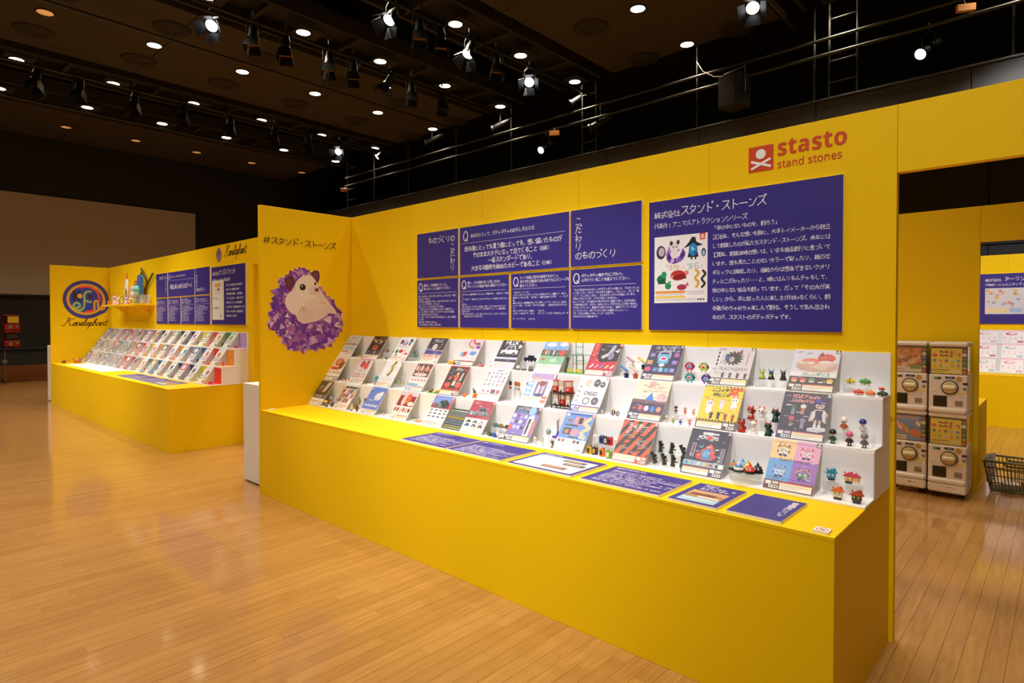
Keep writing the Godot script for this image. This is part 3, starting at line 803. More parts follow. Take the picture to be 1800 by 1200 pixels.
	p.r(70, 40, 3, 4, "#2a2a30")
	p.r(77, 40, 3, 4, "#2a2a30")
	p.t("「", 18, 50, 9, "#8a8a90", 0.07)
	p.t("生", 27, 50, 10.5, "#e58a5c", 0.07)
	p.t("物", 38, 50, 10.5, "#d6b25a", 0.07)
	p.t("×", 51, 52, 8, "#e3c34e", 0.07)
	p.t("宝", 64, 49, 10.5, "#58b59a", 0.07)
	p.t("石", 75, 49, 10.5, "#8a86c2", 0.07)
	p.t("」", 87, 50, 9, "#8a8a90", 0.07)
	p.e(14, 76, 9, 8, "#1c7a4c")
	p.e(19, 68, 5, 6, "#2a9a62")
	p.g([6, 84, 24, 84, 16, 72], "#0f5c39")
	p.e(27, 88, 6, 6, "#2a8f58")
	p.e(30, 82, 3, 3, "#57b985")
	p.e(46, 70, 14, 9, "#c23730")
	p.g([34, 72, 60, 66, 62, 76, 40, 78], "#8d1f22")
	p.e(62, 66, 4, 4, "#e98577")
	p.g([30, 72, 38, 68, 36, 76], "#e09a8c")
	p.e(53, 91, 9, 5, "#a83446")
	p.g([58, 88, 65, 82, 66, 90], "#d7707a")
	p.path([79, 62, 84, 68, 78, 76, 84, 84, 80, 92], 4, "#e0a92f")
	p.path([92, 64, 96, 70, 90, 78, 95, 86, 90, 92], 4, "#3a2f24")
	p.r(2, 97, 58, 4, "#f0973e")
	p.r(2, 106, 58, 3.6, "#f3d24a")
	for k in 3:
		p.r(3, 101.8 + k * 1.3, 54, 0.5, "#b9b4b4")
		p.r(3, 110.5 + k * 1.6, 90, 0.6, "#b9b4b4")
		p.r(63, 98 + k * 2.6, 32, 0.7, "#a8a4a4")
	barcode(p, 80, 110, 16, 6)
	keep(p, "sheet")
	prints.sheet = print_material(p.im)

func crystal_blob(p: Pic, cx: float, cy: float, rx: float, ry: float, n: int) -> void:
	# facets of violet stone round a body
	var tones := ["#4a1c86", "#6a36a8", "#8a5cc0", "#b58ad6", "#5a2a95", "#d3b4e6", "#7443ad"]
	for k in n * 9:
		var a := k * 2.4
		var d := sqrt(fposmod(k * 0.618, 1.0))
		var x := cx + cos(a) * rx * d
		var y := cy + sin(a) * ry * d
		var s := rx * (0.30 + 0.2 * fposmod(k * 0.37, 1.0))
		p.g([x, y - s, x + s * 0.8, y + s * 0.3, x - s * 0.7, y + s * 0.6], tones[k % tones.size()])

func barcode(p: Pic, x: float, y: float, w: float, h: float) -> void:
	p.r(x, y, w, h, "#fbfafa")
	for k in 9:
		p.r(x + w * (0.06 + k * 0.1), y + h * 0.14, w * (0.03 + 0.03 * ((k * 5) % 3)), h * 0.6, "#2a2628")

func foot(p: Pic, c: String, box_left: bool, accent := "#e98a3c") -> void:
	# the small print along the foot of a poster
	p.r(0, 100, 100, 22, c)
	var x := 3.0 if box_left else 33.0
	p.r(x, 102.5, 64, 17, "#f3efe9")
	p.r(x, 102.5, 64, 2.6, accent)
	p.r(x, 108.5, 64, 2.2, "#f0d75a")
	for k in 4:
		p.r(x + 2, 106.2 + k * 3.2, 52 - k * 6, 0.7, "#9c9792")
	var bx := 70.0 if box_left else 3.0
	p.r(bx, 103, 12, 8, "#e8e4e4")
	p.r(bx + 14, 103, 13, 6, "#cfcacb")
	barcode(p, bx + 8, 112, 19, 7)

func small_rows(p: Pic, x: float, y: float, w: float, n: int, c: String) -> void:
	for k in n:
		p.r(x, y + k * 2.4, w * (1.0 - 0.13 * (k % 3)), 0.9, c)

func creature(p: Pic, x: float, y: float, s: float, body: String, ear: String) -> void:
	# a small upright animal figure, as the poster shows the toy
	p.g([x - s * 0.55, y - s * 0.8, x - s * 0.35, y - s * 1.9, x - s * 0.05, y - s * 0.9], ear)
	p.g([x + s * 0.05, y - s * 0.9, x + s * 0.4, y - s * 1.9, x + s * 0.55, y - s * 0.8], ear)
	p.e(x, y + s * 0.8, s * 0.62, s * 0.95, body)
	p.e(x, y - s * 0.5, s * 0.75, s * 0.65, body)
	p.e(x - s * 0.28, y - s * 0.5, s * 0.12, s * 0.15, "#2a2226")
	p.e(x + s * 0.28, y - s * 0.5, s * 0.12, s * 0.15, "#2a2226")

func car_print(p: Pic, x: float, y: float, w: float, body: String, glass: String) -> void:
	p.g([x, y, x + w * 0.18, y - w * 0.02, x + w * 0.3, y - w * 0.24, x + w * 0.72, y - w * 0.26, x + w * 0.82, y - w * 0.04, x + w, y, x + w, y + w * 0.2, x, y + w * 0.2], body)
	p.g([x + w * 0.26, y - w * 0.03, x + w * 0.34, y - w * 0.2, x + w * 0.5, y - w * 0.21, x + w * 0.5, y - w * 0.03], glass)
	p.g([x + w * 0.53, y - w * 0.03, x + w * 0.53, y - w * 0.21, x + w * 0.69, y - w * 0.21, x + w * 0.76, y - w * 0.04], glass)
	for k in [0.2, 0.78]:
		p.e(x + w * k, y + w * 0.2, w * 0.1, w * 0.1, "#1c191d")
		p.e(x + w * k, y + w * 0.2, w * 0.05, w * 0.05, "#8a878c")

func mark(p: Pic, c := "#d8453a") -> void:
	# the maker's little square with a round head over crossed bars
	p.r(90, 0, 10, 10, c)
	p.e(95, 3.4, 2, 2, PAPER)
	p.l(91.5, 8.4, 98.5, 5.6, 1.2, PAPER)
	p.l(91.5, 5.6, 98.5, 8.4, 1.2, PAPER)

func print_posters() -> void:
	var p := sheet(2048, 1560, PAPER)
	for row in 3:
		for k in 11:
			var n := row * 11 + k
			p.area(n % 8 * 256, n / 8 * 312, 256, 312, 100, 122)
			draw_poster(p, row, k)
			dress(p, n)
			keep(p, "p%d_%d" % [row, k])
	prints.posters = print_material(p.im, 0.35)
	prints.posters.albedo_color = Color(0.93, 0.93, 0.94)      # uncoated stock

func dress(p: Pic, n: int) -> void:
	# small captions scattered over the picture part, in ink that stands out from what is under them
	var gen := RandomNumberGenerator.new()
	gen.seed = 300 + n
	for q in 16:
		var x := 4 + gen.randf() * 80
		var y := 6 + gen.randf() * 90
		var under := p.im.get_pixel(p.cell.position.x + int(x * p.sx), p.cell.position.y + int(y * p.sy))
		var c := "#f0edf0" if under.get_luminance() < 0.5 else "#5d5a60"
		p.r(x, y, 5 + gen.randf() * 9, 0.8, c)
		if q % 3 == 0:
			p.r(x, y + 1.6, 4 + gen.randf() * 6, 0.7, c)

func draw_poster(p: Pic, row: int, k: int) -> void:
	match row * 100 + k:
		0:   # bottom row, from the wing outwards
			p.r(0, 0, 100, 70, "#5a4a22")
			p.g([62, 8, 90, 4, 74, 52, 50, 60], "#cfc8c0")
			p.g([20, 26, 34, 20, 26, 46, 14, 50], "#a99c8c")
			p.g([38, 34, 52, 30, 44, 58, 30, 62], "#8c4a3c")
			p.r(0, 70, 100, 20, "#79706c")
			for q in 5:
				p.r(12 + q * 15, 74, 9, 11, ["#c05a3a", "#d8a24a", "#4f6f9c", "#c8c0b8", "#7a3f52"][q])
			foot(p, "#ebe5dd", true, "#c98a5c")
		1:
			p.r(0, 0, 100, 100, "#ecebf0")
			p.r(0, 14, 8, 108, "#e09a3a")
			p.r(12, 12, 86, 12, "#5d5a3c")
			for q in 14:
				p.g([10 + (q % 5) * 18, 28 + q / 5 * 22, 26 + (q % 5) * 18, 26 + q / 5 * 22, 22 + (q % 5) * 18, 46 + q / 5 * 22, 8 + (q % 5) * 18, 48 + q / 5 * 22], ["#8a3a4c", "#d8d4d8", "#c0562e", "#3f5a96", "#cf9f58", "#7b6a54", "#b4453f"][q % 7])
			p.r(0, 96, 20, 12, "#3d8a52")
			foot(p, "#f2eff0", false)
		2:
			p.r(0, 0, 100, 122, "#6a86d6")
			p.e(10, 8, 4, 4, "#f3f3f6")
			p.e(66, 42, 22, 17, "#dfe4f2")
			p.e(78, 28, 12, 10, "#e8eaf4")
			p.e(88, 24, 4, 3, "#e6a24c")
			p.t("ねむねこ", 18, 54, 9, "#f2f2e0", 0.1)
			for q in 5:
				p.e(16 + q * 17, 84, 6, 5, "#e9ebf5")
				p.e(19 + q * 17, 80, 3, 3, "#e8c9a4")
			foot(p, "#eceaf0", false, "#d9895c")
		3:
			p.r(0, 0, 100, 60, "#d9c9cf")
			p.r(4, 20, 92, 44, "#94302f")
			p.e(36, 40, 12, 24, "#e8c9bc")
			p.e(58, 32, 14, 22, "#d8603c")
			p.e(80, 52, 16, 9, "#efe6e0")
			p.r(0, 66, 100, 34, "#f2e8e6")
			for q in 6:
				p.e(10 + q * 16, 80, 6, 9, ["#b8573c", "#8a4436", "#d0c4c0", "#b04a4a", "#d9a48c", "#6b3a34"][q])
			foot(p, "#f4f0ef", false, "#cf5c4a")
		4:
			p.r(0, 0, 100, 52, "#7d98d8")
			p.g([0, 36, 40, 28, 100, 34, 100, 52, 0, 52], "#8c4a52")
			p.g([38, 22, 68, 16, 88, 30, 86, 46, 40, 46], "#2c2a2e")
			p.g([34, 36, 52, 32, 52, 46, 34, 46], "#3f9a84")
			p.e(60, 24, 10, 8, "#3a4a52")
			p.r(90, 14, 8, 36, "#d9453c")
			p.r(0, 0, 16, 6, "#d86a9c")
			for q in 12:
				p.g([6 + q % 4 * 24, 58 + q / 4 * 13, 22 + q % 4 * 24, 56 + q / 4 * 13, 20 + q % 4 * 24, 61 + q / 4 * 13, 8 + q % 4 * 24, 63 + q / 4 * 13], "#4a4a4e")
			p.r(0, 98, 100, 24, "#e6e2e6")
			small_rows(p, 8, 102, 80, 7, "#b4afb2")
			mark(p)
		5:
			p.r(0, 0, 100, 68, "#a8323f")
			p.t("ジムニー", 10, 6, 8, "#e6d9dc", 0.13)
			car_print(p, 26, 42, 66, "#7d7c82", "#26242a")
			p.e(14, 50, 7, 8, "#6ec0e4")
			p.r(70, 60, 26, 4, "#d8603c")
			for q in 6:
				car_print(p, 8 + q % 3 * 30, 80 + q / 3 * 14, 22, ["#4a3f44", "#6f7a4c", "#c9c6c8", "#2f4f9a", "#5b5458", "#7a2f36"][q], "#26242a")
			p.r(0, 102, 100, 20, "#e9e5e8")
			small_rows(p, 6, 105, 84, 6, "#b4afb2")
			p.r(40, 102, 58, 2, "#e6dc62")
			mark(p)
		6:
			p.r(0, 0, 100, 100, "#7a63b8")
			p.r(0, 0, 100, 24, "#26232e")
			p.t("シンプル", 8, 4, 11, "#d9d6e6", 0.13)
			p.r(6, 18, 44, 4, "#3f8fd0")
			p.e(70, 14, 14, 15, "#86b8e2")
			p.g([64, 34, 84, 26, 90, 60, 86, 100, 66, 100], "#ece9ee")
			p.g([68, 42, 78, 40, 78, 92, 70, 98], "#231f26")
			for q in 12:
				p.e(8 + q % 4 * 15, 36 + q / 4 * 19, 6, 7, ["#e6dff0", "#4d3a86", "#dc5f86", "#9fd0e8", "#c7b2e6", "#2b2440"][q % 6])
			p.r(0, 70, 10, 20, "#d8452f")
			p.g([84, 50, 96, 44, 96, 88, 86, 92], "#d86a4c")
			foot(p, "#2e2a36", false, "#e9dc5c")
			mark(p)
		7:
			p.r(0, 0, 100, 84, "#5f8fd2")
			p.r(0, 0, 100, 9, "#3a63b4")
			p.e(9, 8, 6, 5, "#e6ecf6")
			p.r(38, 12, 36, 26, "#e58a96")
			p.r(52, 14, 14, 20, "#26242a")
			p.r(14, 22, 16, 8, "#9a4a54")
			p.r(10, 38, 46, 6, "#2f3f4a")
			p.r(12, 50, 26, 22, "#3a2a24")
			p.r(18, 56, 12, 12, "#d8783c")
			p.e(52, 62, 14, 11, "#e08a98")
			p.path([88, 14, 76, 30, 92, 44, 74, 60, 88, 76], 11, "#dcc39a")
			p.t("4", 68, 66, 14, "#f0e6c0", 0.16)
			p.r(36, 76, 34, 5, "#3a4750")
			p.r(0, 84, 100, 38, "#ebe9f0")
			for q in 7:
				p.r(6 + q * 13, 87, 9, 9, ["#4a2f2a", "#b5473c", "#d0ccd2", "#e6e0e2", "#7d3238", "#2a2830", "#c9c4cc"][q])
			small_rows(p, 6, 101, 84, 7, "#b0acb4")
			barcode(p, 74, 112, 20, 8)
			mark(p)
		8:
			p.r(0, 0, 100, 122, "#2e2a2c")
			for q in 9:
				p.g([q * 26 - 90, 122, q * 26 - 76, 122, q * 26 - 6, 0, q * 26 - 20, 0], "#d8593c")
			p.t("ライター", 16, 8, 15, "#cfd8d6", 0.15)
			p.t("ミリタリー", 24, 24, 10, "#8fb3a8", 0.14)
			for q in 8:
				var gy := 40.0 + q / 2 * 13
				var gx := 8.0 + q % 2 * 46
				p.g([gx, gy + 4, gx + 34, gy, gx + 36, gy + 4, gx + 14, gy + 8, gx + 10, gy + 12, gx + 5, gy + 11, gx + 7, gy + 7], "#3a3d36" if q % 3 else "#77786e")
			foot(p, "#c9543c", true, "#efe0b8")
			mark(p)
		9:
			p.r(0, 0, 100, 122, "#2b2645")
			p.r(30, 8, 40, 5, "#cfcad8")
			p.t("UNCO", 31, 7, 8, "#f2eff4", 0.2)
			p.t("MONSTERS", 22, 17, 9, "#e6e0ea", 0.2, false, 0.9)
			p.r(42, 17, 12, 9, "#d8463c")
			p.e(52, 72, 23, 11, "#b83a36")
			p.e(52, 70, 22, 10, "#cf4a40")
			p.e(54, 60, 17, 9, "#c9443c")
			p.e(54, 58, 16, 8, "#dd5f4c")
			p.e(56, 49, 10, 7, "#d14f42")
			p.g([50, 48, 57, 36, 64, 48], "#dd6550")
			p.g([34, 70, 44, 56, 52, 50, 62, 54, 60, 66, 66, 78, 48, 81], "#3f86bc")
			p.g([38, 70, 46, 58, 54, 54, 58, 62, 56, 74], "#58a4d6")
			p.e(48, 64, 2.2, 2.4, "#f0ecec")
			p.e(57, 63, 2.2, 2.4, "#f0ecec")
			p.e(48.4, 64.4, 1.1, 1.2, "#221f28")
			p.e(57.4, 63.4, 1.1, 1.2, "#221f28")
			p.e(34, 72, 8, 8, "#c03c38")
			p.e(33, 70, 4, 4, "#e0705a")
			p.l(70, 52, 78, 50, 2.6, "#ebe6e8")
			p.l(38, 50, 30, 47, 2.6, "#6fb4e0")
			for e in [[12, 40], [84, 46]]:
				p.r(e[0], e[1], 9, 36, "#d8d4e0")
				p.r(e[0] + 1.2, e[1] + 1.2, 6.6, 33.6, "#2b2645")
				p.r(e[0] + 3, e[1] + 4, 3, 27, "#9a3f50" if e[0] < 50 else "#8f8aa8")
			p.r(0, 86, 100, 13, "#9fb6c0")
			for q in 6:
				p.e(9 + q * 15, 93, 4.6, 4, ["#4f8fc8", "#7fa6dc", "#cfdcea", "#e6c07a", "#cf4540", "#2a2730"][q])
			p.e(92, 93, 6, 6, "#e6ecee")
			foot(p, "#3f3660", true, "#d8703c")
			mark(p, "#3a3550")
		10:
			p.r(0, 0, 50, 48, "#f0cf94")
			p.r(50, 0, 50, 48, "#e6a6cf")
			p.r(0, 48, 50, 52, "#6ba6e4")
			p.r(50, 48, 50, 52, "#9a6ac4")
			for e in [[26, 22, "#7a4030", "#efe2cc"], [74, 24, "#c94a6a", "#f0bcd4"], [26, 74, "#3f6fc0", "#a9d0f2"], [74, 74, "#8c3a34", "#3f7a52"]]:
				p.r(e[0] - 11, e[1], 22, 13, e[3])
				p.r(e[0] - 13, e[1] + 4, 3, 7, e[2])
				p.r(e[0] + 10, e[1] + 4, 3, 7, e[2])
				p.g([e[0] - 16, e[1] + 2, e[0] - 10, e[1] - 11, e[0] - 6, e[1] - 6, e[0], e[1] - 12, e[0] + 6, e[1] - 6, e[0] + 10, e[1] - 11, e[0] + 16, e[1] + 2, e[0], e[1] - 7], e[2])
				p.path([e[0] - 15, e[1] + 1, e[0], e[1] - 9, e[0] + 15, e[1] + 1], 1.2, "#fbe3c8")
				for s in [-5, 5]:
					p.e(e[0] + s, e[1] + 5, 3.4, 3.4, "#f5f2ee")
					p.e(e[0] + s, e[1] + 5.4, 2.2, 2.4, "#3f7fae")
					p.e(e[0] + s - 0.6, e[1] + 4.6, 0.8, 0.8, "#ffffff")
				p.e(e[0], e[1] + 9.4, 1.4, 0.9, "#8c3a4a")
				p.r(e[0] - 8, e[1] + 13, 16, 3, "#35407c")
				p.e(e[0] - 5, e[1] + 17, 3.6, 2, "#2d3466")
				p.e(e[0] + 5, e[1] + 17, 3.6, 2, "#2d3466")
			for q in 10:
				p.path([4 + q * 10, 5, 7 + q * 10, 8, 11 + q * 10, 5], 0.9, "#7a4a52")
				p.path([4 + q * 10, 93, 7 + q * 10, 96, 11 + q * 10, 93], 0.9, "#46387a")
			p.t("Sweet home cat", 20, 44, 8, "#5a3040", 0.11, false, 0.9)
			foot(p, "#5c2c34", false, "#dd6a4a")
			mark(p, "#2a2428")
		100:  # middle row
			p.r(0, 0, 100, 60, "#e6cfc4")
			p.e(46, 26, 30, 19, "#c4663c")
			p.e(42, 24, 18, 11, "#e09a5c")
			p.g([60, 30, 92, 20, 86, 60, 58, 62], "#8c4a3a")
			p.r(6, 52, 62, 14, "#d0482c")
			p.r(0, 70, 100, 20, "#efe9e4")
			for q in 5:
				p.e(14 + q * 17, 80, 4.5, 6, ["#c9764a", "#d89a6a", "#8a5a48", "#e0b48c", "#6f4a3a"][q])
			foot(p, "#7a6a4c", true, "#cc9a6a")
		101:
			p.r(0, 0, 100, 100, "#e9dcdc")
			p.r(0, 0, 100, 5, "#d87a80")
			p.e(36, 26, 15, 17, "#d0485a")
			p.e(66, 34, 15, 18, "#e0563f")
			p.e(68, 14, 8, 8, "#46443f")
			p.t("フルーツ", 24, 54, 13, "#5fa8b0", 0.14)
			for q in 10:
				p.e(12 + q % 5 * 18, 76 + q / 5 * 12, 4.5, 4, ["#c9544a", "#7a4a3c", "#3f3a3a", "#e58a8c", "#d06a4a"][q % 5])
			foot(p, "#efe9e9", false, "#d9a08c")
		102:
			p.r(0, 0, 100, 122, "#efedf0")
			p.path([60, 6, 52, 26, 56, 44, 48, 66], 16, "#8a8050")
			p.path([58, 14, 54, 34, 50, 54], 7, "#c9b64a")
			p.r(16, 26, 22, 1.2, "#8fa8c0")
			p.r(68, 28, 18, 1.2, "#a8a4a8")
			for q in 5:
				p.path([12 + q * 17, 78, 18 + q * 17, 82, 13 + q * 17, 90, 20 + q * 17, 92], 1.6, "#6f6a6c")
			foot(p, "#f1eeef", true, "#d88a7a")
			mark(p, "#e0788a")
		103:
			p.r(0, 0, 100, 122, "#e9e4e8")
			p.r(4, 2, 90, 58, "#6a3f3c")
			for q in 6:
				p.e(14 + q * 14, 22 + (q % 2) * 6, 5, 14, ["#e9d3c6", "#d9a48c", "#f0e2da", "#c07a5c", "#e6c9b8", "#b8675a"][q])
			p.e(48, 50, 38, 8, "#e8d0c4")
			for q in 5:
				p.g([10 + q * 18, 74, 22 + q * 18, 68, 16 + q * 18, 82], "#c45a58")
			p.r(0, 90, 60, 10, "#8fbce0")
			foot(p, "#9cc4e4", false, "#cf7a78")
		104:
			p.r(0, 0, 100, 122, "#c23436")
			p.r(4, 4, 92, 90, "#3a332c")
			p.t("ガチャ", 34, 8, 13, "#e9e0d8", 0.15)
			p.t("マン", 66, 8, 13, "#d8402f", 0.15)
			p.g([44, 42, 50, 32, 62, 34, 66, 48, 60, 64, 46, 64], "#d85a44")
			p.r(46, 64, 14, 18, "#e4ded8")
			p.e(54, 32, 6, 6, "#e9b7a0")
			p.g([16, 48, 28, 40, 32, 56, 20, 60], "#d8584a")
			p.e(22, 30, 5, 9, "#4f5a86")
			p.g([76, 30, 84, 26, 82, 58, 74, 62], "#d8cfc8")
			p.e(24, 80, 15, 11, "#d85a4a")
			p.e(78, 78, 14, 13, "#d85f50")
			foot(p, "#7d6a5c", true, "#e9c04c")
			p.r(0, 120, 100, 2, "#463a52")
		105:
			p.r(0, 0, 100, 122, "#f1f0f2")
			p.r(44, 4, 24, 3, "#55525a")
			for q in 20:
				var c: String = ["#3f4a86", "#c94a58", "#5d5a5e", "#4f8f7a", "#d88a4a", "#a9a4ac", "#c23a6a"][q % 7]
				var x := 10.0 + q % 5 * 19
				var y := 16.0 + q / 5 * 15
				if q % 3 == 0:
					p.g([x - 5, y + 5, x, y - 5, x + 5, y + 5], c)
				else:
					p.e(x, y, 5.5, 5, c)
					p.e(x, y, 3, 2.6, "#e9e6ea")
				p.r(x - 5, y + 7.4, 10, 0.8, "#8a868c")
			for q in 4:
				p.r(8 + q * 22, 80, 18, 15, ["#e9dfe2", "#efe2e4", "#3a2a30", "#a8848c"][q])
				p.e(17 + q * 22, 88, 4, 5, "#c9566a")
			p.r(0, 97, 100, 1.5, "#3a363c")
			p.r(10, 100, 60, 2.4, "#ebe272")
			small_rows(p, 6, 104, 86, 7, "#b4b0b6")
		106:
			p.r(0, 0, 100, 122, "#dcd0e6")
			p.r(6, 4, 88, 20, "#b59ac6")
			p.t("ガチャ", 12, 20, 14, "#e8a23c", 0.16)
			p.r(2, 34, 24, 54, "#7fb2e2")
			for q in 3:
				p.e(14, 42 + q * 18, 10, 6, "#d8ecf6")
			p.g([38, 36, 78, 30, 80, 84, 40, 86], "#5a3f52")
			p.r(44, 40, 14, 40, "#cfc6d8")
			p.r(62, 38, 12, 40, "#bfb4cc")
			p.e(60, 40, 12, 10, "#8a2f38")
			p.e(60, 82, 18, 6, "#3a3f6a")
			p.r(76, 84, 20, 10, "#e0722c")
			p.r(76, 98, 20, 10, "#e67a34")
			p.r(0, 92, 72, 30, "#eceaee")
			p.r(4, 94, 66, 3, "#e9df6a")
			small_rows(p, 6, 100, 66, 8, "#aaa6ae")
		107:
			p.r(0, 0, 100, 122, "#eceaee")
			p.r(0, 0, 34, 100, "#e9e0e6")
			p.t("CASIO", 30, 52, 13, "#3c3a40", 0.17)
			for e in [[34, 24, 9, 12, "#d9b49c"], [64, 22, 11, 13, "#4a474e"], [84, 26, 9, 10, "#5d5a60"], [46, 84, 12, 12, "#4a4a4c"], [76, 82, 12, 13, "#565360"]]:
				p.e(e[0], e[1], e[2], e[3], e[4])
			p.e(46, 84, 8.6, 8.8, "#eceaee")
			p.r(58, 17, 12, 8, "#8f8c94")
			p.r(79, 22, 10, 3, "#a4a1a8")
			p.r(70, 78, 11, 8, "#8a8790")
			p.e(34, 24, 6, 8, "#e6cdbb")
			for q in 4:
				p.e(13, 38 + q * 16, 2.6, 3, "#6b676e")
			foot(p, "#5047a8", false, "#d9885c")
			mark(p, "#d86a72")
		108:
			p.r(0, 0, 100, 122, "#ecdcc6")
			p.t("かさまの", 36, 6, 8, "#8a6a5c", 0.13)
			p.t("ポケットピー", 34, 16, 9, "#8a5a54", 0.14)
			p.t("フィギュアコレクション", 28, 28, 6.4, "#8a6a62", 0.13)
			p.e(48, 10, 11, 9, "#e2a69c")
			p.r(0, 60, 100, 10, "#7a5a5c")
			p.g([14, 60, 24, 40, 34, 60], "#e9d8da")
			p.g([36, 62, 52, 36, 64, 62], "#3f82d6")
			p.e(84, 50, 13, 13, "#e9a2b4")
			p.g([70, 62, 80, 38, 96, 62], "#e6b4c0")
			p.r(0, 70, 100, 30, "#4a3a5a")
			for q in 5:
				p.e(13 + q * 18, 86, 7, 8, ["#6a4a3c", "#dd6a6a", "#efe4e6", "#3f86d8", "#e8987c"][q])
			foot(p, "#3a2f55", false, "#e0905c")
		109:
			p.r(0, 0, 100, 122, "#e9cf3a")
			for q in 12:
				p.r(q * 9, 0, 4.5, 3, "#2e2a22")
			p.t("ニコイチネコ", 20, 6, 11, "#2d2922", 0.2)
			p.t("おにニャ", 26, 19, 11, "#2d2922", 0.2)
			p.r(66, 4, 32, 8, "#dd5a30")
			p.e(76, 20, 12, 6, "#e0604a")
			creature(p, 24, 58, 13, "#ebe6f0", "#e88a9a")
			creature(p, 54, 50, 9, "#e2dcec", "#e88a9a")
			creature(p, 84, 44, 12, "#f2eef2", "#d8445a")
			p.r(46, 75, 20, 2, "#3a362a")
			creature(p, 34, 84, 6, "#2c2930", "#b8403f")
			creature(p, 52, 84, 6, "#38343c", "#2c2930")
			creature(p, 70, 85, 6, "#a8333a", "#d8584a")
			creature(p, 88, 86, 6, "#b83a36", "#2f2b33")
			for q in 14:
				p.g([q * 8.0, 96, q * 8.0 + 4, 96, q * 8.0 + 2, 100, q * 8.0 - 2, 100], "#2b2822")
			foot(p, "#463f34", true, "#e0b24a")
		110:
			p.r(0, 0, 100, 122, "#2f2b45")
			p.r(0, 0, 100, 100, "#353152")
			p.t("MOVE Figure", 20, 6, 9, "#e99c9c", 0.19, false, 0.86)
			p.t("Collection", 20, 17, 9, "#e99c9c", 0.19, false, 0.86)
			for e in [[26, 44, "#4a6a62", "#6a8f84"], [46, 42, "#e2dedc", "#c9704c"], [26, 74, "#d05f86", "#6a5560"], [50, 78, "#8a82a8", "#8a82a8"]]:
				p.e(e[0], e[1] - 5, 6, 6, e[2])
				p.e(e[0], e[1] + 5, 4.5, 6, e[3])
				p.r(e[0] - 3, e[1] + 10, 2, 5, "#d8cfd0")
				p.r(e[0] + 1, e[1] + 10, 2, 5, "#d8cfd0")
			p.e(80, 26, 14, 14, "#2a2766")
			p.e(75, 20, 7, 6, "#4a4ab0")
			p.e(80, 32, 9.5, 8, "#c9b4ac")
			p.g([68, 22, 92, 22, 93, 31, 84, 27, 79, 31, 74, 27, 67, 31], "#2f2c74")
			p.e(76.5, 33, 1.6, 1.8, "#38303a")
			p.e(84, 33, 1.6, 1.8, "#38303a")
			p.g([64, 50, 72, 42, 90, 42, 98, 52, 96, 70, 90, 72, 88, 58, 74, 58, 70, 72, 62, 68], "#d8d4d8")
			p.g([72, 44, 88, 44, 86, 62, 74, 62], "#2f3050")
			p.l(66, 52, 63, 66, 2, "#a8a4b0")
			p.l(94, 52, 96, 66, 2, "#c26a6a")
			p.e(64, 70, 3, 3, "#cdb6ac")
			p.e(95, 72, 3, 3, "#cdb6ac")
			p.r(74, 62, 12, 7, "#3a3a66")
			p.r(73, 69, 5.4, 19, "#cdb6ac")
			p.r(82, 69, 5.4, 19, "#c2a99e")
			p.r(72.6, 80, 6, 6, "#e6e4ea")
			p.r(81.8, 80, 6, 6, "#e6e4ea")
			p.g([62, 90, 76, 86, 98, 86, 99, 95, 84, 99, 62, 98], "#d6d6e2")
			p.l(66, 95, 96, 95, 1.0, "#8f8ca4")
			p.l(72, 90, 78, 93, 0.8, "#8f8ca4")
			foot(p, "#3f3a78", false, "#df8a5c")
			mark(p, "#3a3650")
		200:  # top row
			p.r(0, 0, 100, 122, "#c9d0d0")
			p.t("みかん", 22, 8, 15, "#d9665c", 0.12)
			p.r(8, 46, 84, 8, "#b8665a")
			p.r(20, 44, 50, 6, "#d88a5c")
			p.r(10, 66, 80, 14, "#a9b6ba")
			p.r(6, 88, 52, 8, "#d8784a")
			foot(p, "#e6e2de", false, "#dd8f5c")
		201:
			p.r(0, 0, 100, 100, "#3a2c24")
			for q in 5:
				p.e(16 + q * 18, 20 + (q % 2) * 9, 8, 8, ["#c9a07a", "#d8b48c", "#b8845c", "#e0c9a8", "#8a5a44"][q])
			p.t("ぬるま", 50, 34, 9, "#d8cfc4", 0.13)
			p.e(48, 62, 18, 13, "#d8662f")
			p.e(48, 60, 8, 6, "#8c3420")
			for q in 4:
				p.e(14 + q * 24, 88, 7, 8, ["#7a8a96", "#4a6a8a", "#a9b4bc", "#5d5048"][q])
			foot(p, "#e9e2dc", false, "#d9845c")
		202:
			p.r(0, 0, 100, 122, "#f0eff1")
			p.e(20, 26, 9, 12, "#43354c")
			crystal_blob(p, 44, 26, 14, 17, 5)
			p.e(44, 18, 7, 7, "#eae0e8")
			p.g([70, 12, 78, 6, 82, 14, 94, 22, 80, 24, 82, 42, 68, 42, 70, 22], "#2a2e36")
			p.e(76, 30, 6, 9, "#3f8fd0")
			p.t("生物×宝石", 26, 48, 9, "#9a9aa2", 0.08)
			p.e(18, 76, 9, 10, "#1f7a50")
			p.e(44, 74, 13, 9, "#b83a34")
			p.path([66, 64, 72, 72, 64, 82, 70, 92], 4, "#d8a63a")
			p.e(84, 86, 9, 6, "#b03a4a")
			p.e(24, 94, 6, 6, "#2f8a5c")
			foot(p, "#e6e4e6", true, "#e08f4c")
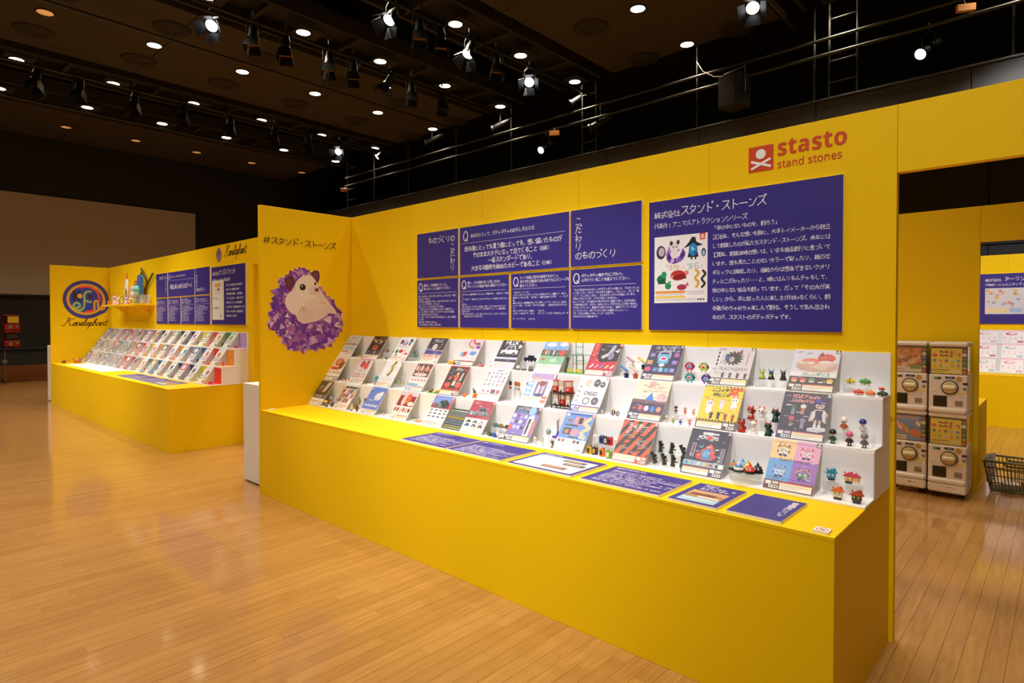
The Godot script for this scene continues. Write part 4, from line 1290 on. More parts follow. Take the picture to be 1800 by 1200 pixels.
		203:
			p.r(0, 0, 100, 60, "#3a3440")
			p.t("GRILLE", 24, 8, 12, "#d8d4dc", 0.17)
			p.e(44, 44, 14, 15, "#d9d4dc")
			p.l(66, 60, 84, 24, 2, "#c9a43a")
			p.r(0, 52, 34, 12, "#8a86a8")
			p.r(0, 62, 100, 18, "#4a4a96")
			p.r(0, 80, 100, 20, "#e2c9c4")
			for q in 7:
				p.e(9 + q * 14, 88, 5, 8, ["#d8a48c", "#e0b8a4", "#c9846c", "#d89c8c", "#e6c9bc", "#b8745c", "#d8b0a0"][q])
			foot(p, "#f0ecec", true, "#d87a5c")
		204:
			p.r(0, 0, 100, 122, "#e6d6dc")
			p.g([30, 0, 100, 0, 96, 40, 60, 44], "#e8c4cc")
			p.path([36, 4, 34, 24, 46, 36, 62, 40], 9, "#c98a8c")
			p.path([48, 0, 56, 16, 74, 24], 9, "#cf5a66")
			p.e(78, 22, 12, 6, "#8a3a3c")
			p.r(76, 30, 20, 14, "#7a52a8")
			p.e(30, 40, 9, 11, "#cfe2b8")
			p.g([18, 62, 42, 58, 44, 78, 24, 84], "#b8433f")
			p.e(18, 70, 8, 10, "#7fb8d8")
			p.e(74, 64, 16, 11, "#5f92d8")
			p.e(74, 56, 9, 3, "#a9c9ee")
			foot(p, "#463844", false, "#b8463c")
		205:
			p.r(0, 0, 100, 122, "#2f2b36")
			p.t("HILUX", 18, 2, 17, "#f2f1f4", 0.2)
			car_print(p, 12, 44, 78, "#e4e3e8", "#4a4a5c")
			p.e(90, 26, 7, 8, "#e2e2e6")
			p.r(0, 74, 100, 8, "#cfd2ea")
			for q in 6:
				car_print(p, 8 + q * 14, 88, 12, "#4a4866", "#20202a")
			p.r(0, 94, 100, 28, "#dcdae4")
			p.r(6, 98, 60, 3, "#e4dc78")
			small_rows(p, 6, 103, 84, 7, "#b0acb6")
			mark(p)
		206:
			p.r(0, 0, 100, 40, "#8ab0e4")
			p.e(30, 12, 22, 9, "#e0e8f4")
			p.e(78, 10, 18, 8, "#dfe6f2")
			p.r(0, 34, 100, 24, "#3f4a4a")
			for q in 9:
				p.r(6 + q * 10, 36, 6, 18, ["#c94a44", "#d9d4d0", "#e6c04a", "#3f6fb0", "#efeae6", "#b8544a", "#5f8f6a", "#d8a46a", "#8a6a9a"][q])
			p.e(84, 44, 12, 12, "#d85a4c")
			p.r(0, 58, 100, 34, "#8fc39a")
			p.r(10, 68, 14, 10, "#dc5f50")
			p.e(60, 76, 16, 8, "#b4d8bc")
			p.r(0, 92, 100, 30, "#ece9ec")
			p.r(6, 96, 50, 3, "#e9df6a")
			small_rows(p, 6, 101, 84, 8, "#b4b0b4")
			mark(p)
		207:
			p.r(0, 0, 100, 122, "#c2304c")
			p.g([26, 0, 100, 0, 100, 66, 40, 72, 24, 50], "#2d2830")
			p.t("バズーカ花", 6, 6, 11, "#f0a83c", 0.16, true)
			p.g([38, 50, 70, 30, 78, 38, 46, 60], "#c9c6d2")
			p.g([58, 38, 70, 6, 80, 8, 72, 50], "#b4b2c2")
			p.e(72, 48, 10, 14, "#8a88a8")
			p.g([78, 28, 98, 22, 92, 36], "#d8d4d8")
			p.r(44, 10, 24, 2, "#5fa8d8")
			for q in 5:
				p.g([10 + q * 18, 92, 20 + q * 18, 80, 24 + q * 18, 84, 14 + q * 18, 96], ["#e8e2e6", "#e8a4b4", "#4f8fd8", "#e6c85a", "#d8d0d4"][q])
			foot(p, "#a82c48", true, "#e9c9a4")
			mark(p)
		208:
			p.r(0, 0, 100, 122, "#262250")
			p.t("カートロボマン", 34, 4, 8.4, "#d8d4e6", 0.16)
			p.t("ゲームズ", 40, 14, 9, "#e8e2ee", 0.18)
			p.r(34, 32, 32, 32, "#58b0d8")
			p.e(50, 48, 11, 8, "#e6e2ea")
			p.e(50, 48, 8, 5, "#d84a72")
			p.path([32, 44, 36, 26, 64, 26, 68, 44], 3, "#c9c4dc")
			p.e(50, 70, 9, 6, "#cfd8ea")
			for e in [[14, 36, "#3f86b8"], [86, 34, "#8a5ab8"], [12, 62, "#d8b84c"], [86, 60, "#6f7ad0"]]:
				p.r(e[0] - 8, e[1] - 7, 16, 14, e[2])
				p.e(e[0], e[1], 5, 4, "#dc6a86")
			p.e(12, 86, 9, 8, "#dc4a76")
			for q in 4:
				p.r(28 + q * 17, 80, 13, 13, ["#5f8ad0", "#8ac0e0", "#4f9ac4", "#9a92d8"][q])
			foot(p, "#2f2a5c", false, "#e0703c")
			mark(p, "#2f2a55")
		209:
			p.r(0, 0, 100, 122, "#d6d0d4")
			p.r(4, 14, 12, 50, "#e9e6e8")
			p.t("闇", 8, 4, 8, "#3a363c", 0.12)
			p.t("ビルド", 6, 4, 7, "#3c383e", 0.14)
			for q in 14:
				p.g([50, 34, 50 + cos(q * 0.45) * 27, 36 + sin(q * 0.45) * 25, 50 + cos(q * 0.45 + 0.3) * 21, 36 + sin(q * 0.45 + 0.3) * 20], "#3a3740")
			p.e(50, 36, 19, 17, "#3f3c46")
			p.e(46, 40, 7, 9, "#b8b2b8")
			p.g([26, 24, 40, 30, 34, 44], "#4a5fa0")
			p.g([56, 20, 68, 6, 70, 24], "#8a4a44")
			for q in 4:
				p.e(10, 20 + q * 12, 3, 5, "#4a464e")
			p.r(84, 18, 3, 40, "#c98a8c")
			p.t("BUILD WIZARDS", 20, 66, 8.4, "#4a464c", 0.1, false, 0.98)
			for q in 5:
				creature(p, 14 + q * 19, 90, 5.4, ["#d9d6b4", "#4c4a66", "#5a5060", "#6f3f44", "#4a4348"][q], "#4a4650")
			foot(p, "#4f4350", false, "#d8d25c")
			mark(p, "#2c282c")
		210:
			p.r(0, 0, 100, 122, "#d9d6e6")
			p.g([10, 40, 66, 60, 98, 40, 98, 56, 66, 76, 10, 54], "#c9a596")
			p.g([10, 40, 44, 24, 98, 40, 66, 60], "#ddc2b6")
			p.e(38, 36, 19, 10, "#dd7a5f")
			p.e(72, 26, 19, 14, "#d1443f")
			p.g([54, 18, 62, 6, 66, 20], "#7a2c2c")
			p.e(36, 40, 14, 4, "#efe6e0")
			p.e(72, 36, 14, 4, "#efe4de")
			for q in 4:
				p.path([22 + q * 10, 32, 26 + q * 10, 36, 25 + q * 10, 42], 1.2, "#f0b09a")
				p.path([60 + q * 8, 17, 63 + q * 8, 24, 62 + q * 8, 32], 1.0, "#e5766c")
			p.e(20, 39, 3.4, 3, "#efe6e0")
			p.e(90, 33, 3.4, 3, "#efe6e0")
			p.l(10, 54, 66, 76, 1.4, "#b08a7c")
			p.l(16, 47, 62, 64, 0.8, "#c4a296")
			p.r(0, 66, 100, 14, "#e9e6ea")
			p.t("スシニギリス", 26, 68, 10, "#3f8a72", 0.17)
			p.r(0, 80, 100, 20, "#3d3036")
			for q in 5:
				p.e(12 + q * 19, 90, 7, 6, ["#e0704a", "#d85a6a", "#6f9a8a", "#3a3436", "#e6c04a"][q])
				p.r(7 + q * 19, 93, 10, 3, "#efe9e4")
			foot(p, "#463238", false, "#de7a54")
			mark(p, "#2c282c")

func print_booklets() -> void:
	# boards that lie flat on the counter, read from the front
	var p := sheet(1560, 760, NAVY)
	var filler := "商品企画から出てくるまでの作り方、/ひとつのカプセルトイができるまでには、たくさんの/人の手と時間がかかっています。まずは企画を考え、/形を描き、立体の造形にしていきます。/精巧な造形と彩りを商品にするため、何度も試作を/見ながら、価格の中で可能なかぎりの挑戦をして/いきます。楽しさが伝わるように、/最後まで想いをこめて、世の中に出していきます。"
	for k in 3:
		p.area(k * 520, 0, 516, 372, 41, 30)
		p.t(["商品ができるまで1", "商品ができるまで2", "商品ができるまで3"][k], 2.4, 2.0, 1.8, LETTER, 0.13)
		p.rows(filler, 4, [10, 12, 7][k], 1.5 if k < 2 else 1.6, 32, 2.1 if k < 2 else 2.6, LETTER, 0.13)
		keep(p, "k%d" % k)
	p.area(0, 376, 516, 372, 41, 30)
	p.r(2.2, 4.4, 36.6, 23.4, "#f2f1f3")
	p.t("企画を立てる", 2.4, 1.2, 2.0, LETTER, 0.13)
	for e in [[20, 6, 14, 4.2, "#5f5650"], [24, 11.6, 13, 4.2, "#5f5048"], [17, 20, 15, 4.4, "#8a6450"]]:
		p.r(e[0], e[1], e[2], e[3], e[4])
		p.r(e[0] + 1, e[1] + 1, e[2] - 4, 1.4, "#d0a487")
	p.r(8, 12, 9, 0.7, "#c9a0a4")
	p.r(9, 16, 7, 0.7, "#e6b27c")
	p.r(7, 20, 8, 1.0, "#d8c4b8")
	keep(p, "k3")
	p.area(520, 376, 262, 372, 21, 30)
	p.t("商品の", 4, 1.6, 2.0, LETTER, 0.13)
	p.t("いろいろな色を", 4, 4.4, 2.1, LETTER, 0.14)
	p.t("考えています", 4, 7.2, 2.1, LETTER, 0.14)
	p.r(2.6, 11, 15.8, 16.5, "#b8845c")
	p.r(2.6, 21.6, 15.8, 5.9, "#a9d0e0")
	p.g([2.6, 11, 18.4, 11, 18.4, 16, 12, 14.5, 2.6, 17.5], "#cfa27a")
	p.r(4, 15.5, 11, 2.6, "#7a3f2c")
	p.r(8.4, 19, 9, 2, "#e9e0d6")
	p.r(3.4, 23, 13, 1.2, "#e9e4df")
	keep(p, "k4")
	p.area(790, 376, 262, 372, 21, 30)
	p.t("商品開発について", 16.4, 2.2, 2.7, LETTER, 0.13, true)
	keep(p, "k5")
	p.area(1060, 376, 120, 120, 12, 12)
	p.r(0, 0, 12, 12, "#f1edee")
	p.e(6, 6, 4.6, 4.6, "#c9343a")
	p.e(6, 6, 3.7, 3.7, "#f1edee")
	p.r(4.2, 4.4, 3.6, 3.0, "#8a868a")
	p.l(3.0, 3.0, 9.0, 9.0, 0.8, "#c9343a")
	keep(p, "nosign")
	p.area(1190, 376, 120, 120, 12, 12)
	p.r(0, 0, 12, 12, "#edebec")
	small_rows(p, 2, 2, 8, 4, "#a8a4a8")
	keep(p, "notice")
	prints.booklets = print_material(p.im)

func print_far_boards() -> void:
	var p := sheet(1024, 700, NAVY)
	p.area(0, 0, 210, 152, 49.8, 36)
	p.t("ものづくりの", 14.0, 4.0, 5.3, LETTER, 0.1)
	p.t("こだわり", 40.5, 10.4, 5.3, LETTER, 0.1, true)
	keep(p, "f1")
	p.area(212, 0, 436, 152, 103.8, 36)
	p.t("Q", 3.0, 3.2, 7.4, LETTER, 0.11, false, 0.85)
	p.t("あなたにとって、ガチャガチャのおもしろさとは", 11.5, 5.6, 2.8, LETTER, 0.11, false, 0.95)
	p.r(2.4, 12.2, 98, 0.4, LETTER)
	p.t("手軽に楽しめる小さなアート", 8, 18, 7.0, LETTER, 0.12, false, 0.95)
	keep(p, "f2")
	p.area(650, 0, 216, 152, 51.6, 36)
	p.t("こだわり", 3.4, 4.6, 5.2, LETTER, 0.1, true)
	p.t("のものづくり", 3.2, 26.4, 5.2, LETTER, 0.1)
	keep(p, "f3")
	var heads := ["最後に、今後挑戦したいこと、/楽しみたいことを教えてください。", "逆に、これは売れないと思ったのに/大ヒットした商品を教えてください。", "ヒット商品をひとつ。/またそれが商品化されるまでの/エピソードを教えてください。", "ガチャガチャ制作でのこだわり、/心がけていることを教えてください。"]
	var body := "小さなアートを手軽に楽しめるように、/世の中の人が見たことのない商品を考えています。/一人で出すと想像できないものも、みんなで/考えると形になっていきます。/心にのこる商品を創ることが大切です。/代表作はいまも作られていて、/時代をこえて楽しまれています。/これからも創り方にこだわって、/おもしろいものを伝えていきたい。"
	for k in 4:
		p.area(k * 216, 156, 212, 160, 50.5, 38)
		question(p, heads[k], body, 24, 1.9)
		keep(p, "f%d" % (k + 4))
	p.area(0, 330, 430, 310, 101.5, 73.5)
	p.t("株式会社", 3.4, 6.0, 5.0, LETTER, 0.1)
	p.t("ケンエレファント", 24.0, 4.0, 7.0, LETTER, 0.1, false, 0.9)
	p.t("代表作：立体商品 小物企画 表現", 3.4, 15, 4.4, LETTER, 0.1, false, 0.9)
	p.rows("わたしたちの想いの中には世の中を/面白くしたい商品があります。/時代の性格や林の物語、商品企画は/アートと小さな物語。人生をカタチに/創るものづくりと、心の中の宝物を/人に伝えるモノや商品を軽やかに、作り/手の方々と手に取る人、商品の通りを/創る側の心にこだわる。", 46, 23, 2.9, 18, 5.4, LETTER, 0.13)
	keep(p, "f8")
	p.area(440, 330, 120, 230, 40, 76)
	p.r(0, 0, 40, 76, "#e6e4df")
	p.r(9, 6, 20, 6, "#e6a62f")
	p.r(11, 12, 17, 14, "#d8d6d2")
	p.r(18, 16, 8, 3, "#a83c34")
	p.t("アーティスト", 4, 33, 4, "#4a4644", 0.14, false, 0.8)
	for e in [[5, 52, "#8a4a34"], [12, 51, "#6a5a44"], [17, 52, "#c95a3a"], [27, 50, "#cfc8bc"], [28, 66, "#4a4440"]]:
		p.r(e[0], e[1], 3, 4, e[2])
	keep(p, "fsheet")
	p.area(570, 330, 430, 310, 101.5, 73.5)
	p.t("株式会社", 6, 7, 4.6, LETTER, 0.11)
	p.t("ターリン・インターナショナル", 28, 4.6, 6.4, LETTER, 0.11, false, 0.9)
	p.t("代表作：にゃんこキッチンシリーズ", 6, 14, 4.0, LETTER, 0.12, false, 0.95)
	p.r(6, 21, 44, 38, "#d8d6de")
	for q in 22:
		p.e(9 + fposmod(q * 17.31, 38), 25 + fposmod(q * q * 3.17, 23), 2.2, 1.8, ["#e6b83c", "#d8a8b8", "#8fb0d8", "#e0c9a4", "#c98a7a"][q % 5])
	p.r(7, 51, 26, 6, "#e9d9a8")
	p.r(34, 50, 14, 7, "#a4c0e0")
	p.rows("「普通な人があつまってみんなで/ものが出てくることもある会社です/たカプセルトイのシリーズは、にゃん/伝説メーカーとして始まり、/さ、商品やキッチンとのコラボを、/雑貨まで形になる企画としていく/ント「カプセル」を創る商品、/商品づくりですから人に伝える。/“チャレンジ”を心に、時には/なる、トレンドを取り入れながら/でいただけるような。", 53, 21, 2.7, 20, 4.1, LETTER, 0.13)
	keep(p, "f9")
	prints.far_boards = print_material(p.im)

func print_far_posters() -> void:
	# the product cards of the far booths, each a few dozen pixels in view
	var tints := ["#e9e6ea", "#dfe3ea", "#f0e9ec", "#e6ecef", "#efe9dc", "#e9dfe2", "#dbe6ee", "#efecdf", "#e6e0ec", "#e2e6e0"]
	var inks := ["#7a7468", "#4f5f86", "#c0546a", "#8a9a6a", "#3f3a40", "#d8744a", "#6a86b0", "#b89a4a", "#9a5fa0", "#4a7a74"]
	var p := sheet(1024, 1092, PAPER)
	var gen := RandomNumberGenerator.new()
	gen.seed = 5
	for n in 56:
		p.area(n % 8 * 128, n / 8 * 156, 128, 156, 100, 122)
		var early := n % 15 < 8
		p.r(0, 0, 100, 122, (["#a39c98", "#c4bcbc", "#d8c2cc", "#b8c2cc", "#cfc4b4", "#9c9694", "#d2b4b8", "#b4bcb8", "#dcd4d2", "#aab6c6"] if early else tints)[gen.randi() % 10])
		var a: String = inks[gen.randi() % 10]
		var b: String = inks[gen.randi() % 10]
		if early:
			for q in 26:
				p.g([gen.randf() * 100, gen.randf() * 96, gen.randf() * 100, gen.randf() * 96, gen.randf() * 100, gen.randf() * 96], inks[gen.randi() % 10]) if q < 2 else p.r(gen.randf() * 90, gen.randf() * 92, 4 + gen.randf() * 14, 3 + gen.randf() * 6, (inks + tints)[gen.randi() % 20])
		if n >= 46:
			# the pastel cards of the rear booth
			p.r(0, 0, 100, 122, ["#ece4e8", "#efe9ec", "#e9dfe4"][n % 3])
			a = ["#d88a9c", "#c9a4b0", "#b8505c", "#8fb8c4"][n % 4]
			b = ["#e6b8c4", "#c2566a", "#d8c4cc"][n % 3]
			p.r(0, 0, 100, 14, b)
			p.e(40, 36, 26, 13, a)
			p.e(44, 34, 17, 8, "#f2dfe4")
		elif n % 3 == 0:
			p.r(6, 8, 88, 50, b)
			p.e(50, 34, 26, 18, tints[gen.randi() % 10])
		else:
			p.t(["カプセル", "アート", "ミニチュア", "シリーズ"][n % 4], 10, 8, 15, a, 0.14)
			p.e(30 + gen.randf() * 40, 48, 20, 16, b)
		for q in 8:
			p.e(12 + q % 4 * 25, 72 + q / 4 * 15, 7 if n < 46 else 4, 5.5 if n < 46 else 3, inks[gen.randi() % 10] if n < 46 or q % 3 == 0 else "#c9929c")
		p.r(4, 100, 62, 16, "#f2efe8")
		small_rows(p, 8, 104, 52, 4, "#a8a4a0")
		p.r(70, 100, 26, 16, a)
		keep(p, "q%d" % n)
	prints.far_posters = print_material(p.im, 0.35)

func print_hedgehog() -> void:
	# photograph of a stone-backed hedgehog toy, cut out; drawn 100 wide, 107 high
	var p := sheet(600, 642, "#6a34a0")
	p.area(0, 0, 600, 642, 100, 107)
	var tones := ["#6a2bb0", "#8a4cc4", "#9f62c8", "#b67ad2", "#551f98", "#cfa4e0", "#bd8ccf", "#7a3cbc", "#e2c4ea", "#a062a0", "#8a3f94"]
	var gen := RandomNumberGenerator.new()
	gen.seed = 11
	for k in 520:
		var x := gen.randf() * 100
		var y := gen.randf() * 107
		var s := 2.6 + gen.randf() * 4.6
		var a := gen.randf() * TAU
		var t: String = tones[gen.randi() % tones.size()]
		p.g([x + cos(a) * s, y + sin(a) * s, x + cos(a + 2.0) * s * 0.8, y + sin(a + 2.0) * s, x + cos(a + 4.1) * s, y + sin(a + 4.1) * s * 0.8], t)
	for k in 90:
		# narrow bright edges between facets
		var x := gen.randf() * 100
		var y := gen.randf() * 107
		var a := gen.randf() * TAU
		p.l(x, y, x + cos(a) * 6, y + sin(a) * 6, 0.55, "#e6cdee" if k % 2 else "#431270")
	# body and face
	p.g([22, 40, 30, 34, 36, 20, 44, 12, 54, 10, 61, 16, 66, 26, 72, 34, 79, 43, 88, 52, 91, 58, 76, 57, 72, 62, 66, 66, 56, 68, 46, 70, 38, 66, 34, 56, 26, 52], "#e6d5d6")
	p.e(44, 44, 22, 17, "#e9dadb")
	p.e(62, 52, 17, 13, "#e4d0d2")
	p.e(50, 26, 15, 14, "#ecdfe0")
	p.g([54, 24, 64, 24, 68, 32, 60, 36, 52, 34], "#e2cccd")
	p.e(70, 46, 9, 6, "#ead9d8")
	p.e(48, 60, 11, 7, "#ddc7ce")
	# ears
	p.g([21, 18, 28, 13, 33, 14, 34, 20, 29, 32, 24, 28], "#5c2340")
	p.g([23, 19, 28, 16, 31, 18, 29, 27, 25, 25], "#6f3350")
	p.g([54, 8, 60, 4, 66, 6, 67, 14, 64, 21, 58, 12], "#5c2340")
	p.g([58, 8, 62, 6, 65, 9, 64, 16, 60, 12], "#7a4058")
	# eyes, nose, paws
	p.e(44.5, 26, 4.0, 3.9, "#4a4034")
	p.e(44.5, 26, 3.1, 3.0, "#191512")
	p.e(43.6, 25, 1.0, 0.9, "#f2efec")
	p.e(61, 21, 1.4, 2.0, "#241d1a")
	p.e(63, 28.5, 2.8, 2.3, "#6a3a40")
	p.e(62.4, 28, 1.0, 0.8, "#8f5a60")
	p.path([41, 55, 44, 50, 46, 55], 1.4, "#d29a8c")
	p.path([44, 50, 47, 51, 48, 54], 1.2, "#d8a698")
	p.path([66, 46, 70, 43, 75, 45], 1.1, "#d8a698")
	keep(p, "hedgehog")
	prints.hedgehog = print_material(p.im, 0.5)

func print_emblem() -> void:
	# the far booth's oval emblem, 100 wide, 84 high
	var p := sheet(420, 352, "#2f3a9a")
	p.area(0, 0, 420, 352, 100, 84)
	p.r(0, 0, 100, 84, "#3b3f90")
	for e in [[42, 34, "#e6a62f"], [36, 28.5, "#3a3f92"], [35, 27.6, "#2f3fb4"]]:
		p.e(50, 42, e[0], e[1], e[2])
	p.path([37, 16, 52, 14, 66, 18, 76, 28, 80, 44], 4.6, "#ea4f46")
	p.path([49, 68.5, 58, 68, 65, 66], 4.6, "#ea4f46")
	p.r(22, 23, 4.6, 24, "#2a2426")
	p.l(27, 34, 37, 25, 4, "#2a2426")
	p.l(28, 36, 37, 45, 4, "#2a2426")
	p.e(36.5, 35, 5.6, 5.0, "#e8b02f")
	p.path([61, 25, 53, 25, 47, 30, 46, 40, 46, 54, 42, 63, 34, 66, 26, 62, 23, 55, 28, 50, 35, 52, 36, 58, 30, 60], 4.4, "#9cc060")
	p.path([46, 42, 54, 47, 61, 47], 4.2, "#9cc060")
	p.path([56, 29, 50, 35, 56, 41], 2.6, "#3a4fa8")
	p.e(59, 35.5, 5, 4.2, "#3a1f22")
	p.path([68, 64, 68, 50, 71, 45, 75, 46, 76, 52, 76, 58, 80, 63, 88, 62, 91, 56, 91, 44], 4.6, "#e6a62f")
	keep(p, "emblem")
	prints.emblem = print_material(p.im, 0.5)

func print_machine_cards() -> void:
	var p := sheet(1024, 512, PAPER)
	# three display cards and the front stickers of the capsule machines
	p.area(0, 0, 256, 256, 100, 100)
	p.r(0, 0, 100, 100, "#b8562f")
	p.r(4, 4, 90, 90, "#d0763c")
	p.r(10, 6, 60, 14, "#9a2f22")
	p.t("おつまみ", 14, 7, 12, "#ecc04a", 0.17)
	p.r(0, 22, 9, 54, "#dd8a2c")
	for k in 26:
		p.e(18 + fposmod(k * 17.3, 74), 32 + fposmod(k * 11.9, 42), 8, 6, ["#c9a06a", "#a83a2c", "#d8c4a4", "#8a5a34", "#e0b07a", "#6a4630"][k % 6])
	p.r(0, 78, 100, 22, "#d8cfc0")
	p.r(60, 74, 38, 14, "#4f8a4a")
	small_rows(p, 6, 84, 44, 5, "#8a847a")
	keep(p, "m0")
	p.area(256, 0, 256, 256, 100, 100)
	p.r(0, 0, 100, 100, "#e6cc2c")
	p.e(12, 28, 9, 7, "#d8442c")
	for k in 4:
		p.e(32 + k % 2 * 17, 14 + k / 2 * 14, 4.4, 4, "#2b2824")
		p.e(40 + k % 2 * 14, 16 + k / 2 * 14, 4.4, 4, "#c93a2e")
	p.r(62, 10, 8, 26, "#c23a2c")
	p.l(72, 12, 80, 34, 1.6, "#4a7a52")
	p.g([80, 20, 96, 18, 94, 36], "#d8503c")
	for k in 10:
		p.e(12 + k % 5 * 19, 48 + k / 5 * 20, 6, 5, ["#3f5a9a", "#dd7a5c", "#7a3f5a", "#a9c4d8", "#4a86c4", "#e0a04a", "#8ab06a", "#d8c9a4", "#cf9a6a", "#9a8a92"][k])
		p.r(7 + k % 5 * 19, 55 + k / 5 * 20, 11, 1.3, "#4a4230")
	p.r(4, 84, 56, 3, "#6a4a86")
	small_rows(p, 4, 89, 54, 3, "#8a7d3a")
	p.r(64, 84, 30, 8, "#d8cdb0")
	keep(p, "m1")
	p.area(512, 0, 256, 256, 100, 100)
	p.r(0, 0, 100, 100, "#5a86c4")
	p.t("きょうりゅう", 18, 2, 12, "#ef8a3c", 0.2)
	for k in 30:
		p.e(6 + fposmod(k * 13.7, 90), 22 + fposmod(k * 9.1, 56), 5, 7, ["#e6dfe2", "#d85a6a", "#e89a3c", "#7ab06a", "#8a5a9a", "#f0e0c4", "#d8743c"][k % 7])
	p.e(80, 70, 20, 16, "#d86a4c")
	p.r(0, 80, 50, 20, "#d6ccc2")
	small_rows(p, 4, 84, 40, 5, "#8a847e")
	keep(p, "m2")
	# stickers
	p.area(768, 0, 256, 64, 100, 25)
	p.r(0, 0, 100, 25, "#242a52")
	p.t("ちゅうい", 30, 6, 12, "#d8d4e2", 0.15)
	keep(p, "s0")
	p.area(768, 64, 128, 128, 50, 50)
	p.r(0, 0, 50, 50, "#dcd2cc")
	p.r(0, 0, 50, 11, "#d9b43c")
	small_rows(p, 5, 16, 38, 12, "#a89c94")
	keep(p, "s1")
	p.area(896, 64, 128, 64, 50, 25)
	p.r(0, 0, 50, 25, "#2f6a44")
	p.r(28, 4, 20, 16, "#23264a")
	p.t("100", 3, 6, 10, "#dcd8d0", 0.14)
	keep(p, "s2")
	p.area(896, 128, 128, 64, 50, 25)
	p.r(0, 0, 50, 25, "#d9cbbd")
	p.t("ガチャ", 4, 5, 13, "#c4563a", 0.14)
	keep(p, "s3")
	p.area(768, 192, 128, 64, 50, 25)
	p.r(0, 0, 50, 25, "#e6ded6")
	for k in 4:
		p.e(12 + k * 9, 13, 5, 5, ["#c23a34", "#2a2628", "#e0a43a", "#3f8fb0"][k])
	keep(p, "s4")
	p.area(0, 260, 256, 250, 100, 98)
	p.r(0, 0, 100, 98, "#e9e7ea")
	p.t("チラシ", 12, 8, 20, "#3a3640", 0.14)
	for k in 5:
		p.r(10, 36 + k * 11, 80, 7, ["#c9c4cc", "#4a4650", "#d8a4b0", "#8a8690", "#c9c4cc"][k])
	keep(p, "flyer")
	prints.machine = print_material(p.im, 0.35)

# ------------------------------------------------------------------ the hall: floor, walls, ceiling
const HALL_LO := Vector3(-14.0, 0, -8.7)
const HALL_HI := Vector3(9.6, 7.4, 8.6)
const PLANK_W := 0.0735

func plank_mesh(length: float, shift: Vector2) -> ArrayMesh:
	# a board with eased edges; grain along z; top at y = 0
	var key := "plank %f %v" % [length, shift]
	if mesh_cache.has(key):
		return mesh_cache[key]
	var st := begin()
	add_plank(st, Vector3.ZERO, length, shift)
	var m := done(st)
	mesh_cache[key] = m
	return m

func add_plank(st: SurfaceTool, at: Vector3, length: float, shift: Vector2) -> void:
	var x := PLANK_W / 2 - 0.00035
	var z := length / 2 - 0.00025
	var b := 0.0004
	var top := [Vector3(-x + b, 0, -z), Vector3(x - b, 0, -z), Vector3(x - b, 0, z), Vector3(-x + b, 0, z)]
	for q in [[top[0], top[1], top[2], top[3], Vector3.UP],
			[top[0], top[3], Vector3(-x, -0.004, z), Vector3(-x, -0.004, -z), Vector3(-1, 0.3, 0)],
			[top[1], top[2], Vector3(x, -0.004, z), Vector3(x, -0.004, -z), Vector3(1, 0.3, 0)],
			[top[0], top[1], Vector3(x, -0.004, -z), Vector3(-x, -0.004, -z), Vector3(0, 0.1, -1)],
			[top[3], top[2], Vector3(x, -0.004, z), Vector3(-x, -0.004, z), Vector3(0, 0.1, 1)]]:
		var v := [q[0], q[1], q[2], q[0], q[2], q[3]]
		if (v[1] - v[0]).cross(v[2] - v[0]).dot(q[4]) > 0:
			v = [q[0], q[2], q[1], q[0], q[3], q[2]]
		for p in v:
			st.set_uv(Vector2(p.x, p.z) * Vector2(1.6, 0.55) + shift)
			st.add_vertex(at + p)

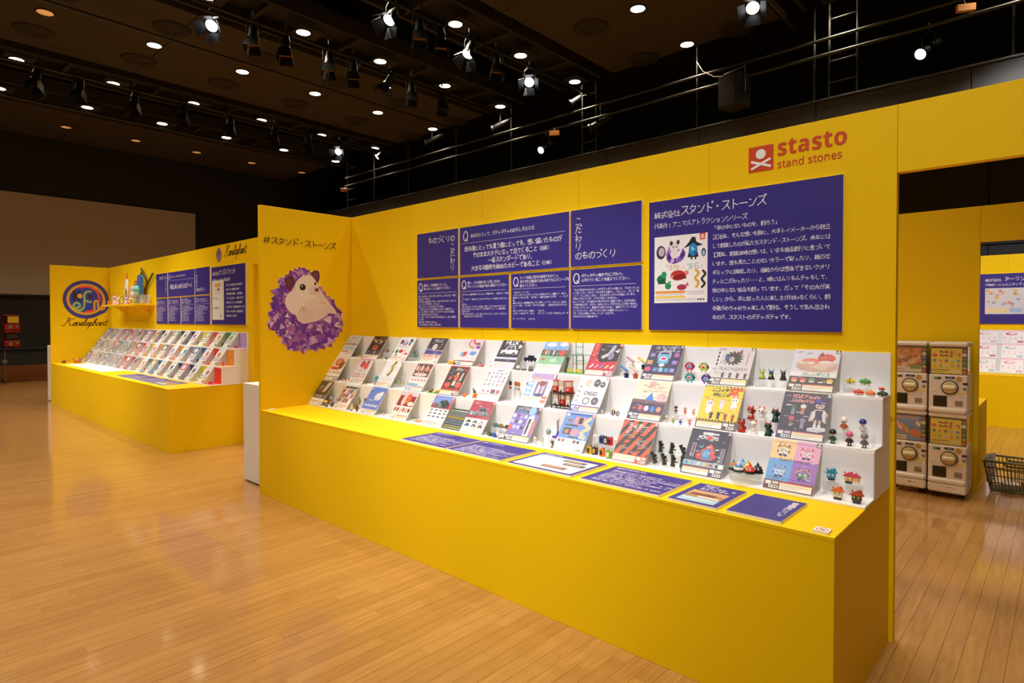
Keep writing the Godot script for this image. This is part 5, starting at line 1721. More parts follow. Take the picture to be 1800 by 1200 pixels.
func build_hall() -> void:
	var lo := HALL_LO
	var hi := HALL_HI
	var floor_node := struct_node("floor")
	part(floor_node, "subfloor", box(Vector3(hi.x - lo.x + 0.4, 0.2, hi.z - lo.z + 0.4)), M.gap, Vector3((lo.x + hi.x) / 2, -0.1035, (lo.z + hi.z) / 2))
	# planks run away from the booth wall, in lines of one length each with staggered ends
	var all := []
	var eye := Vector3(4.924, 0, 3.128)
	var fwd := Vector3(-0.678, 0, -0.735)
	var side := Vector3(0.735, 0, -0.678)
	var lengths := [0.45, 0.60, 0.75, 0.90]
	var column := 0
	var x := lo.x + 0.0052 + PLANK_W / 2
	while x < hi.x:
		var z := lo.z - rng.randf() * 0.5
		while z < hi.z:
			var length: float = lengths[rng.randi() % 4]
			var c := Vector3(x, 0, z + length / 2)
			z += length
			var d := c - eye
			var deep := d.dot(fwd)
			var across := d.dot(side)
			var seen := deep > 2.1 and absf(across) < deep * 0.9
			if c.x > -0.1 and c.x < 4.4 and c.z < 0.9 or c.x < 4.38 and c.z < 0.0 and c.x > -0.5:
				seen = false
			all.append([deep if seen else 1000.0 + absf(deep), c, length, rng.randi() % 4, rng.randi() % 3])
		x += PLANK_W
	all.sort_custom(func(a, b): return a[0] < b[0])
	var rest := []
	for t in 4:
		rest.append(begin())
	for k in all.size():
		var a: Array = all[k]
		var shift := Vector2(0.23 * a[4], 0.31 * a[4])
		if k < 300:
			part(floor_node, "plank", plank_mesh(a[2], shift), M.wood[a[3]], a[1])
		else:
			add_plank(rest[a[3]], a[1], a[2], shift)
	var am := ArrayMesh.new()
	for t in 4:
		rest[t].generate_normals()
		rest[t].commit(am)
	var field := part(floor_node, "plank_field", am, null)
	for t in 4:
		field.set_surface_override_material(t, M.wood[t])
	field.set_meta("kind", "stuff")
	# dark hall walls; the far side wall has joints between its panels
	var side_wall := struct_node("wall_side")
	part(side_wall, "backing", box(Vector3(hi.x - lo.x + 0.4, hi.y, 0.2)), M.soot, Vector3((lo.x + hi.x) / 2, hi.y / 2, lo.z - 0.13))
	var px := lo.x
	while px < hi.x:
		var w := minf(1.2, hi.x - px)
		for yy in [[0.0, 2.6], [2.6, 5.0], [5.0, hi.y]]:
			part(side_wall, "panel", box(Vector3(w - 0.014, yy[1] - yy[0] - 0.014, 0.03), 0.003), M.black, Vector3(px + w / 2, (yy[0] + yy[1]) / 2, lo.z - 0.015))
		px += 1.2
	struct_box("wall_front", Vector3(lo.x - 0.2, 0, hi.z), Vector3(hi.x + 0.2, hi.y, hi.z + 0.2), M.soot)
	struct_box("wall_right", Vector3(hi.x, 0, lo.z), Vector3(hi.x + 0.2, hi.y, hi.z), M.soot)
	struct_box("wall_back", Vector3(lo.x - 0.2, 0, lo.z), Vector3(lo.x, hi.y, hi.z), M.black)
	struct_box("ceiling", Vector3(lo.x - 0.2, hi.y, lo.z - 0.2), Vector3(hi.x + 0.2, hi.y + 0.2, hi.z + 0.2), M.soot)

# ------------------------------------------------------------------ the yellow booth walls
func wall_panels(owner: Node3D, x0: float, x1: float, y0: float, y1: float, z_front: float, thick: float, step := 0.9) -> void:
	var n := maxi(1, roundi((x1 - x0) / step))
	var w := (x1 - x0) / n
	for k in n:
		part(owner, "panel", box(Vector3(w - 0.0012, y1 - y0, thick), 0.0012), M.yellow, Vector3(x0 + w * (k + 0.5), (y0 + y1) / 2, z_front - thick / 2))

func build_walls() -> void:
	var t := 0.045
	var w := struct_node("wall_booths")
	wall_panels(w, 0.0, 4.36, 0, 2.4, 0, t)                 # main booth
	wall_panels(w, -8.03, -2.06, 0, 2.4, 0, t)              # far booth
	wall_panels(w, 6.35, 9.0, 0, 2.4, 0, t)                 # past the right doorway
	wall_panels(w, -2.06, 0.0, 2.1, 2.4, 0, t, 2.1)         # lintels
	wall_panels(w, 4.36, 6.35, 2.1, 2.4, 0, t, 2.0)
	part(w, "door_lining", box(Vector3(0.03, 2.1, 0.16), 0.002), M.yellow, Vector3(-2.075, 1.05, -t - 0.08))
	part(w, "door_lining", box(Vector3(2.06, 0.03, 0.16), 0.002), M.yellow, Vector3(-1.03, 2.115, -t - 0.08))
	struct_box("wall_wing", Vector3(-0.034, 0, 0.0), Vector3(0.0, 2.4, 0.867), M.yellow, 0.0015)
	struct_box("wall_wing", Vector3(-8.064, 0, 0.0), Vector3(-8.03, 2.4, 0.867), M.yellow, 0.0015)
	struct_box("wall_wing", Vector3(6.34, 0, 0.0), Vector3(6.374, 2.4, 0.867), M.yellow, 0.0015)
	# a second line of walls behind, with booths on its far side
	var w2 := struct_node("wall_rear")
	wall_panels(w2, -7.0, 4.375, 0, 2.4, -3.25, t)
	wall_panels(w2, 4.375, 6.4, 2.1, 2.4, -3.25, t, 2.1)
	wall_panels(w2, 6.4, 9.0, 0, 2.4, -3.25, t)
	# and a third against the side of the hall
	var w3 := struct_node("wall_third")
	wall_panels(w3, -3.0, 7.0, 0, 2.4, -8.2, t)

# ------------------------------------------------------------------ ceiling panels, bridges, lamps
func spot_light(owner: Node3D, at: Vector3, aim: Vector3, angle: float, energy: float, c: Color, size: float, soft := 0.5) -> void:
	var l := SpotLight3D.new()
	l.name = "lamp_light"
	l.light_color = c
	l.light_energy = energy
	l.spot_angle = angle
	l.spot_angle_attenuation = soft
	l.spot_range = 30.0
	l.spot_attenuation = 2.0
	l.light_size = size
	l.shadow_enabled = true
	owner.add_child(l, true)
	var d := (aim - at).normalized()
	l.global_transform = Transform3D(Basis.looking_at(d, Vector3.UP if absf(d.y) < 0.98 else Vector3.RIGHT), at)

func build_ceiling() -> void:
	# flat panels with round vents; between them a dark slot with two lighting bridges
	for x in [-12.6, -6.25, 0.25, 6.75]:
		var pan := struct_node("ceiling_panel", Vector3(x, DROP_Y, 1.1))
		var wide := 2.6 if x < -12 else 3.1
		for k in 5:
			# joints between the boards of the panel
			part(pan, "board", box(Vector3(wide, 0.08, 2.986), 0.004), M.ceiling, Vector3(0, 0.04, -5.98 + 3.0 * k))
		for side in [-0.83, 0.83]:
			for z in LAMP_Z:
				if x > -12:
					part(pan, "vent", lathe([Vector2(0, -0.005), Vector2(0.15, -0.005), Vector2(0.16, -0.02), Vector2(0.26, -0.03), Vector2(0.28, 0.0)], 20), M.ceiling_dark, Vector3(side, 0, z - 1.1))
	for x in [-10.55, -8.62, -4.02, -2.05, 2.48, 4.45]:
		var br := struct_node("ceiling_bridge", Vector3(x, DROP_Y, 1.1))
		part(br, "deck", box(Vector3(0.9, 0.05, 15.0)), M.soot, Vector3(0, 0.26, 0))
		for s in [-0.46, 0.46]:
			part(br, "beam", box(Vector3(0.07, 0.26, 15.0), 0.004), M.ceiling_dark, Vector3(s, 0.13, 0))
		for k in 9:
			part(br, "cross_beam", box(Vector3(0.86, 0.1, 0.06), 0.004), M.ceiling_dark, Vector3(0, 0.1, -7.3 + k * 1.5 + 0.68))
			part(br, "lamp_plate", box(Vector3(0.42, 0.02, 0.42), 0.003), M.ceiling_dark, Vector3(0, 0.01, -7.3 + k * 1.475))
	# downlights
	var bulb := glow(Color(1.0, 0.93, 0.80), 14.0)
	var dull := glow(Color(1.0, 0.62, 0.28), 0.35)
	var ring := lathe([Vector2(0.105, -0.012), Vector2(0.125, -0.012), Vector2(0.135, 0.0), Vector2(0.105, 0.0)], 20)
	var disc := lathe([Vector2(0, -0.008), Vector2(0.106, -0.008)], 20)
	for x in LAMP_X:
		for z in LAMP_Z:
			if x > 6 and z > 3 or x < -12 and z > -0.2 or x > 4 and z < 0.5 and z > -4.0 or x > 4 and (z == 2.65 or z == 5.6):
				continue
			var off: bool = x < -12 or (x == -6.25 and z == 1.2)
			var where := "flat ceiling panel" if x in [-12.5, -6.25, 0.25, 6.75] else "lighting bridge"
			var o := thing("downlight", "dim unlit amber downlight in the dark ceiling" if off else "round white lit downlight in the " + where, "downlight", Vector3(x, DROP_Y - 0.001, z), 0.0, "dim downlights" if off else "lit downlights of the " + where + "s")
			part(o, "trim_ring", ring, M.ceiling_dark)
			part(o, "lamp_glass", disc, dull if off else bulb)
			if not off:
				spot_light(o, Vector3(x, DROP_Y - 0.03, z), Vector3(x, 0, z), 52.0, DOWN_ENERGY, WARM, 0.1, 0.7)
	# spotlights under the bridges: [place, aim, lit, kind]
	var pipes := [-1.8, -3.7, -7.9, -10.0, 1.9, 4.6, -5.2]
	for x in pipes:
		var pz := [-6.4, 6.5] if x < 1 else [-6.4, 6.5]
		var o := MeshInstance3D.new()
		o.name = numbered("lamp_pipe")
		o.mesh = tube([Vector3(x, 5.72, pz[0]), Vector3(x, 5.72, pz[1])], 0.024)
		o.material_override = M.housing
		add_child(o)
		tag(o, "black pipe that carries the spotlights under a lighting bridge", "pipe", "pipes under the lighting bridges")
	for b in BEAMS:
		var f := fixture(b[0], b[1], true, 0, "black spotlight with lit lens aimed at the booths from a bridge", "spotlights aimed at the booths")
		spot_light(f, b[0] + (b[1] - b[0]).normalized() * 0.05, b[1], b[2], b[3], WHITE_BEAM, 0.09, 0.9)
	var lit := [[Vector3(-3.7, 5.45, -0.18), Vector3(0.5, 0.0, 4.2)], [Vector3(-1.8, 5.45, -1.73), Vector3(-0.6, 0.0, 2.4)], [Vector3(-1.8, 5.45, -3.17), Vector3(-1.4, 0.0, -0.4)],
		[Vector3(-1.8, 5.45, -4.59), Vector3(1.8, 0.5, 0.6)], [Vector3(-7.9, 5.45, -4.67), Vector3(-2.5, 0.6, 1.5)], [Vector3(-3.7, 5.45, -3.06), Vector3(-5.6, 0.0, -1.0)], [Vector3(1.9, 5.45, -4.71), Vector3(3.4, 0.6, 0.4)]]
	for e in lit:
		var f := fixture(e[0], e[1], true, 1, "black spotlight with open barn doors and a glowing white lens", "lit spotlights under the bridges")
		spot_light(f, e[0] + (e[1] - e[0]).normalized() * 0.06, e[1], 17.0, 5.0, WHITE_BEAM, 0.08, 0.6)
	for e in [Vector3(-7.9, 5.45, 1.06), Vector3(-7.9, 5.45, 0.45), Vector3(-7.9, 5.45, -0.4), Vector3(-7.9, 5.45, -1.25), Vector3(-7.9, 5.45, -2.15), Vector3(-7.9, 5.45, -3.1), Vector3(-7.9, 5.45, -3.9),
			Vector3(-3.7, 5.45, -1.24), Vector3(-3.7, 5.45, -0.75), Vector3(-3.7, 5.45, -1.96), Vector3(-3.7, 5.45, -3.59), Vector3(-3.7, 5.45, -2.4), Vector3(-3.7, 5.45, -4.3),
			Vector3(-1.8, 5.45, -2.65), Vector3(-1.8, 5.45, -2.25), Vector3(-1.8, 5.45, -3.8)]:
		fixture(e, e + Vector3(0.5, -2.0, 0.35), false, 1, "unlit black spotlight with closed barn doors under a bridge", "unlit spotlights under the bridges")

func fixture(at: Vector3, aim: Vector3, lit: bool, kind: int, label: String, group: String) -> Node3D:
	# kind 0: plain drum; 1: with barn doors; 2: long profile spot. Lens at the node's origin, looking along -z
	var o := thing("spotlight", label, "spotlight", at, 0.0, group)
	var d := (aim - at).normalized()
	var up := Vector3.UP if absf(d.y) < 0.98 else Vector3.RIGHT
	o.basis = Basis.looking_at(d, up)
	var back := Basis(Vector3.RIGHT, PI / 2)
	var long := 0.52 if kind == 2 else 0.26
	var rad := 0.07 if kind == 2 else 0.082
	part(o, "housing", lathe([Vector2(rad, 0.0), Vector2(rad + 0.008, 0.0), Vector2(rad + 0.008, 0.03), Vector2(rad - 0.01, 0.06), Vector2(rad - 0.015, long - 0.1), Vector2(rad - 0.035, long), Vector2(0, long)], 18), M.housing, Vector3(0, 0, 0.0), Vector3(PI / 2, 0, 0))
	part(o, "lens", lathe([Vector2(0, -0.004), Vector2(rad * 0.6, -0.002), Vector2(rad, 0.004)], 18), glow(Color(0.93, 0.96, 1.0), 3.0) if lit else mat(Color(0.16, 0.16, 0.17), 0.1), Vector3(0, 0, 0.012), Vector3(PI / 2, 0, 0))
	if kind == 1:
		for k in 4:
			var a := TAU * k / 4
			var open := 0.5 if lit else 0.15
			var b := Basis(Vector3.BACK, a) * Basis(Vector3.RIGHT, open)
			var leaf := part(o, "barn_door", prism(PackedVector2Array([Vector2(-0.075, 0), Vector2(0.075, 0), Vector2(0.10, 0.17), Vector2(-0.10, 0.17)]), 0.003), M.housing)
			# hinged on the rim, standing forward
			leaf.transform = Transform3D(Basis(Vector3.BACK, a) * Basis(Vector3.RIGHT, -PI / 2 + open), Basis(Vector3.BACK, a) * Vector3(0, rad + 0.005, 0))
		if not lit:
			part(o, "warm_sheen_plate", box(Vector3(0.17, 0.17, 0.004), 0.001), mat(Color(0.50, 0.34, 0.15), 0.7), Vector3(0, 0, -0.03))  # added plate; its amber colour stands for warm light reflected by the doors
	# yoke and clamp stand upright whatever the aim
	var inv := o.basis.inverse()
	var mid := Vector3(0, 0, long * 0.45)
	var top := mid + inv * Vector3(0, 0.25, 0)
	part(o, "yoke", tube([mid + Vector3(-rad - 0.012, 0, 0), mid + Vector3(-rad - 0.012, 0, 0) + inv * Vector3(0, 0.15, 0), top, mid + Vector3(rad + 0.012, 0, 0) + inv * Vector3(0, 0.15, 0), mid + Vector3(rad + 0.012, 0, 0)], 0.008, 6), M.housing)
	part(o, "clamp", tube([top, top + inv * Vector3(0, 0.07, 0)], 0.016, 6), M.steel)
	return o

# ------------------------------------------------------------------ technical gallery along the side of the hall
func build_gallery() -> void:
	var z := -6.35
	var g := struct_node("gallery")
	part(g, "slab", box(Vector3(23.6, 0.14, 2.3)), M.soot, Vector3(-2.2, 4.23, -7.5))
	var x := -14.0
	while x < 9.6:
		part(g, "parapet_panel", box(Vector3(1.792, 0.36, 0.05), 0.004), mat(Color(0.20, 0.185, 0.16), 0.6), Vector3(x + 0.9, 4.41, z))
		x += 1.8
	part(g, "parapet_cap", box(Vector3(23.6, 0.03, 0.09), 0.006), M.pipe, Vector3(-2.2, 4.61, z))
	for r in [[5.46, "pipe"], [5.24, "pipe"]]:
		part(g, "rail", tube([Vector3(-10.2, r[0], z + 0.05), Vector3(-3, r[0], z + 0.05), Vector3(9.5, r[0], z + 0.05)], 0.024), M.pipe)
	for px in [-10.2, -8.9, -7.4, -5.6, -3.85, -1.99, -1.67, 0.35, 2.16, 2.36, 2.72, 4.4, 6.2, 8.0]:
		part(g, "post", tube([Vector3(px, 4.6, z - 0.02), Vector3(px, 6.0, z - 0.02)], 0.018), M.pipe)
	for s in [[-1.99, -1.67], [2.36, 2.72], [-10.2, -9.8]]:
		for yy in [4.85, 5.15, 5.75]:
			part(g, "ladder_rung", tube([Vector3(s[0], yy, z - 0.02), Vector3(s[1], yy, z - 0.02)], 0.012), M.pipe)
	for e in [[Vector3(3.48, 4.87, -6.2), Vector3(1.6, 1.4, -1.0), true], [Vector3(-2.9, 4.85, -6.2), Vector3(-2.2, 2.2, -1.5), true], [Vector3(-2.2, 5.62, -6.25), Vector3(-3.6, 4.2, -4.6), false],
			[Vector3(-4.35, 5.6, -6.25), Vector3(-5.6, 5.0, -5.4), false], [Vector3(-8.6, 5.75, -6.25), Vector3(-9.0, 4.6, -5.2), true], [Vector3(-6.6, 5.75, -6.25), Vector3(-7.9, 5.3, -5.6), false], [Vector3(-1.75, 5.05, -6.25), Vector3(-2.6, 4.5, -5.6), false]]:
		var f := fixture(e[0], e[1], e[2], 2, "long black profile spotlight with a glowing lens on the gallery rail" if e[2] else "unlit long profile spotlight on the gallery rail", "lit gallery spotlights" if e[2] else "unlit gallery spotlights")
		if e[2]:
			spot_light(f, e[0] + (e[1] - e[0]).normalized() * 0.06, e[1], 15.0, 3.0, Color(0.9, 0.94, 1.0), 0.06, 0.6)
	var sp := thing("loudspeaker", "black loudspeaker hanging from the gallery rail", "loudspeaker", Vector3(1.05, 4.75, -6.2), -0.3)
	part(sp, "cabinet", box(Vector3(0.36, 0.52, 0.34), 0.02), M.black, Vector3(0, 0.26, 0))
	part(sp, "grille", box(Vector3(0.32, 0.48, 0.02), 0.006), M.rubber, Vector3(0, 0.26, 0.175))
	part(sp, "bracket", tube([Vector3(-0.2, 0.2, 0), Vector3(-0.2, 0.6, 0), Vector3(0.2, 0.6, 0), Vector3(0.2, 0.2, 0)], 0.012, 6), M.steel)
	for e in [Vector3(3.95, 5.3, -6.2), Vector3(-2.55, 5.12, -6.2), Vector3(-10.15, 5.12, -6.22)]:
		var s := thing("amber_sign", "small amber plate fixed to the gallery rail", "plate", e, 0.5, "amber plates on the gallery")
		part(s, "plate", box(Vector3(0.2, 0.09, 0.06), 0.006), mat(Color(0.75, 0.5, 0.2), 0.5))
		part(s, "hook", tube([Vector3(0, 0.04, 0), Vector3(0, 0.12, -0.05)], 0.006, 5), M.steel)
	var cable := MeshInstance3D.new()
	cable.name = numbered("cable")
	cable.mesh = tube([Vector3(0.38, 5.7, -6.28), Vector3(0.5, 5.5, -6.25), Vector3(0.7, 5.35, -6.24), Vector3(0.95, 5.3, -6.22)], 0.008, 6)
	cable.material_override = mat(Color(0.6, 0.6, 0.58), 0.5)
	add_child(cable)
	tag(cable, "pale cable looping to the loudspeaker on the gallery", "cable")

# ------------------------------------------------------------------ the main booth
const SHELF_Y := [0.7105, 0.91, 1.113]          # tops of the three steps
const SHELF_Z := [0.445, 0.295, 0.15, 0.0]    # their front edges, and the wall
const CARD_STEP := 0.394
const CARD_W := 0.203

func step_shelf(called_label: String, x0: float, x1: float) -> Node3D:
	var o := thing("step_shelf", called_label, "shelf", Vector3(x0 + 0.001, 0.70, 0.001))
	var w := x1 - x0 - 0.002
	for k in 3:
		part(o, "shelf_board", box(Vector3(w, 0.0098 if k == 0 else 0.012, SHELF_Z[k] - SHELF_Z[k + 1] + 0.004), 0.001), M.white, Vector3(w / 2, SHELF_Y[k] - (0.7049 if k == 0 else 0.706), (SHELF_Z[k] + SHELF_Z[k + 1]) / 2))
		var top: float = SHELF_Y[k + 1] - 0.013 if k < 2 else 1.30
		part(o, "riser", box(Vector3(w - 0.004, top - SHELF_Y[k], 0.008)), M.white, Vector3(w / 2, (top + SHELF_Y[k]) / 2 - 0.70, SHELF_Z[k + 1] + 0.003))
	var side := PackedVector2Array([Vector2(0, 0.0005), Vector2(SHELF_Z[1], 0.0005), Vector2(SHELF_Z[1], SHELF_Y[1] - 0.713), Vector2(SHELF_Z[2], SHELF_Y[1] - 0.713), Vector2(SHELF_Z[2], SHELF_Y[2] - 0.713), Vector2(0.006, SHELF_Y[2] - 0.713), Vector2(0.006, 0.6), Vector2(0, 0.6)])
	for x in [0.004, w - 0.004]:
		# the outline's x is the depth: turned so that it runs along z
		part(o, "side_panel", prism(side, 0.007), M.white, Vector3(x, 0, 0), Vector3(0, -PI / 2, 0))
	return o

func counter(label: String, x0: float, x1: float, deep: float) -> void:
	var o := thing("display_counter", label, "counter", Vector3(x0, 0, 0))
	var w := x1 - x0
	part(o, "body", box(Vector3(w - 0.005, 0.684, deep - 0.004), 0.0015), M.yellow, Vector3(w / 2, 0.342, deep / 2 + 0.001))
	part(o, "top", box(Vector3(w - 0.004, 0.016, deep - 0.002), 0.0015), M.yellow, Vector3(w / 2, 0.692, deep / 2 + 0.001))

func leaning_card(called: String, label: String, group: String, row: int, x: float, key: String, material: Material, w := CARD_W) -> void:
	var foot_at := Vector3(x + w / 2, SHELF_Y[row] + 0.0015, SHELF_Z[row] - 0.006)
	var head := Vector3(x + w / 2, (SHELF_Y[row + 1] - 0.004) if row < 2 else 1.302, SHELF_Z[row + 1] + (0.006 if row < 2 else 0.012))
	var d := head - foot_at
	var o := MeshInstance3D.new()
	o.name = numbered(called)
	o.mesh = card(w, d.length(), 0.004, uv[key])
	o.set_surface_override_material(0, material)
	o.set_surface_override_material(1, M.foam)
	o.position = (foot_at + head) / 2
	o.rotation.x = -atan2(-d.z, d.y)
	add_child(o)
	tag(o, label, "poster", group)

func wall_board(label: String, key: String, material: Material, x0: float, x1: float, y0: float, y1: float, z := 0.0, thick := 0.014) -> void:
	var o := thing("info_board", label, "board", Vector3((x0 + x1) / 2, (y0 + y1) / 2, z + 0.0005), 0.0)
	printed(o, "panel", card(x1 - x0, y1 - y0, thick, uv[key]), material, M.foam)

func flat_board(label: String, key: String, x0: float, x1: float, z0: float, z1: float, y: float, thick: float) -> void:
	var o := thing("booklet_board", label, "board", Vector3((x0 + x1) / 2, y, (z0 + z1) / 2))
	printed(o, "board", card(x1 - x0, z1 - z0, thick, uv[key]), prints.booklets, M.foam, Vector3.ZERO, Vector3(-PI / 2, 0, 0))

const POSTER_SAYS := [
	["olive poster with pale rockets", "tilted-picture poster with an orange edge", "sky-blue poster with a sleepy bird", "dark red poster with an orange crab", "poster of a green truck", "crimson poster with a grey car", "purple poster with a slim figure", "blue poster with boxy machines", "orange-striped poster of launchers", "navy poster with a swirl monster", "four-colour poster of house cats"],
	["cream poster with a roast bun", "pale pink poster with red fruit", "white poster with an olive branch", "brown poster with pale figures", "red-framed dark poster", "white poster of round badges", "lilac poster of a toy cart", "white poster of wristwatches", "cream poster with dressed dolls", "yellow poster with white cats", "dark violet poster with a doll"],
	["grey-green poster with coral lettering", "dark brown poster with an orange", "white poster of stone animals", "grey poster with a stage scene", "pink poster of little bags", "black poster with a white pickup", "blue and green playground poster", "red and black cannon poster", "navy poster with a cartridge robot", "grey poster with a spiky wizard", "pale poster with sushi turtles"]]

func build_main_booth() -> void:
	counter("long yellow display counter under the white stepped shelf with toys", 0.0, 4.345, 0.867)
	step_shelf("white three-step shelf full of toy posters and figures", 0.0, 4.345)
	for row in 3:
		for k in 11:
			leaning_card("poster", POSTER_SAYS[row][k] + ", leaning on the white shelf", "posters on the white shelf", row, 0.004 + k * CARD_STEP, "p%d_%d" % [row, k], prints.posters)
	# boards on the wall
	wall_board("blue board reading vertically down its right side, left end of the upper row", "b1", prints.boards, 0.995, 1.493, 1.787, 2.147)
	wall_board("wide blue board with a big Q and four large lines", "b2", prints.boards, 1.515, 2.553, 1.787, 2.147)
	wall_board("blue board with lettering down its left side and along its foot", "b3", prints.boards, 2.567, 3.083, 1.787, 2.147)
	wall_board("small blue Q board with dense text under the vertical lettering", "b4", prints.boards, 0.995, 1.493, 1.39, 1.77)
	wall_board("small blue Q board with two-line question and half-empty foot", "b5", prints.boards, 1.513, 2.022, 1.39, 1.77)
	wall_board("small blue Q board with a three-line question", "b6", prints.boards, 2.044, 2.553, 1.39, 1.77)
	wall_board("small blue Q board with the longest text, beside the large company board", "b7", prints.boards, 2.567, 3.085, 1.39, 1.77)
	wall_board("large blue company board with white text and a product picture", "panel", prints.panel, 3.133, 4.148, 1.39, 2.125)
	var ps := thing("product_sheet", "white product sheet of stone animals on the large blue board", "picture", Vector3(3.329, 1.732, 0.0145))
	printed(ps, "sheet", card(0.319, 0.376, 0.0015, uv.sheet), prints.sheet, M.white)
	# boards that lie on the counter
	flat_board("blue text board on the counter, next to the yellow wing's open stretch", "k0", 1.88, 2.29, 0.545, 0.848, 0.7005, 0.01)
	flat_board("blue text board on the counter between two others, before the car toys", "k1", 2.308, 2.73, 0.54, 0.845, 0.7005, 0.01)
	flat_board("white board with a blue frame and brown pictures on the counter", "k3", 2.785, 3.2, 0.54, 0.85, 0.7005, 0.01)
	flat_board("blue board full of text on the counter beside the white framed one", "k2", 3.255, 3.665, 0.54, 0.85, 0.7005, 0.01)
	flat_board("small blue board with a brown landscape photo on the counter", "k4", 3.707, 3.917, 0.55, 0.855, 0.7005, 0.01)
	flat_board("small plain blue board with one column of letters on the counter", "k5", 3.953, 4.16, 0.55, 0.85, 0.7005, 0.01)
	var sg := thing("touch_sign", "small white plate with a red crossed circle on the counter corner", "sign", Vector3(4.293, 0.7005, 0.828))
	printed(sg, "plate", card(0.05, 0.05, 0.008, uv.nosign), prints.booklets, M.white, Vector3.ZERO, Vector3(-PI / 2, 0, 0))
	var nt := thing("notice_plate", "small white plate on the counter by the yellow wing", "sign", Vector3(0.06, 0.7005, 0.80))
	printed(nt, "plate", card(0.05, 0.05, 0.006, uv.notice), prints.booklets, M.white, Vector3.ZERO, Vector3(-PI / 2, 0, 0))
	wing_graphics()
	company_sign()
	main_toys()
	var pd := thing("pedestal", "tall white plinth beside the hedgehog wing", "pedestal", Vector3(-0.30, 0, 0.53))
	part(pd, "plinth", box(Vector3(0.50, 0.855, 0.49), 0.004), M.pedestal, Vector3(0, 0.4275 + 0.012, 0))
	part(pd, "foot", box(Vector3(0.46, 0.012, 0.45)), M.rubber, Vector3(0, 0.006, 0))
	part(pd, "top_plate", box(Vector3(0.50, 0.012, 0.49), 0.003), M.white, Vector3(0, 0.874, 0))

func wing_graphics() -> void:
	# hash tag lettering; the wing faces +x, so its lettering runs from z = 0.84 towards the wall
	var tx := MeshInstance3D.new()
	tx.name = numbered("wall_lettering")
	tx.mesh = lettering("# スタンド・ストーンズ", 0.0605, 0.085, 0.0016)
	tx.material_override = M.ink
	tx.position = Vector3(0.001, 2.148, 0.838)
	tx.rotation.y = PI / 2
	add_child(tx)
	tag(tx, "brown hash-tag lettering on the yellow wing above the hedgehog", "lettering")
	# cut-out of a hedgehog toy with violet stones, 0.73 wide and 0.78 high
	var w := 0.725
	var h := 0.775
	var outline := PackedVector2Array()
	var edge := [[40, 1], [43, 3], [47, 1.5], [50, 5], [53, 4], [55, 8], [60, 4.5], [65, 4.5], [67.5, 9], [66.5, 16], [64, 21], [67, 25], [69, 22], [71, 28], [75, 31], [76, 36], [80, 35], [83, 39], [87, 40], [88, 46], [91, 50], [96, 53], [100, 58], [96, 62], [99, 66], [100, 72], [96, 75], [99, 80], [93, 82], [94, 87], [88, 87], [88, 93], [83, 94], [84, 100], [76, 98], [73, 102], [66, 100], [62, 106], [57, 101], [50, 103], [45, 107], [40, 102], [34, 103], [28, 101], [25, 101], [22, 95], [16, 92], [19, 86], [12, 84], [10, 78], [3, 77], [0, 69], [4, 64], [1, 58], [6, 52], [3, 46], [8, 44], [5, 40], [10, 37], [4, 31], [10, 29], [16, 28], [13, 23], [15, 16], [21, 15], [23, 12], [27, 11], [28, 6], [33, 8], [34, 3], [38, 5]]
	for e in edge:
		outline.append(Vector2(e[0] / 100.0 * w, (1.0 - e[1] / 107.0) * h))
	var hd := MeshInstance3D.new()
	hd.name = numbered("hedgehog_cutout")
	hd.mesh = prism(outline, 0.003, Rect2(0, 0, w, h))
	hd.set_surface_override_material(0, prints.hedgehog)
	hd.set_surface_override_material(1, M.white)
	hd.position = Vector3(0.002, 1.147, 0.813)
	hd.rotation.y = PI / 2
	add_child(hd)
	tag(hd, "large cut-out picture of a white hedgehog with violet crystal spines", "picture")

func text_mesh(text: String, size: float, bold: bool) -> TextMesh:
	var f := SystemFont.new()
	f.font_names = PackedStringArray(["Droid Sans"])
	f.font_weight = 700 if bold else 400
	var t := TextMesh.new()
	t.text = text
	t.font = f
	t.font_size = 64
	t.pixel_size = size / 64.0
	t.depth = 0.002
	t.horizontal_alignment = HORIZONTAL_ALIGNMENT_LEFT
	t.vertical_alignment = VERTICAL_ALIGNMENT_BOTTOM
	return t

func company_sign() -> void:
	var red := mat(Color(0.82, 0.27, 0.06), 0.5)
	var o := thing("company_sign", "orange-red company name with skull-like square above the large board", "sign", Vector3(3.702, 2.205, 0.0))
	part(o, "square", box(Vector3(0.124, 0.127, 0.002)), red, Vector3(0.062, 0.0635, 0.001))
	part(o, "round_head", lathe([Vector2(0, -0.001), Vector2(0.025, -0.001), Vector2(0.025, 0.001), Vector2(0, 0.001)], 24), M.white, Vector3(0.062, 0.086, 0.0028), Vector3(PI / 2, 0, 0))
	for a in [0.40, -0.34]:
		part(o, "crossed_bar", box(Vector3(0.105, 0.0125, 0.0015), 0.0004), M.white, Vector3(0.062, 0.036, 0.0028 + 0.0004 * signf(a)), Vector3(0, 0, a))
	var big := part(o, "name", text_mesh("stasto", 0.109, true), red, Vector3(0.14, 0.036, 0.001))
	big.scale = Vector3(1.0, 1.0, 1.0)
	part(o, "second_line", text_mesh("stand stones", 0.052, false), red, Vector3(0.142, -0.012, 0.001))

# ------------------------------------------------------------------ toys
func cell_at(row: int, k: int, fx: float, fz: float, raise := 0.0) -> Vector3:
	# fx across the gap right of a poster, fz from the front edge (0) to the riser (1)
	return Vector3(0.004 + k * CARD_STEP + CARD_W + 0.012 + fx * 0.168, SHELF_Y[row] + 0.0004 + raise, SHELF_Z[row] - 0.018 - fz * 0.11)

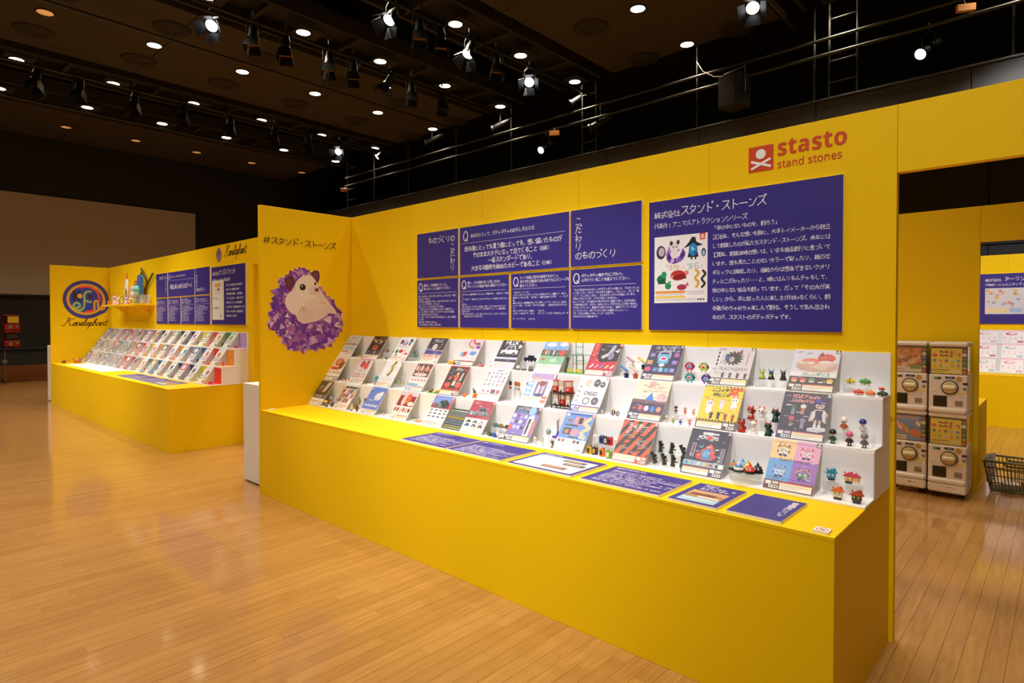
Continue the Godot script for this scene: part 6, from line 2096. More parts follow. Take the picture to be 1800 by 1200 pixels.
func toy(called: String, label: String, at: Vector3, pieces: Array, turn := 0.0, group := "toys on the white shelf", category := "toy") -> Node3D:
	# pieces: [name, shared mesh, place of its centre, size, colour, turn]
	var o := thing(called, label, category, at, turn, group)
	for p in pieces:
		part(o, p[0], unit(p[1]), p[4] if p[4] is Material else hexmat(p[4]), p[2], p[5] if p.size() > 5 else Vector3.ZERO, p[3])
	return o

func V(x: float, y: float, z: float) -> Vector3:
	return Vector3(x, y, z)

func cat_pieces(h: float, c: String, ear: String, belly: String, raised := false) -> Array:
	var a := [["body", "bell", V(0, h * 0.3, 0), V(h * 0.5, h * 0.62, h * 0.42), c], ["head", "ball", V(0, h * 0.66, h * 0.03), V(h * 0.5, h * 0.42, h * 0.42), c], ["belly", "ball", V(0, h * 0.28, h * 0.13), V(h * 0.26, h * 0.34, h * 0.16), belly], ["muzzle", "ball", V(0, h * 0.6, h * 0.2), V(h * 0.2, h * 0.13, h * 0.1), belly]]
	for s in [-1, 1]:
		a.append(["ear", "cone", V(s * h * 0.15, h * 0.9, 0), V(h * 0.16, h * 0.26, h * 0.1), ear])
		a.append(["eye", "ball", V(s * h * 0.11, h * 0.69, h * 0.22), V(h * 0.08, h * 0.09, h * 0.04), "#2a2426"])
		a.append(["paw", "ball", V(s * h * 0.16, h * 0.05, h * 0.12), V(h * 0.18, h * 0.1, h * 0.22), c])
	a.append(["arm", "can", V(h * 0.27, h * (0.55 if raised else 0.36), h * 0.08), V(h * 0.13, h * 0.3, h * 0.13), c, V(0, 0, -0.5 if raised else 0.4)])
	a.append(["tail", "can", V(-h * 0.2, h * 0.2, -h * 0.2), V(h * 0.08, h * 0.36, h * 0.08), c, V(-0.6, 0, 0.3)])
	return a

func doll_pieces(h: float, hair: String, coat: String, legs: String, shoes: String) -> Array:
	var skin := "#dcb9a4"
	var a := [["head", "ball", V(0, h * 0.7, 0), V(h * 0.38, h * 0.4, h * 0.36), skin], ["hair", "dome", V(0, h * 0.68, -h * 0.015), V(h * 0.46, h * 0.58, h * 0.44), hair], ["body", "bell", V(0, h * 0.36, 0), V(h * 0.34, h * 0.34, h * 0.26), coat]]
	for s in [-1, 1]:
		a.append(["arm", "can", V(s * h * 0.17, h * 0.36, 0), V(h * 0.09, h * 0.26, h * 0.09), coat, V(0, 0, s * 0.5)])
		a.append(["leg", "can", V(s * h * 0.07, h * 0.14, 0), V(h * 0.09, h * 0.2, h * 0.09), legs])
		a.append(["shoe", "block", V(s * h * 0.075, h * 0.03, h * 0.03), V(h * 0.12, h * 0.06, h * 0.18), shoes])
		a.append(["eye", "ball", V(s * h * 0.08, h * 0.68, h * 0.165), V(h * 0.05, h * 0.07, h * 0.04), "#2a2426"])
	return a

func car_pieces(w: float, c: String, pickup := false) -> Array:
	var a := [["body", "block", V(0, w * 0.2, 0), V(w, w * 0.22, w * 0.44), c], ["cabin", "block", V(-w * (0.02 if not pickup else 0.1), w * 0.38, 0), V(w * (0.62 if not pickup else 0.4), w * 0.2, w * 0.38), c], ["windows", "block", V(-w * (0.02 if not pickup else 0.1), w * 0.39, 0), V(w * (0.56 if not pickup else 0.34), w * 0.13, w * 0.395), "#26292e"], ["bumper", "block", V(w * 0.5, w * 0.14, 0), V(w * 0.05, w * 0.07, w * 0.42), "#4a4a4c"]]
	for x in [-0.3, 0.32]:
		for z in [-0.2, 0.2]:
			a.append(["wheel", "can", V(w * x, w * 0.1, w * z), V(w * 0.2, w * 0.09, w * 0.2), "#201e20", V(PI / 2, 0, 0)])
	return a

func turtle_pieces(w: float, shell: String, stripe: String) -> Array:
	var a := [["shell", "dome", V(0, w * 0.22, 0), V(w, w * 0.7, w * 0.6), shell], ["rice_body", "ball", V(0, w * 0.18, 0), V(w * 0.8, w * 0.26, w * 0.48), "#efece4"], ["stripe", "ring", V(0, w * 0.32, 0), V(w * 0.66, w * 0.5, w * 0.66), stripe, V(0, 0, PI / 2)], ["head", "ball", V(w * 0.52, w * 0.24, 0), V(w * 0.2, w * 0.18, w * 0.18), "#efece4"]]
	for s in [-1, 1]:
		for x in [-0.28, 0.28]:
			a.append(["foot", "ball", V(w * x, w * 0.06, w * 0.18 * s), V(w * 0.14, w * 0.12, w * 0.12), "#ebe6dc"])
	return a

func house_pieces(h: float, wall: String, roof: String, eye: String) -> Array:
	var a := [["house_body", "block", V(0, h * 0.42, 0), V(h * 0.62, h * 0.46, h * 0.4), wall], ["roof", "roof", V(0, h * 0.78, 0), V(h * 0.95, h * 0.36, h * 0.46), roof], ["chimney", "block", V(h * 0.2, h * 0.92, 0), V(h * 0.12, h * 0.2, h * 0.12), roof], ["feet", "block", V(0, h * 0.1, 0), V(h * 0.5, h * 0.2, h * 0.3), "#2f3350"], ["smile", "block", V(0, h * 0.3, h * 0.2), V(h * 0.18, h * 0.05, h * 0.03), "#8c3a3a"]]
	for s in [-1, 1]:
		a.append(["eye", "ball", V(s * h * 0.15, h * 0.47, h * 0.2), V(h * 0.17, h * 0.19, h * 0.05), eye])
		a.append(["ear", "cone", V(s * h * 0.3, h * 0.9, 0), V(h * 0.18, h * 0.24, h * 0.14), roof])
	return a

func swirl_pieces(h: float, c: String, d: String, wheel: String) -> Array:
	var a := [["base_board", "can", V(0, h * 0.06, 0), V(h * 1.05, h * 0.12, h * 0.9), wheel], ["lower_coil", "ball", V(0, h * 0.3, 0), V(h * 1.0, h * 0.46, h * 0.86), c], ["middle_coil", "ball", V(0, h * 0.55, 0), V(h * 0.76, h * 0.4, h * 0.66), d], ["tip", "cone", V(0, h * 0.84, 0), V(h * 0.46, h * 0.5, h * 0.42), c]]
	for s in [-1, 1]:
		a.append(["eye", "ball", V(s * h * 0.16, h * 0.46, h * 0.36), V(h * 0.16, h * 0.18, h * 0.08), "#f0ecea"])
	return a

func robot_pieces(h: float, c: String, eye: String) -> Array:
	var a := [["cartridge", "block", V(0, h * 0.52, 0), V(h * 0.8, h * 0.66, h * 0.3), c], ["screen", "ball", V(0, h * 0.52, h * 0.15), V(h * 0.56, h * 0.36, h * 0.06), "#ece8ea"], ["eye", "ball", V(0, h * 0.52, h * 0.18), V(h * 0.4, h * 0.22, h * 0.04), eye], ["headband", "ring", V(0, h * 0.66, 0), V(h * 1.0, h * 0.5, h * 0.7), "#2c2a34", V(PI / 2, 0, 0)]]
	for s in [-1, 1]:
		a.append(["headphone", "can", V(s * h * 0.46, h * 0.54, 0), V(h * 0.3, h * 0.12, h * 0.3), "#2c2a34", V(0, 0, PI / 2)])
		a.append(["foot", "ball", V(s * h * 0.2, h * 0.08, h * 0.06), V(h * 0.16, h * 0.18, h * 0.22), c])
	return a

func cannon_pieces(h: float, c: String, pot: String) -> Array:
	return [["pot", "can", V(0, h * 0.17, 0), V(h * 0.34, h * 0.34, h * 0.34), pot], ["pot_rim", "can", V(0, h * 0.32, 0), V(h * 0.4, h * 0.06, h * 0.4), pot], ["stem", "can", V(0, h * 0.46, 0), V(h * 0.06, h * 0.3, h * 0.06), "#4f7a44"], ["barrel", "can", V(-h * 0.16, h * 0.68, 0), V(h * 0.2, h * 0.72, h * 0.2), c, V(0, 0, 0.95)], ["muzzle", "ring", V(-h * 0.42, h * 0.5, 0), V(h * 0.28, h * 0.24, h * 0.28), c, V(0, 0, 0.95)], ["leaf", "ball", V(h * 0.12, h * 0.5, 0), V(h * 0.26, h * 0.06, h * 0.12), "#5f8f4c", V(0, 0, 0.5)]]

func launcher_pieces(h: float, c: String, tilt: float) -> Array:
	return [["tube", "can", V(0, h * 0.52, 0), V(h * 0.3, h * 0.9, h * 0.3), c, V(0, 0, tilt)], ["muzzle", "ring", V(-sin(tilt) * h * 0.44, h * 0.52 + cos(tilt) * h * 0.44, 0), V(h * 0.38, h * 0.34, h * 0.38), "#2a2c28", V(0, 0, tilt)], ["sight", "block", V(h * 0.2, h * 0.68, 0.0), V(h * 0.14, h * 0.26, h * 0.12), "#20221f", V(0, 0, tilt)], ["grip", "block", V(h * 0.24, h * 0.42, 0), V(h * 0.3, h * 0.1, h * 0.12), "#20221f", V(0, 0, tilt)], ["stock", "block", V(sin(tilt) * h * 0.4, h * 0.12, 0), V(h * 0.36, h * 0.24, h * 0.2), c, V(0, 0, tilt)]]

func box_pieces(h: float, c: String, face: String) -> Array:
	return [["case", "block", V(0, h * 0.4, 0), V(h * 0.62, h * 0.8, h * 0.34), c], ["face_plate", "block", V(-h * 0.12, h * 0.42, h * 0.17), V(h * 0.26, h * 0.5, h * 0.02), face], ["cap", "can", V(h * 0.18, h * 0.86, 0), V(h * 0.16, h * 0.14, h * 0.16), face], ["lever", "block", V(-h * 0.1, h * 0.86, 0), V(h * 0.3, h * 0.08, h * 0.12), c, V(0, 0, 0.3)], ["button", "ball", V(h * 0.16, h * 0.55, h * 0.17), V(h * 0.1, h * 0.1, h * 0.05), face]]

func wizard_pieces(h: float, c: String, belly: String, horn: String) -> Array:
	var a := [["robe", "bell", V(0, h * 0.3, 0), V(h * 0.62, h * 0.6, h * 0.5), c], ["head", "ball", V(0, h * 0.62, 0), V(h * 0.46, h * 0.4, h * 0.42), c], ["belly", "ball", V(0, h * 0.34, h * 0.18), V(h * 0.28, h * 0.34, h * 0.14), belly], ["base", "can", V(0, h * 0.03, 0), V(h * 0.7, h * 0.06, h * 0.6), "#232124"]]
	for s in [-1, 1]:
		a.append(["horn", "cone", V(s * h * 0.2, h * 0.9, 0), V(h * 0.14, h * 0.36, h * 0.14), horn, V(0, 0, -s * 0.4)])
		a.append(["eye", "ball", V(s * h * 0.1, h * 0.65, h * 0.19), V(h * 0.08, h * 0.08, h * 0.05), "#ece6d8"])
	return a

func critter_pieces(w: float, c: String, d: String) -> Array:
	# a small animal lying or standing on four short legs
	var a := [["body", "ball", V(0, w * 0.3, 0), V(w, w * 0.44, w * 0.46), c], ["head", "ball", V(w * 0.46, w * 0.44, 0), V(w * 0.38, w * 0.36, w * 0.36), c], ["muzzle", "ball", V(w * 0.62, w * 0.39, 0), V(w * 0.16, w * 0.16, w * 0.2), d], ["tail", "can", V(-w * 0.5, w * 0.4, 0), V(w * 0.1, w * 0.3, w * 0.1), d, V(0, 0, 0.7)]]
	for s in [-1, 1]:
		a.append(["ear", "cone", V(w * 0.44, w * 0.64, s * w * 0.1), V(w * 0.12, w * 0.16, w * 0.1), d])
		for x in [-0.3, 0.3]:
			a.append(["leg", "can", V(w * x, w * 0.09, s * w * 0.13), V(w * 0.13, w * 0.18, w * 0.13), c])
	return a

func bird_pieces(h: float, c: String, d: String, feet: String) -> Array:
	var a := [["body", "ball", V(0, h * 0.46, 0), V(h * 0.4, h * 0.78, h * 0.38), c], ["belly", "ball", V(0, h * 0.42, h * 0.07), V(h * 0.3, h * 0.58, h * 0.28), d], ["head", "ball", V(0, h * 0.84, 0.0), V(h * 0.32, h * 0.3, h * 0.32), c], ["beak", "cone", V(0, h * 0.82, h * 0.2), V(h * 0.1, h * 0.16, h * 0.1), feet, V(PI / 2, 0, 0)]]
	for s in [-1, 1]:
		a.append(["wing", "ball", V(s * h * 0.2, h * 0.5, 0), V(h * 0.1, h * 0.46, h * 0.24), c, V(0, 0, s * 0.25)])
		a.append(["foot", "block", V(s * h * 0.09, h * 0.04, h * 0.06), V(h * 0.14, h * 0.08, h * 0.22), feet])
	return a

func riser(row: int, k: int, fx0: float, fx1: float, fz0: float, fz1: float, h: float) -> void:
	# an acrylic bench: a plate on two legs
	var a := cell_at(row, k, fx0, fz0)
	var b := cell_at(row, k, fx1, fz1)
	var w := b.x - a.x
	var d := a.z - b.z
	var o := thing("acrylic_riser", "clear acrylic riser under toys beside the " + POSTER_SAYS[row][k], "riser", Vector3((a.x + b.x) / 2, SHELF_Y[row] + 0.0004, (a.z + b.z) / 2), 0.0, "clear risers on the white shelf")
	part(o, "plate", box(Vector3(w, 0.0025, d)), M.clear, Vector3(0, h - 0.00125, 0))
	for s in [-1, 1]:
		part(o, "leg", box(Vector3(0.0025, h - 0.003, d)), M.clear, Vector3(s * (w / 2 - 0.00125), (h - 0.003) / 2, 0))

func beside(row: int, k: int) -> String:
	return " beside the " + POSTER_SAYS[row][k]

func main_toys() -> void:
	# --- bottom step, from the wing outwards
	toy("rocket_toy", "red and white toy rocket on the shelf" + beside(0, 0), cell_at(0, 0, 0.1, 0.62), [["hull", "can", V(0, 0.034, 0), V(0.016, 0.05, 0.016), "#ece6e2"], ["red_band", "can", V(0, 0.042, 0), V(0.0175, 0.026, 0.0175), "#d8552c"], ["nose", "cone", V(0, 0.068, 0), V(0.015, 0.022, 0.015), "#e6e0dc"], ["fins", "cone", V(0, 0.008, 0), V(0.03, 0.018, 0.03), "#8a8a8c"]])
	toy("bird_toy", "slate-blue toy bird with spread wings" + beside(0, 0), cell_at(0, 0, 0.62, 0.7, 0.02), bird_pieces(0.045, "#4a5468", "#5f6a80", "#3a3a3c"))
	toy("rock_toy", "dark green toy creature on a rock" + beside(0, 0), cell_at(0, 0, 0.45, 0.45), [["rock", "dome", V(0, 0, 0), V(0.05, 0.016, 0.034), "#6f6a5c"], ["creature", "ball", V(0, 0.016, 0), V(0.026, 0.022, 0.02), "#4a4f3a"], ["head", "ball", V(0.008, 0.03, 0), V(0.014, 0.013, 0.013), "#55583f"]])
	toy("parasol_toy", "tiny yellow blob-shaped toy parasol" + beside(0, 0), cell_at(0, 0, 0.05, 0.2), [["canopy", "dome", V(0, 0.03, 0), V(0.046, 0.036, 0.04), "#ecd21f"], ["pole", "can", V(0, 0.015, 0), V(0.005, 0.03, 0.005), "#e6d678"], ["foot_plate", "can", V(0, 0.002, 0), V(0.02, 0.004, 0.02), "#d8c23c"]])
	toy("person_figurine", "tiny red and blue toy person" + beside(0, 0), cell_at(0, 0, 0.3, 0.12), doll_pieces(0.036, "#b8453c", "#c24a3c", "#3f5fb0", "#5a4438"))
	toy("moss_figurine", "tiny olive standing toy creature" + beside(0, 0), cell_at(0, 0, 0.62, 0.2), wizard_pieces(0.04, "#6b5c2c", "#8a7a3c", "#4a4426"))
	toy("train_toy", "tiny green toy train at the front edge" + beside(0, 0), cell_at(0, 0, 0.4, -0.06), [["engine", "block", V(-0.014, 0.006, 0), V(0.022, 0.011, 0.01), "#2f7a52"], ["wagon", "block", V(0.012, 0.005, 0), V(0.022, 0.009, 0.01), "#3a4a7a"], ["funnel", "can", V(-0.02, 0.014, 0), V(0.004, 0.007, 0.004), "#26302c"]])
	riser(0, 1, 0.1, 0.98, 0.5, 0.95, 0.045)
	for e in [[0.25, 0.72, 0.045, "#8a8248", "#c0b890", "#d8843c"], [0.78, 0.72, 0.045, "#6a5a2a", "#a8923c", "#d8402f"], [0.2, 0.12, 0.0, "#d6c47a", "#efe4b4", "#46424a"], [0.68, 0.1, 0.0, "#7a4a2c", "#8f5c38", "#d8483a"]]:
		toy("bird_figurine", "%s upright toy bird%s" % [{"#8a8248": "olive-grey", "#6a5a2a": "dark olive", "#d6c47a": "pale yellow", "#7a4a2c": "brown"}[e[3]], beside(0, 1)], cell_at(0, 1, e[0], e[1], e[2]), bird_pieces(0.062, e[3], e[4], e[5]))
	toy("chick_toy", "small yellow toy chick" + beside(0, 2), cell_at(0, 2, 0.4, 0.2), bird_pieces(0.03, "#efc23a", "#f2d678", "#d8803c"))
	toy("mouse_toy", "small white toy mouse with a pink bow" + beside(0, 2), cell_at(0, 2, 0.85, 0.25), cat_pieces(0.045, "#efeaea", "#e89aa4", "#f4f0f0"))
	for e in [[0.3, 0.25, "#b8c27a", "#e0b87a", "pale green"], [0.58, 0.2, "#e6a06a", "#4a3a34", "peach and black"], [0.9, 0.22, "#d88a3c", "#3a322e", "orange and black"]]:
		toy("critter_toy", e[4] + " little toy animal" + beside(0, 3), cell_at(0, 3, e[0], e[1]), critter_pieces(0.034, e[2], e[3]), 0.4)
	# trains on the step between the truck and the off-road car
	var tones := ["#6f7a2c", "#75803a", "#3f5a72", "#566f86", "#64788a", "#c9ac2c", "#8a9a9a", "#7f9290", "#93a39f", "#5d6a3a"]
	for k in 10:
		var f := k / 9.0
		var at := cell_at(0, 4, 0.48, -0.04 + f * 0.93, f * 0.115)
		var o := thing("train_model", ["olive", "moss green", "dark blue", "steel blue", "grey-blue", "yellow", "silver-grey", "sage grey", "pale grey-green", "dark olive"][k] + " model train on stepped rails beside the truck poster", "toy", at, 0.0, "model trains on the white shelf")
		for c in 3:
			part(o, "coach", box(Vector3(0.056, 0.009, 0.0085), 0.001), hexmat(tones[k]), Vector3(-0.059 + c * 0.059, 0.0055, 0))
			part(o, "window_strip", box(Vector3(0.05, 0.0018, 0.0088)), hexmat("#3a4046"), Vector3(-0.059 + c * 0.059, 0.0068, 0))
		part(o, "rail_bar", box(Vector3(0.176, 0.001, 0.009)), hexmat("#c9c6c2"), Vector3(0, 0.0005, 0))
	var ramp := thing("train_ramp", "white sloped rack under the model trains", "rack", cell_at(0, 4, 0.48, 0.4), 0.0)
	part(ramp, "wedge", prism(PackedVector2Array([Vector2(-0.05, 0), Vector2(0.05, 0), Vector2(-0.05, 0.105)]), 0.17), M.white, Vector3(0, 0, 0), Vector3(0, -PI / 2, 0))
	riser(0, 5, 0.05, 1.0, 0.5, 0.95, 0.05)
	for e in [[0.2, 0.7, 0.05, "#5f8a94", "teal"], [0.5, 0.66, 0.05, "#9a9444", "mustard"], [0.84, 0.62, 0.05, "#3f3d40", "charcoal"], [0.16, 0.22, 0.0, "#5a6a42", "dark green"], [0.46, 0.12, 0.0, "#3a66b8", "bright blue"], [0.82, 0.02, 0.0, "#e6e4e2", "white"]]:
		toy("car_model", e[4] + " toy off-road car" + beside(0, 5), cell_at(0, 5, e[0], e[1], e[2]), car_pieces(0.05, e[3]), -0.45)
	toy("cat_figurine", "white toy cat with a grey face" + beside(0, 6), cell_at(0, 6, 0.12, 0.15), cat_pieces(0.05, "#d9d5d2", "#c4bebc", "#efecea"))
	toy("cat_figurine", "white toy cat with an olive hat" + beside(0, 6), cell_at(0, 6, 0.48, 0.1), cat_pieces(0.046, "#dcd8d4", "#6f6a3c", "#efece8"))
	toy("cat_figurine", "dark olive toy cat on a clear ball" + beside(0, 6), cell_at(0, 6, 0.92, 0.12), cat_pieces(0.046, "#5c5a3c", "#3f3d2c", "#cfcabc"))
	toy("globe_toy", "patterned ball on a thin stick" + beside(0, 6), cell_at(0, 6, 0.5, 0.6), [["ball", "ball", V(0, 0.075, 0), V(0.032, 0.036, 0.032), "#7aa6a8"], ["ball_band", "ring", V(0, 0.075, 0), V(0.0335, 0.03, 0.0335), "#d8b06a"], ["stick", "can", V(0, 0.03, 0), V(0.004, 0.06, 0.004), "#c9c4c0"], ["stick_foot", "can", V(0, 0.002, 0), V(0.024, 0.004, 0.024), "#d6d2ce"]])
	riser(0, 6, 0.66, 1.06, 0.5, 0.92, 0.045)
	toy("singer_figure", "slim grey toy figure on a purple stage" + beside(0, 6), cell_at(0, 6, 0.86, 0.7, 0.045), [["stage", "block", V(0, 0.006, 0), V(0.058, 0.012, 0.04), "#6a3fb4"], ["gown", "cone", V(0, 0.03, 0), V(0.024, 0.05, 0.024), "#5f3aa4"], ["torso", "can", V(0, 0.07, 0), V(0.012, 0.045, 0.011), "#9a969c"], ["head", "ball", V(0, 0.1, 0), V(0.014, 0.016, 0.014), "#a8a4a8"], ["arm", "can", V(0.008, 0.1, 0), V(0.004, 0.04, 0.004), "#9a969c", V(0, 0, -0.3)]])
	riser(0, 7, 0.04, 1.0, 0.5, 0.95, 0.055)
	for e in [[0.1, 0.74, 0.055, "#ece8e6", "#d6d2d0", "white"], [0.36, 0.72, 0.055, "#2f4f8c", "#23252c", "blue and black"], [0.56, 0.66, 0.055, "#2a2628", "#cfcac6", "black"], [0.72, 0.62, 0.055, "#c2282c", "#26262a", "red"], [0.95, 0.62, 0.055, "#f0eeec", "#d8d4d0", "white and grey"], [0.1, 0.2, 0.0, "#c9a42c", "#2c2a26", "yellow"], [0.3, 0.24, 0.0, "#262426", "#c9a42c", "black and yellow"], [0.62, 0.15, 0.0, "#e8722a", "#26242a", "orange"], [0.93, 0.02, 0.0, "#62a83c", "#efecea", "green"]]:
		toy("canister_toy", e[5] + " toy canister machine" + beside(0, 7), cell_at(0, 7, e[0], e[1], e[2]), box_pieces(0.05, e[3], e[4]), 0.3)
	riser(0, 8, 0.02, 1.0, 0.5, 0.95, 0.06)
	riser(0, 8, 0.02, 1.0, 0.12, 0.4, 0.012)
	for e in [[0.14, 0.72, 0.06, 0.05], [0.52, 0.7, 0.06, -0.12], [0.9, 0.62, 0.06, 0.45], [0.08, 0.25, 0.012, 0.4], [0.42, 0.22, 0.012, 0.25], [0.72, 0.22, 0.012, 0.0], [1.0, 0.3, 0.012, -0.1]]:
		toy("launcher_toy", "black-green toy launcher stood on end" + beside(0, 8), cell_at(0, 8, e[0], e[1], e[2]), launcher_pieces(0.058, "#3c4032", e[3]), 0.0, "toy launchers")
	var st := thing("round_stand", "clear round drum stand under the swirl monsters", "stand", cell_at(0, 9, 0.5, 0.36), 0.0)
	part(st, "drum", lathe([Vector2(0.07, 0), Vector2(0.072, 0.044), Vector2(0.069, 0.044), Vector2(0.067, 0.0), Vector2(0.07, 0)], 24), M.clear)
	part(st, "top_disc", lathe([Vector2(0, 0.0445), Vector2(0.078, 0.0445), Vector2(0.078, 0.0475), Vector2(0, 0.0475)], 24), M.clear)
	for e in [[-0.052, 0.012, "#5f9a98", "#d8743c", "teal and orange"], [-0.02, 0.034, "#ece8e4", "#4f86c0", "white and blue"], [0.006, -0.012, "#e0b83c", "#efd47a", "yellow"], [0.03, 0.03, "#d8402a", "#e25a3c", "red"], [0.054, 0.0, "#26242a", "#3a373c", "black"], [-0.026, -0.03, "#4f9ad8", "#7ab4e4", "sky-blue"]]:
		toy("swirl_toy", e[4] + " toy swirl monster on the round clear stand", cell_at(0, 9, 0.5, 0.36, 0.0477) + V(e[0], 0, e[1]), swirl_pieces(0.045, e[2], e[3], "#2c2a2e"))
	riser(0, 10, 0.05, 0.85, 0.45, 0.92, 0.062)
	toy("house_cat_toy", "blue spiky toy house cat on a clear riser", cell_at(0, 10, 0.22, 0.68, 0.062), house_pieces(0.05, "#3f9ac4", "#2f8fb4", "#d6eaf2"))
	toy("house_cat_toy", "pink double-roofed toy house cat on a clear riser", cell_at(0, 10, 0.62, 0.64, 0.062), house_pieces(0.048, "#efc46a", "#d8506a", "#f2e0c4") + [["second_roof", "roof", V(0.026, 0.037, 0), V(0.04, 0.018, 0.02), "#d8506a"], ["second_body", "block", V(0.028, 0.02, 0), V(0.024, 0.022, 0.018), "#f0c98a"]])
	toy("house_cat_toy", "orange toy house cat with a brown roof at the shelf front", cell_at(0, 10, 0.45, 0.18), house_pieces(0.054, "#f0dcb0", "#d8703c", "#5fb0a4"))
	toy("house_cat_toy", "red-brown toy house cat with green eyes at the shelf front", cell_at(0, 10, 0.88, 0.1), house_pieces(0.054, "#4a3a30", "#b84432", "#62b84a"))
	# --- middle step
	for e in [0.35, 0.62, 0.9]:
		toy("fox_toy", "small orange toy fox sitting" + beside(1, 0), cell_at(1, 0, e, 0.1), cat_pieces(0.034, "#e2923c", "#d0702c", "#f0d8b4"), 0.0, "orange toy foxes")
	toy("plate_toy", "teal toy dish set upright" + beside(1, 1), cell_at(1, 1, 0.7, 0.5), [["dish", "can", V(0, 0.04, 0), V(0.075, 0.006, 0.075), "#5fb0bc", V(PI / 2, 0, 0)], ["dish_foot", "block", V(0, 0.004, 0), V(0.05, 0.008, 0.02), "#d6ecee"], ["dish_rim", "ring", V(0, 0.04, 0.002), V(0.08, 0.05, 0.08), "#7cc4cc", V(PI / 2, 0, 0)]])
	toy("sushi_toy", "orange toy sushi on a green leaf" + beside(1, 1), cell_at(1, 1, 0.85, 0.15), turtle_pieces(0.036, "#e0803c", "#5f8f3c"))
	toy("peach_toy", "peach toy animal with a dark green cap" + beside(1, 1), cell_at(1, 1, 0.2, 0.05), [["body", "ball", V(0, 0.012, 0), V(0.024, 0.024, 0.022), "#e6b48a"], ["cap", "dome", V(0, 0.018, 0), V(0.024, 0.024, 0.022), "#2f4a34"], ["eye", "ball", V(0.005, 0.014, 0.01), V(0.004, 0.005, 0.003), "#26221f"], ["foot", "ball", V(0.006, 0.003, 0.008), V(0.008, 0.006, 0.01), "#e0a878"]])
	riser(1, 2, 0.05, 0.95, 0.05, 0.8, 0.035)
	for e in [[0.15, 0.4, "#9acb6a", "#cfe2a4", "light green"], [0.5, 0.45, "#a8b43c", "#7a5a34", "olive-yellow"], [0.85, 0.35, "#efd2b4", "#d8a488", "cream"]]:
		toy("frog_toy", e[4] + " little toy frog" + beside(1, 2), cell_at(1, 2, e[0], e[1], 0.035), cat_pieces(0.03, e[2], e[3], "#efe8c8"))
	toy("grass_plate", "green toy grass plate" + beside(1, 3), cell_at(1, 3, 0.6, 0.15), [["turf", "block", V(0, 0.002, 0), V(0.13, 0.004, 0.05), "#6fae42"], ["tuft", "cone", V(-0.05, 0.008, 0), V(0.012, 0.012, 0.012), "#5f9a38"]])
	toy("cow_toy", "brown toy calf on the grass plate", cell_at(1, 3, 0.36, 0.15, 0.0042), critter_pieces(0.036, "#8a5c3a", "#4f3424"), 0.3)
	toy("dog_toy", "golden toy dog on the grass plate", cell_at(1, 3, 0.8, 0.12, 0.0042), critter_pieces(0.042, "#e6ac3c", "#efd6a4"), 0.3)
	toy("pig_toy", "orange toy pig with a pink snout" + beside(1, 4), cell_at(1, 4, 0.25, 0.08), [["body", "ball", V(0, 0.014, 0), V(0.036, 0.028, 0.028), "#e8783a"], ["snout", "can", V(-0.02, 0.013, 0), V(0.012, 0.01, 0.012), "#e08a98", V(0, 0, PI / 2)], ["ear", "cone", V(-0.008, 0.028, 0.006), V(0.007, 0.009, 0.007), "#d86a34"], ["ear", "cone", V(-0.008, 0.028, -0.006), V(0.007, 0.009, 0.007), "#d86a34"]])
	toy("hornbill_toy", "orange round toy bird with a black crest" + beside(1, 4), cell_at(1, 4, 0.82, 0.15), [["body", "ball", V(0.004, 0.02, 0), V(0.038, 0.04, 0.036), "#ee7a22"], ["crest", "cone", V(-0.01, 0.054, 0), V(0.026, 0.04, 0.02), "#2c2a28", V(0, 0, 0.5)], ["neck", "ball", V(-0.004, 0.04, 0), V(0.02, 0.024, 0.018), "#34302c"], ["leg", "can", V(-0.014, 0.006, 0.008), V(0.006, 0.014, 0.006), "#3a3632"]])
	var signs := [[0.1, 0.75, "#3a3838", "#b83a40", "black and red"], [0.42, 0.7, "#b8643c", "#8fb0c4", "tall triangle"], [0.66, 0.55, "#b8783a", "#cf8a5c", "brown and peach"], [1.0, 0.8, "#3f3d42", "#d8a83c", "grey and amber"]]
	for e in signs:
		toy("sign_post_toy", e[4] + " toy sign post" + beside(1, 5), cell_at(1, 5, e[0], e[1]), [["foot_disc", "can", V(0, 0.002, 0), V(0.036, 0.004, 0.03), "#d2d0d0"], ["post", "can", V(0, 0.05, 0), V(0.0035, 0.1, 0.0035), "#dcd6d4"], ["upper_disc", "can", V(0, 0.118, 0.002), V(0.028, 0.003, 0.034), e[2], V(PI / 2, 0, 0)], ["lower_disc", "can", V(0, 0.088, 0.002), V(0.022, 0.003, 0.022), e[3], V(PI / 2, 0, 0)]])
	toy_cart()
	for e in [[0.22, 0.7, 0.032, "#c9a24c", "gold"], [0.86, 0.72, 0.03, "#2a2a2c", "small black"], [0.02, 0.25, 0.03, "#b4b4b4", "silver"], [0.42, 0.2, 0.036, "#242426", "black"], [0.62, 0.15, 0.036, "#2e2e30", "charcoal"]]:
		toy("watch_toy", e[4] + " toy wristwatch on a clear clip" + beside(1, 7), cell_at(1, 7, e[0], e[1]), [["band", "ring", V(0, 0.016, 0), V(0.026, 0.05, 0.032), e[3], V(0, 0, PI / 2)], ["dial", "block", V(0, 0.018, 0.015), V(0.014, 0.016, 0.005), e[3]], ["dial_face", "block", V(0, 0.018, 0.018), V(0.009, 0.01, 0.001), "#cfd2cc"], ["clip", "block", V(0, 0.001, 0), V(0.02, 0.002, 0.02), "#dcdad8"]])
	riser(1, 8, 0.05, 0.95, 0.45, 0.9, 0.045)
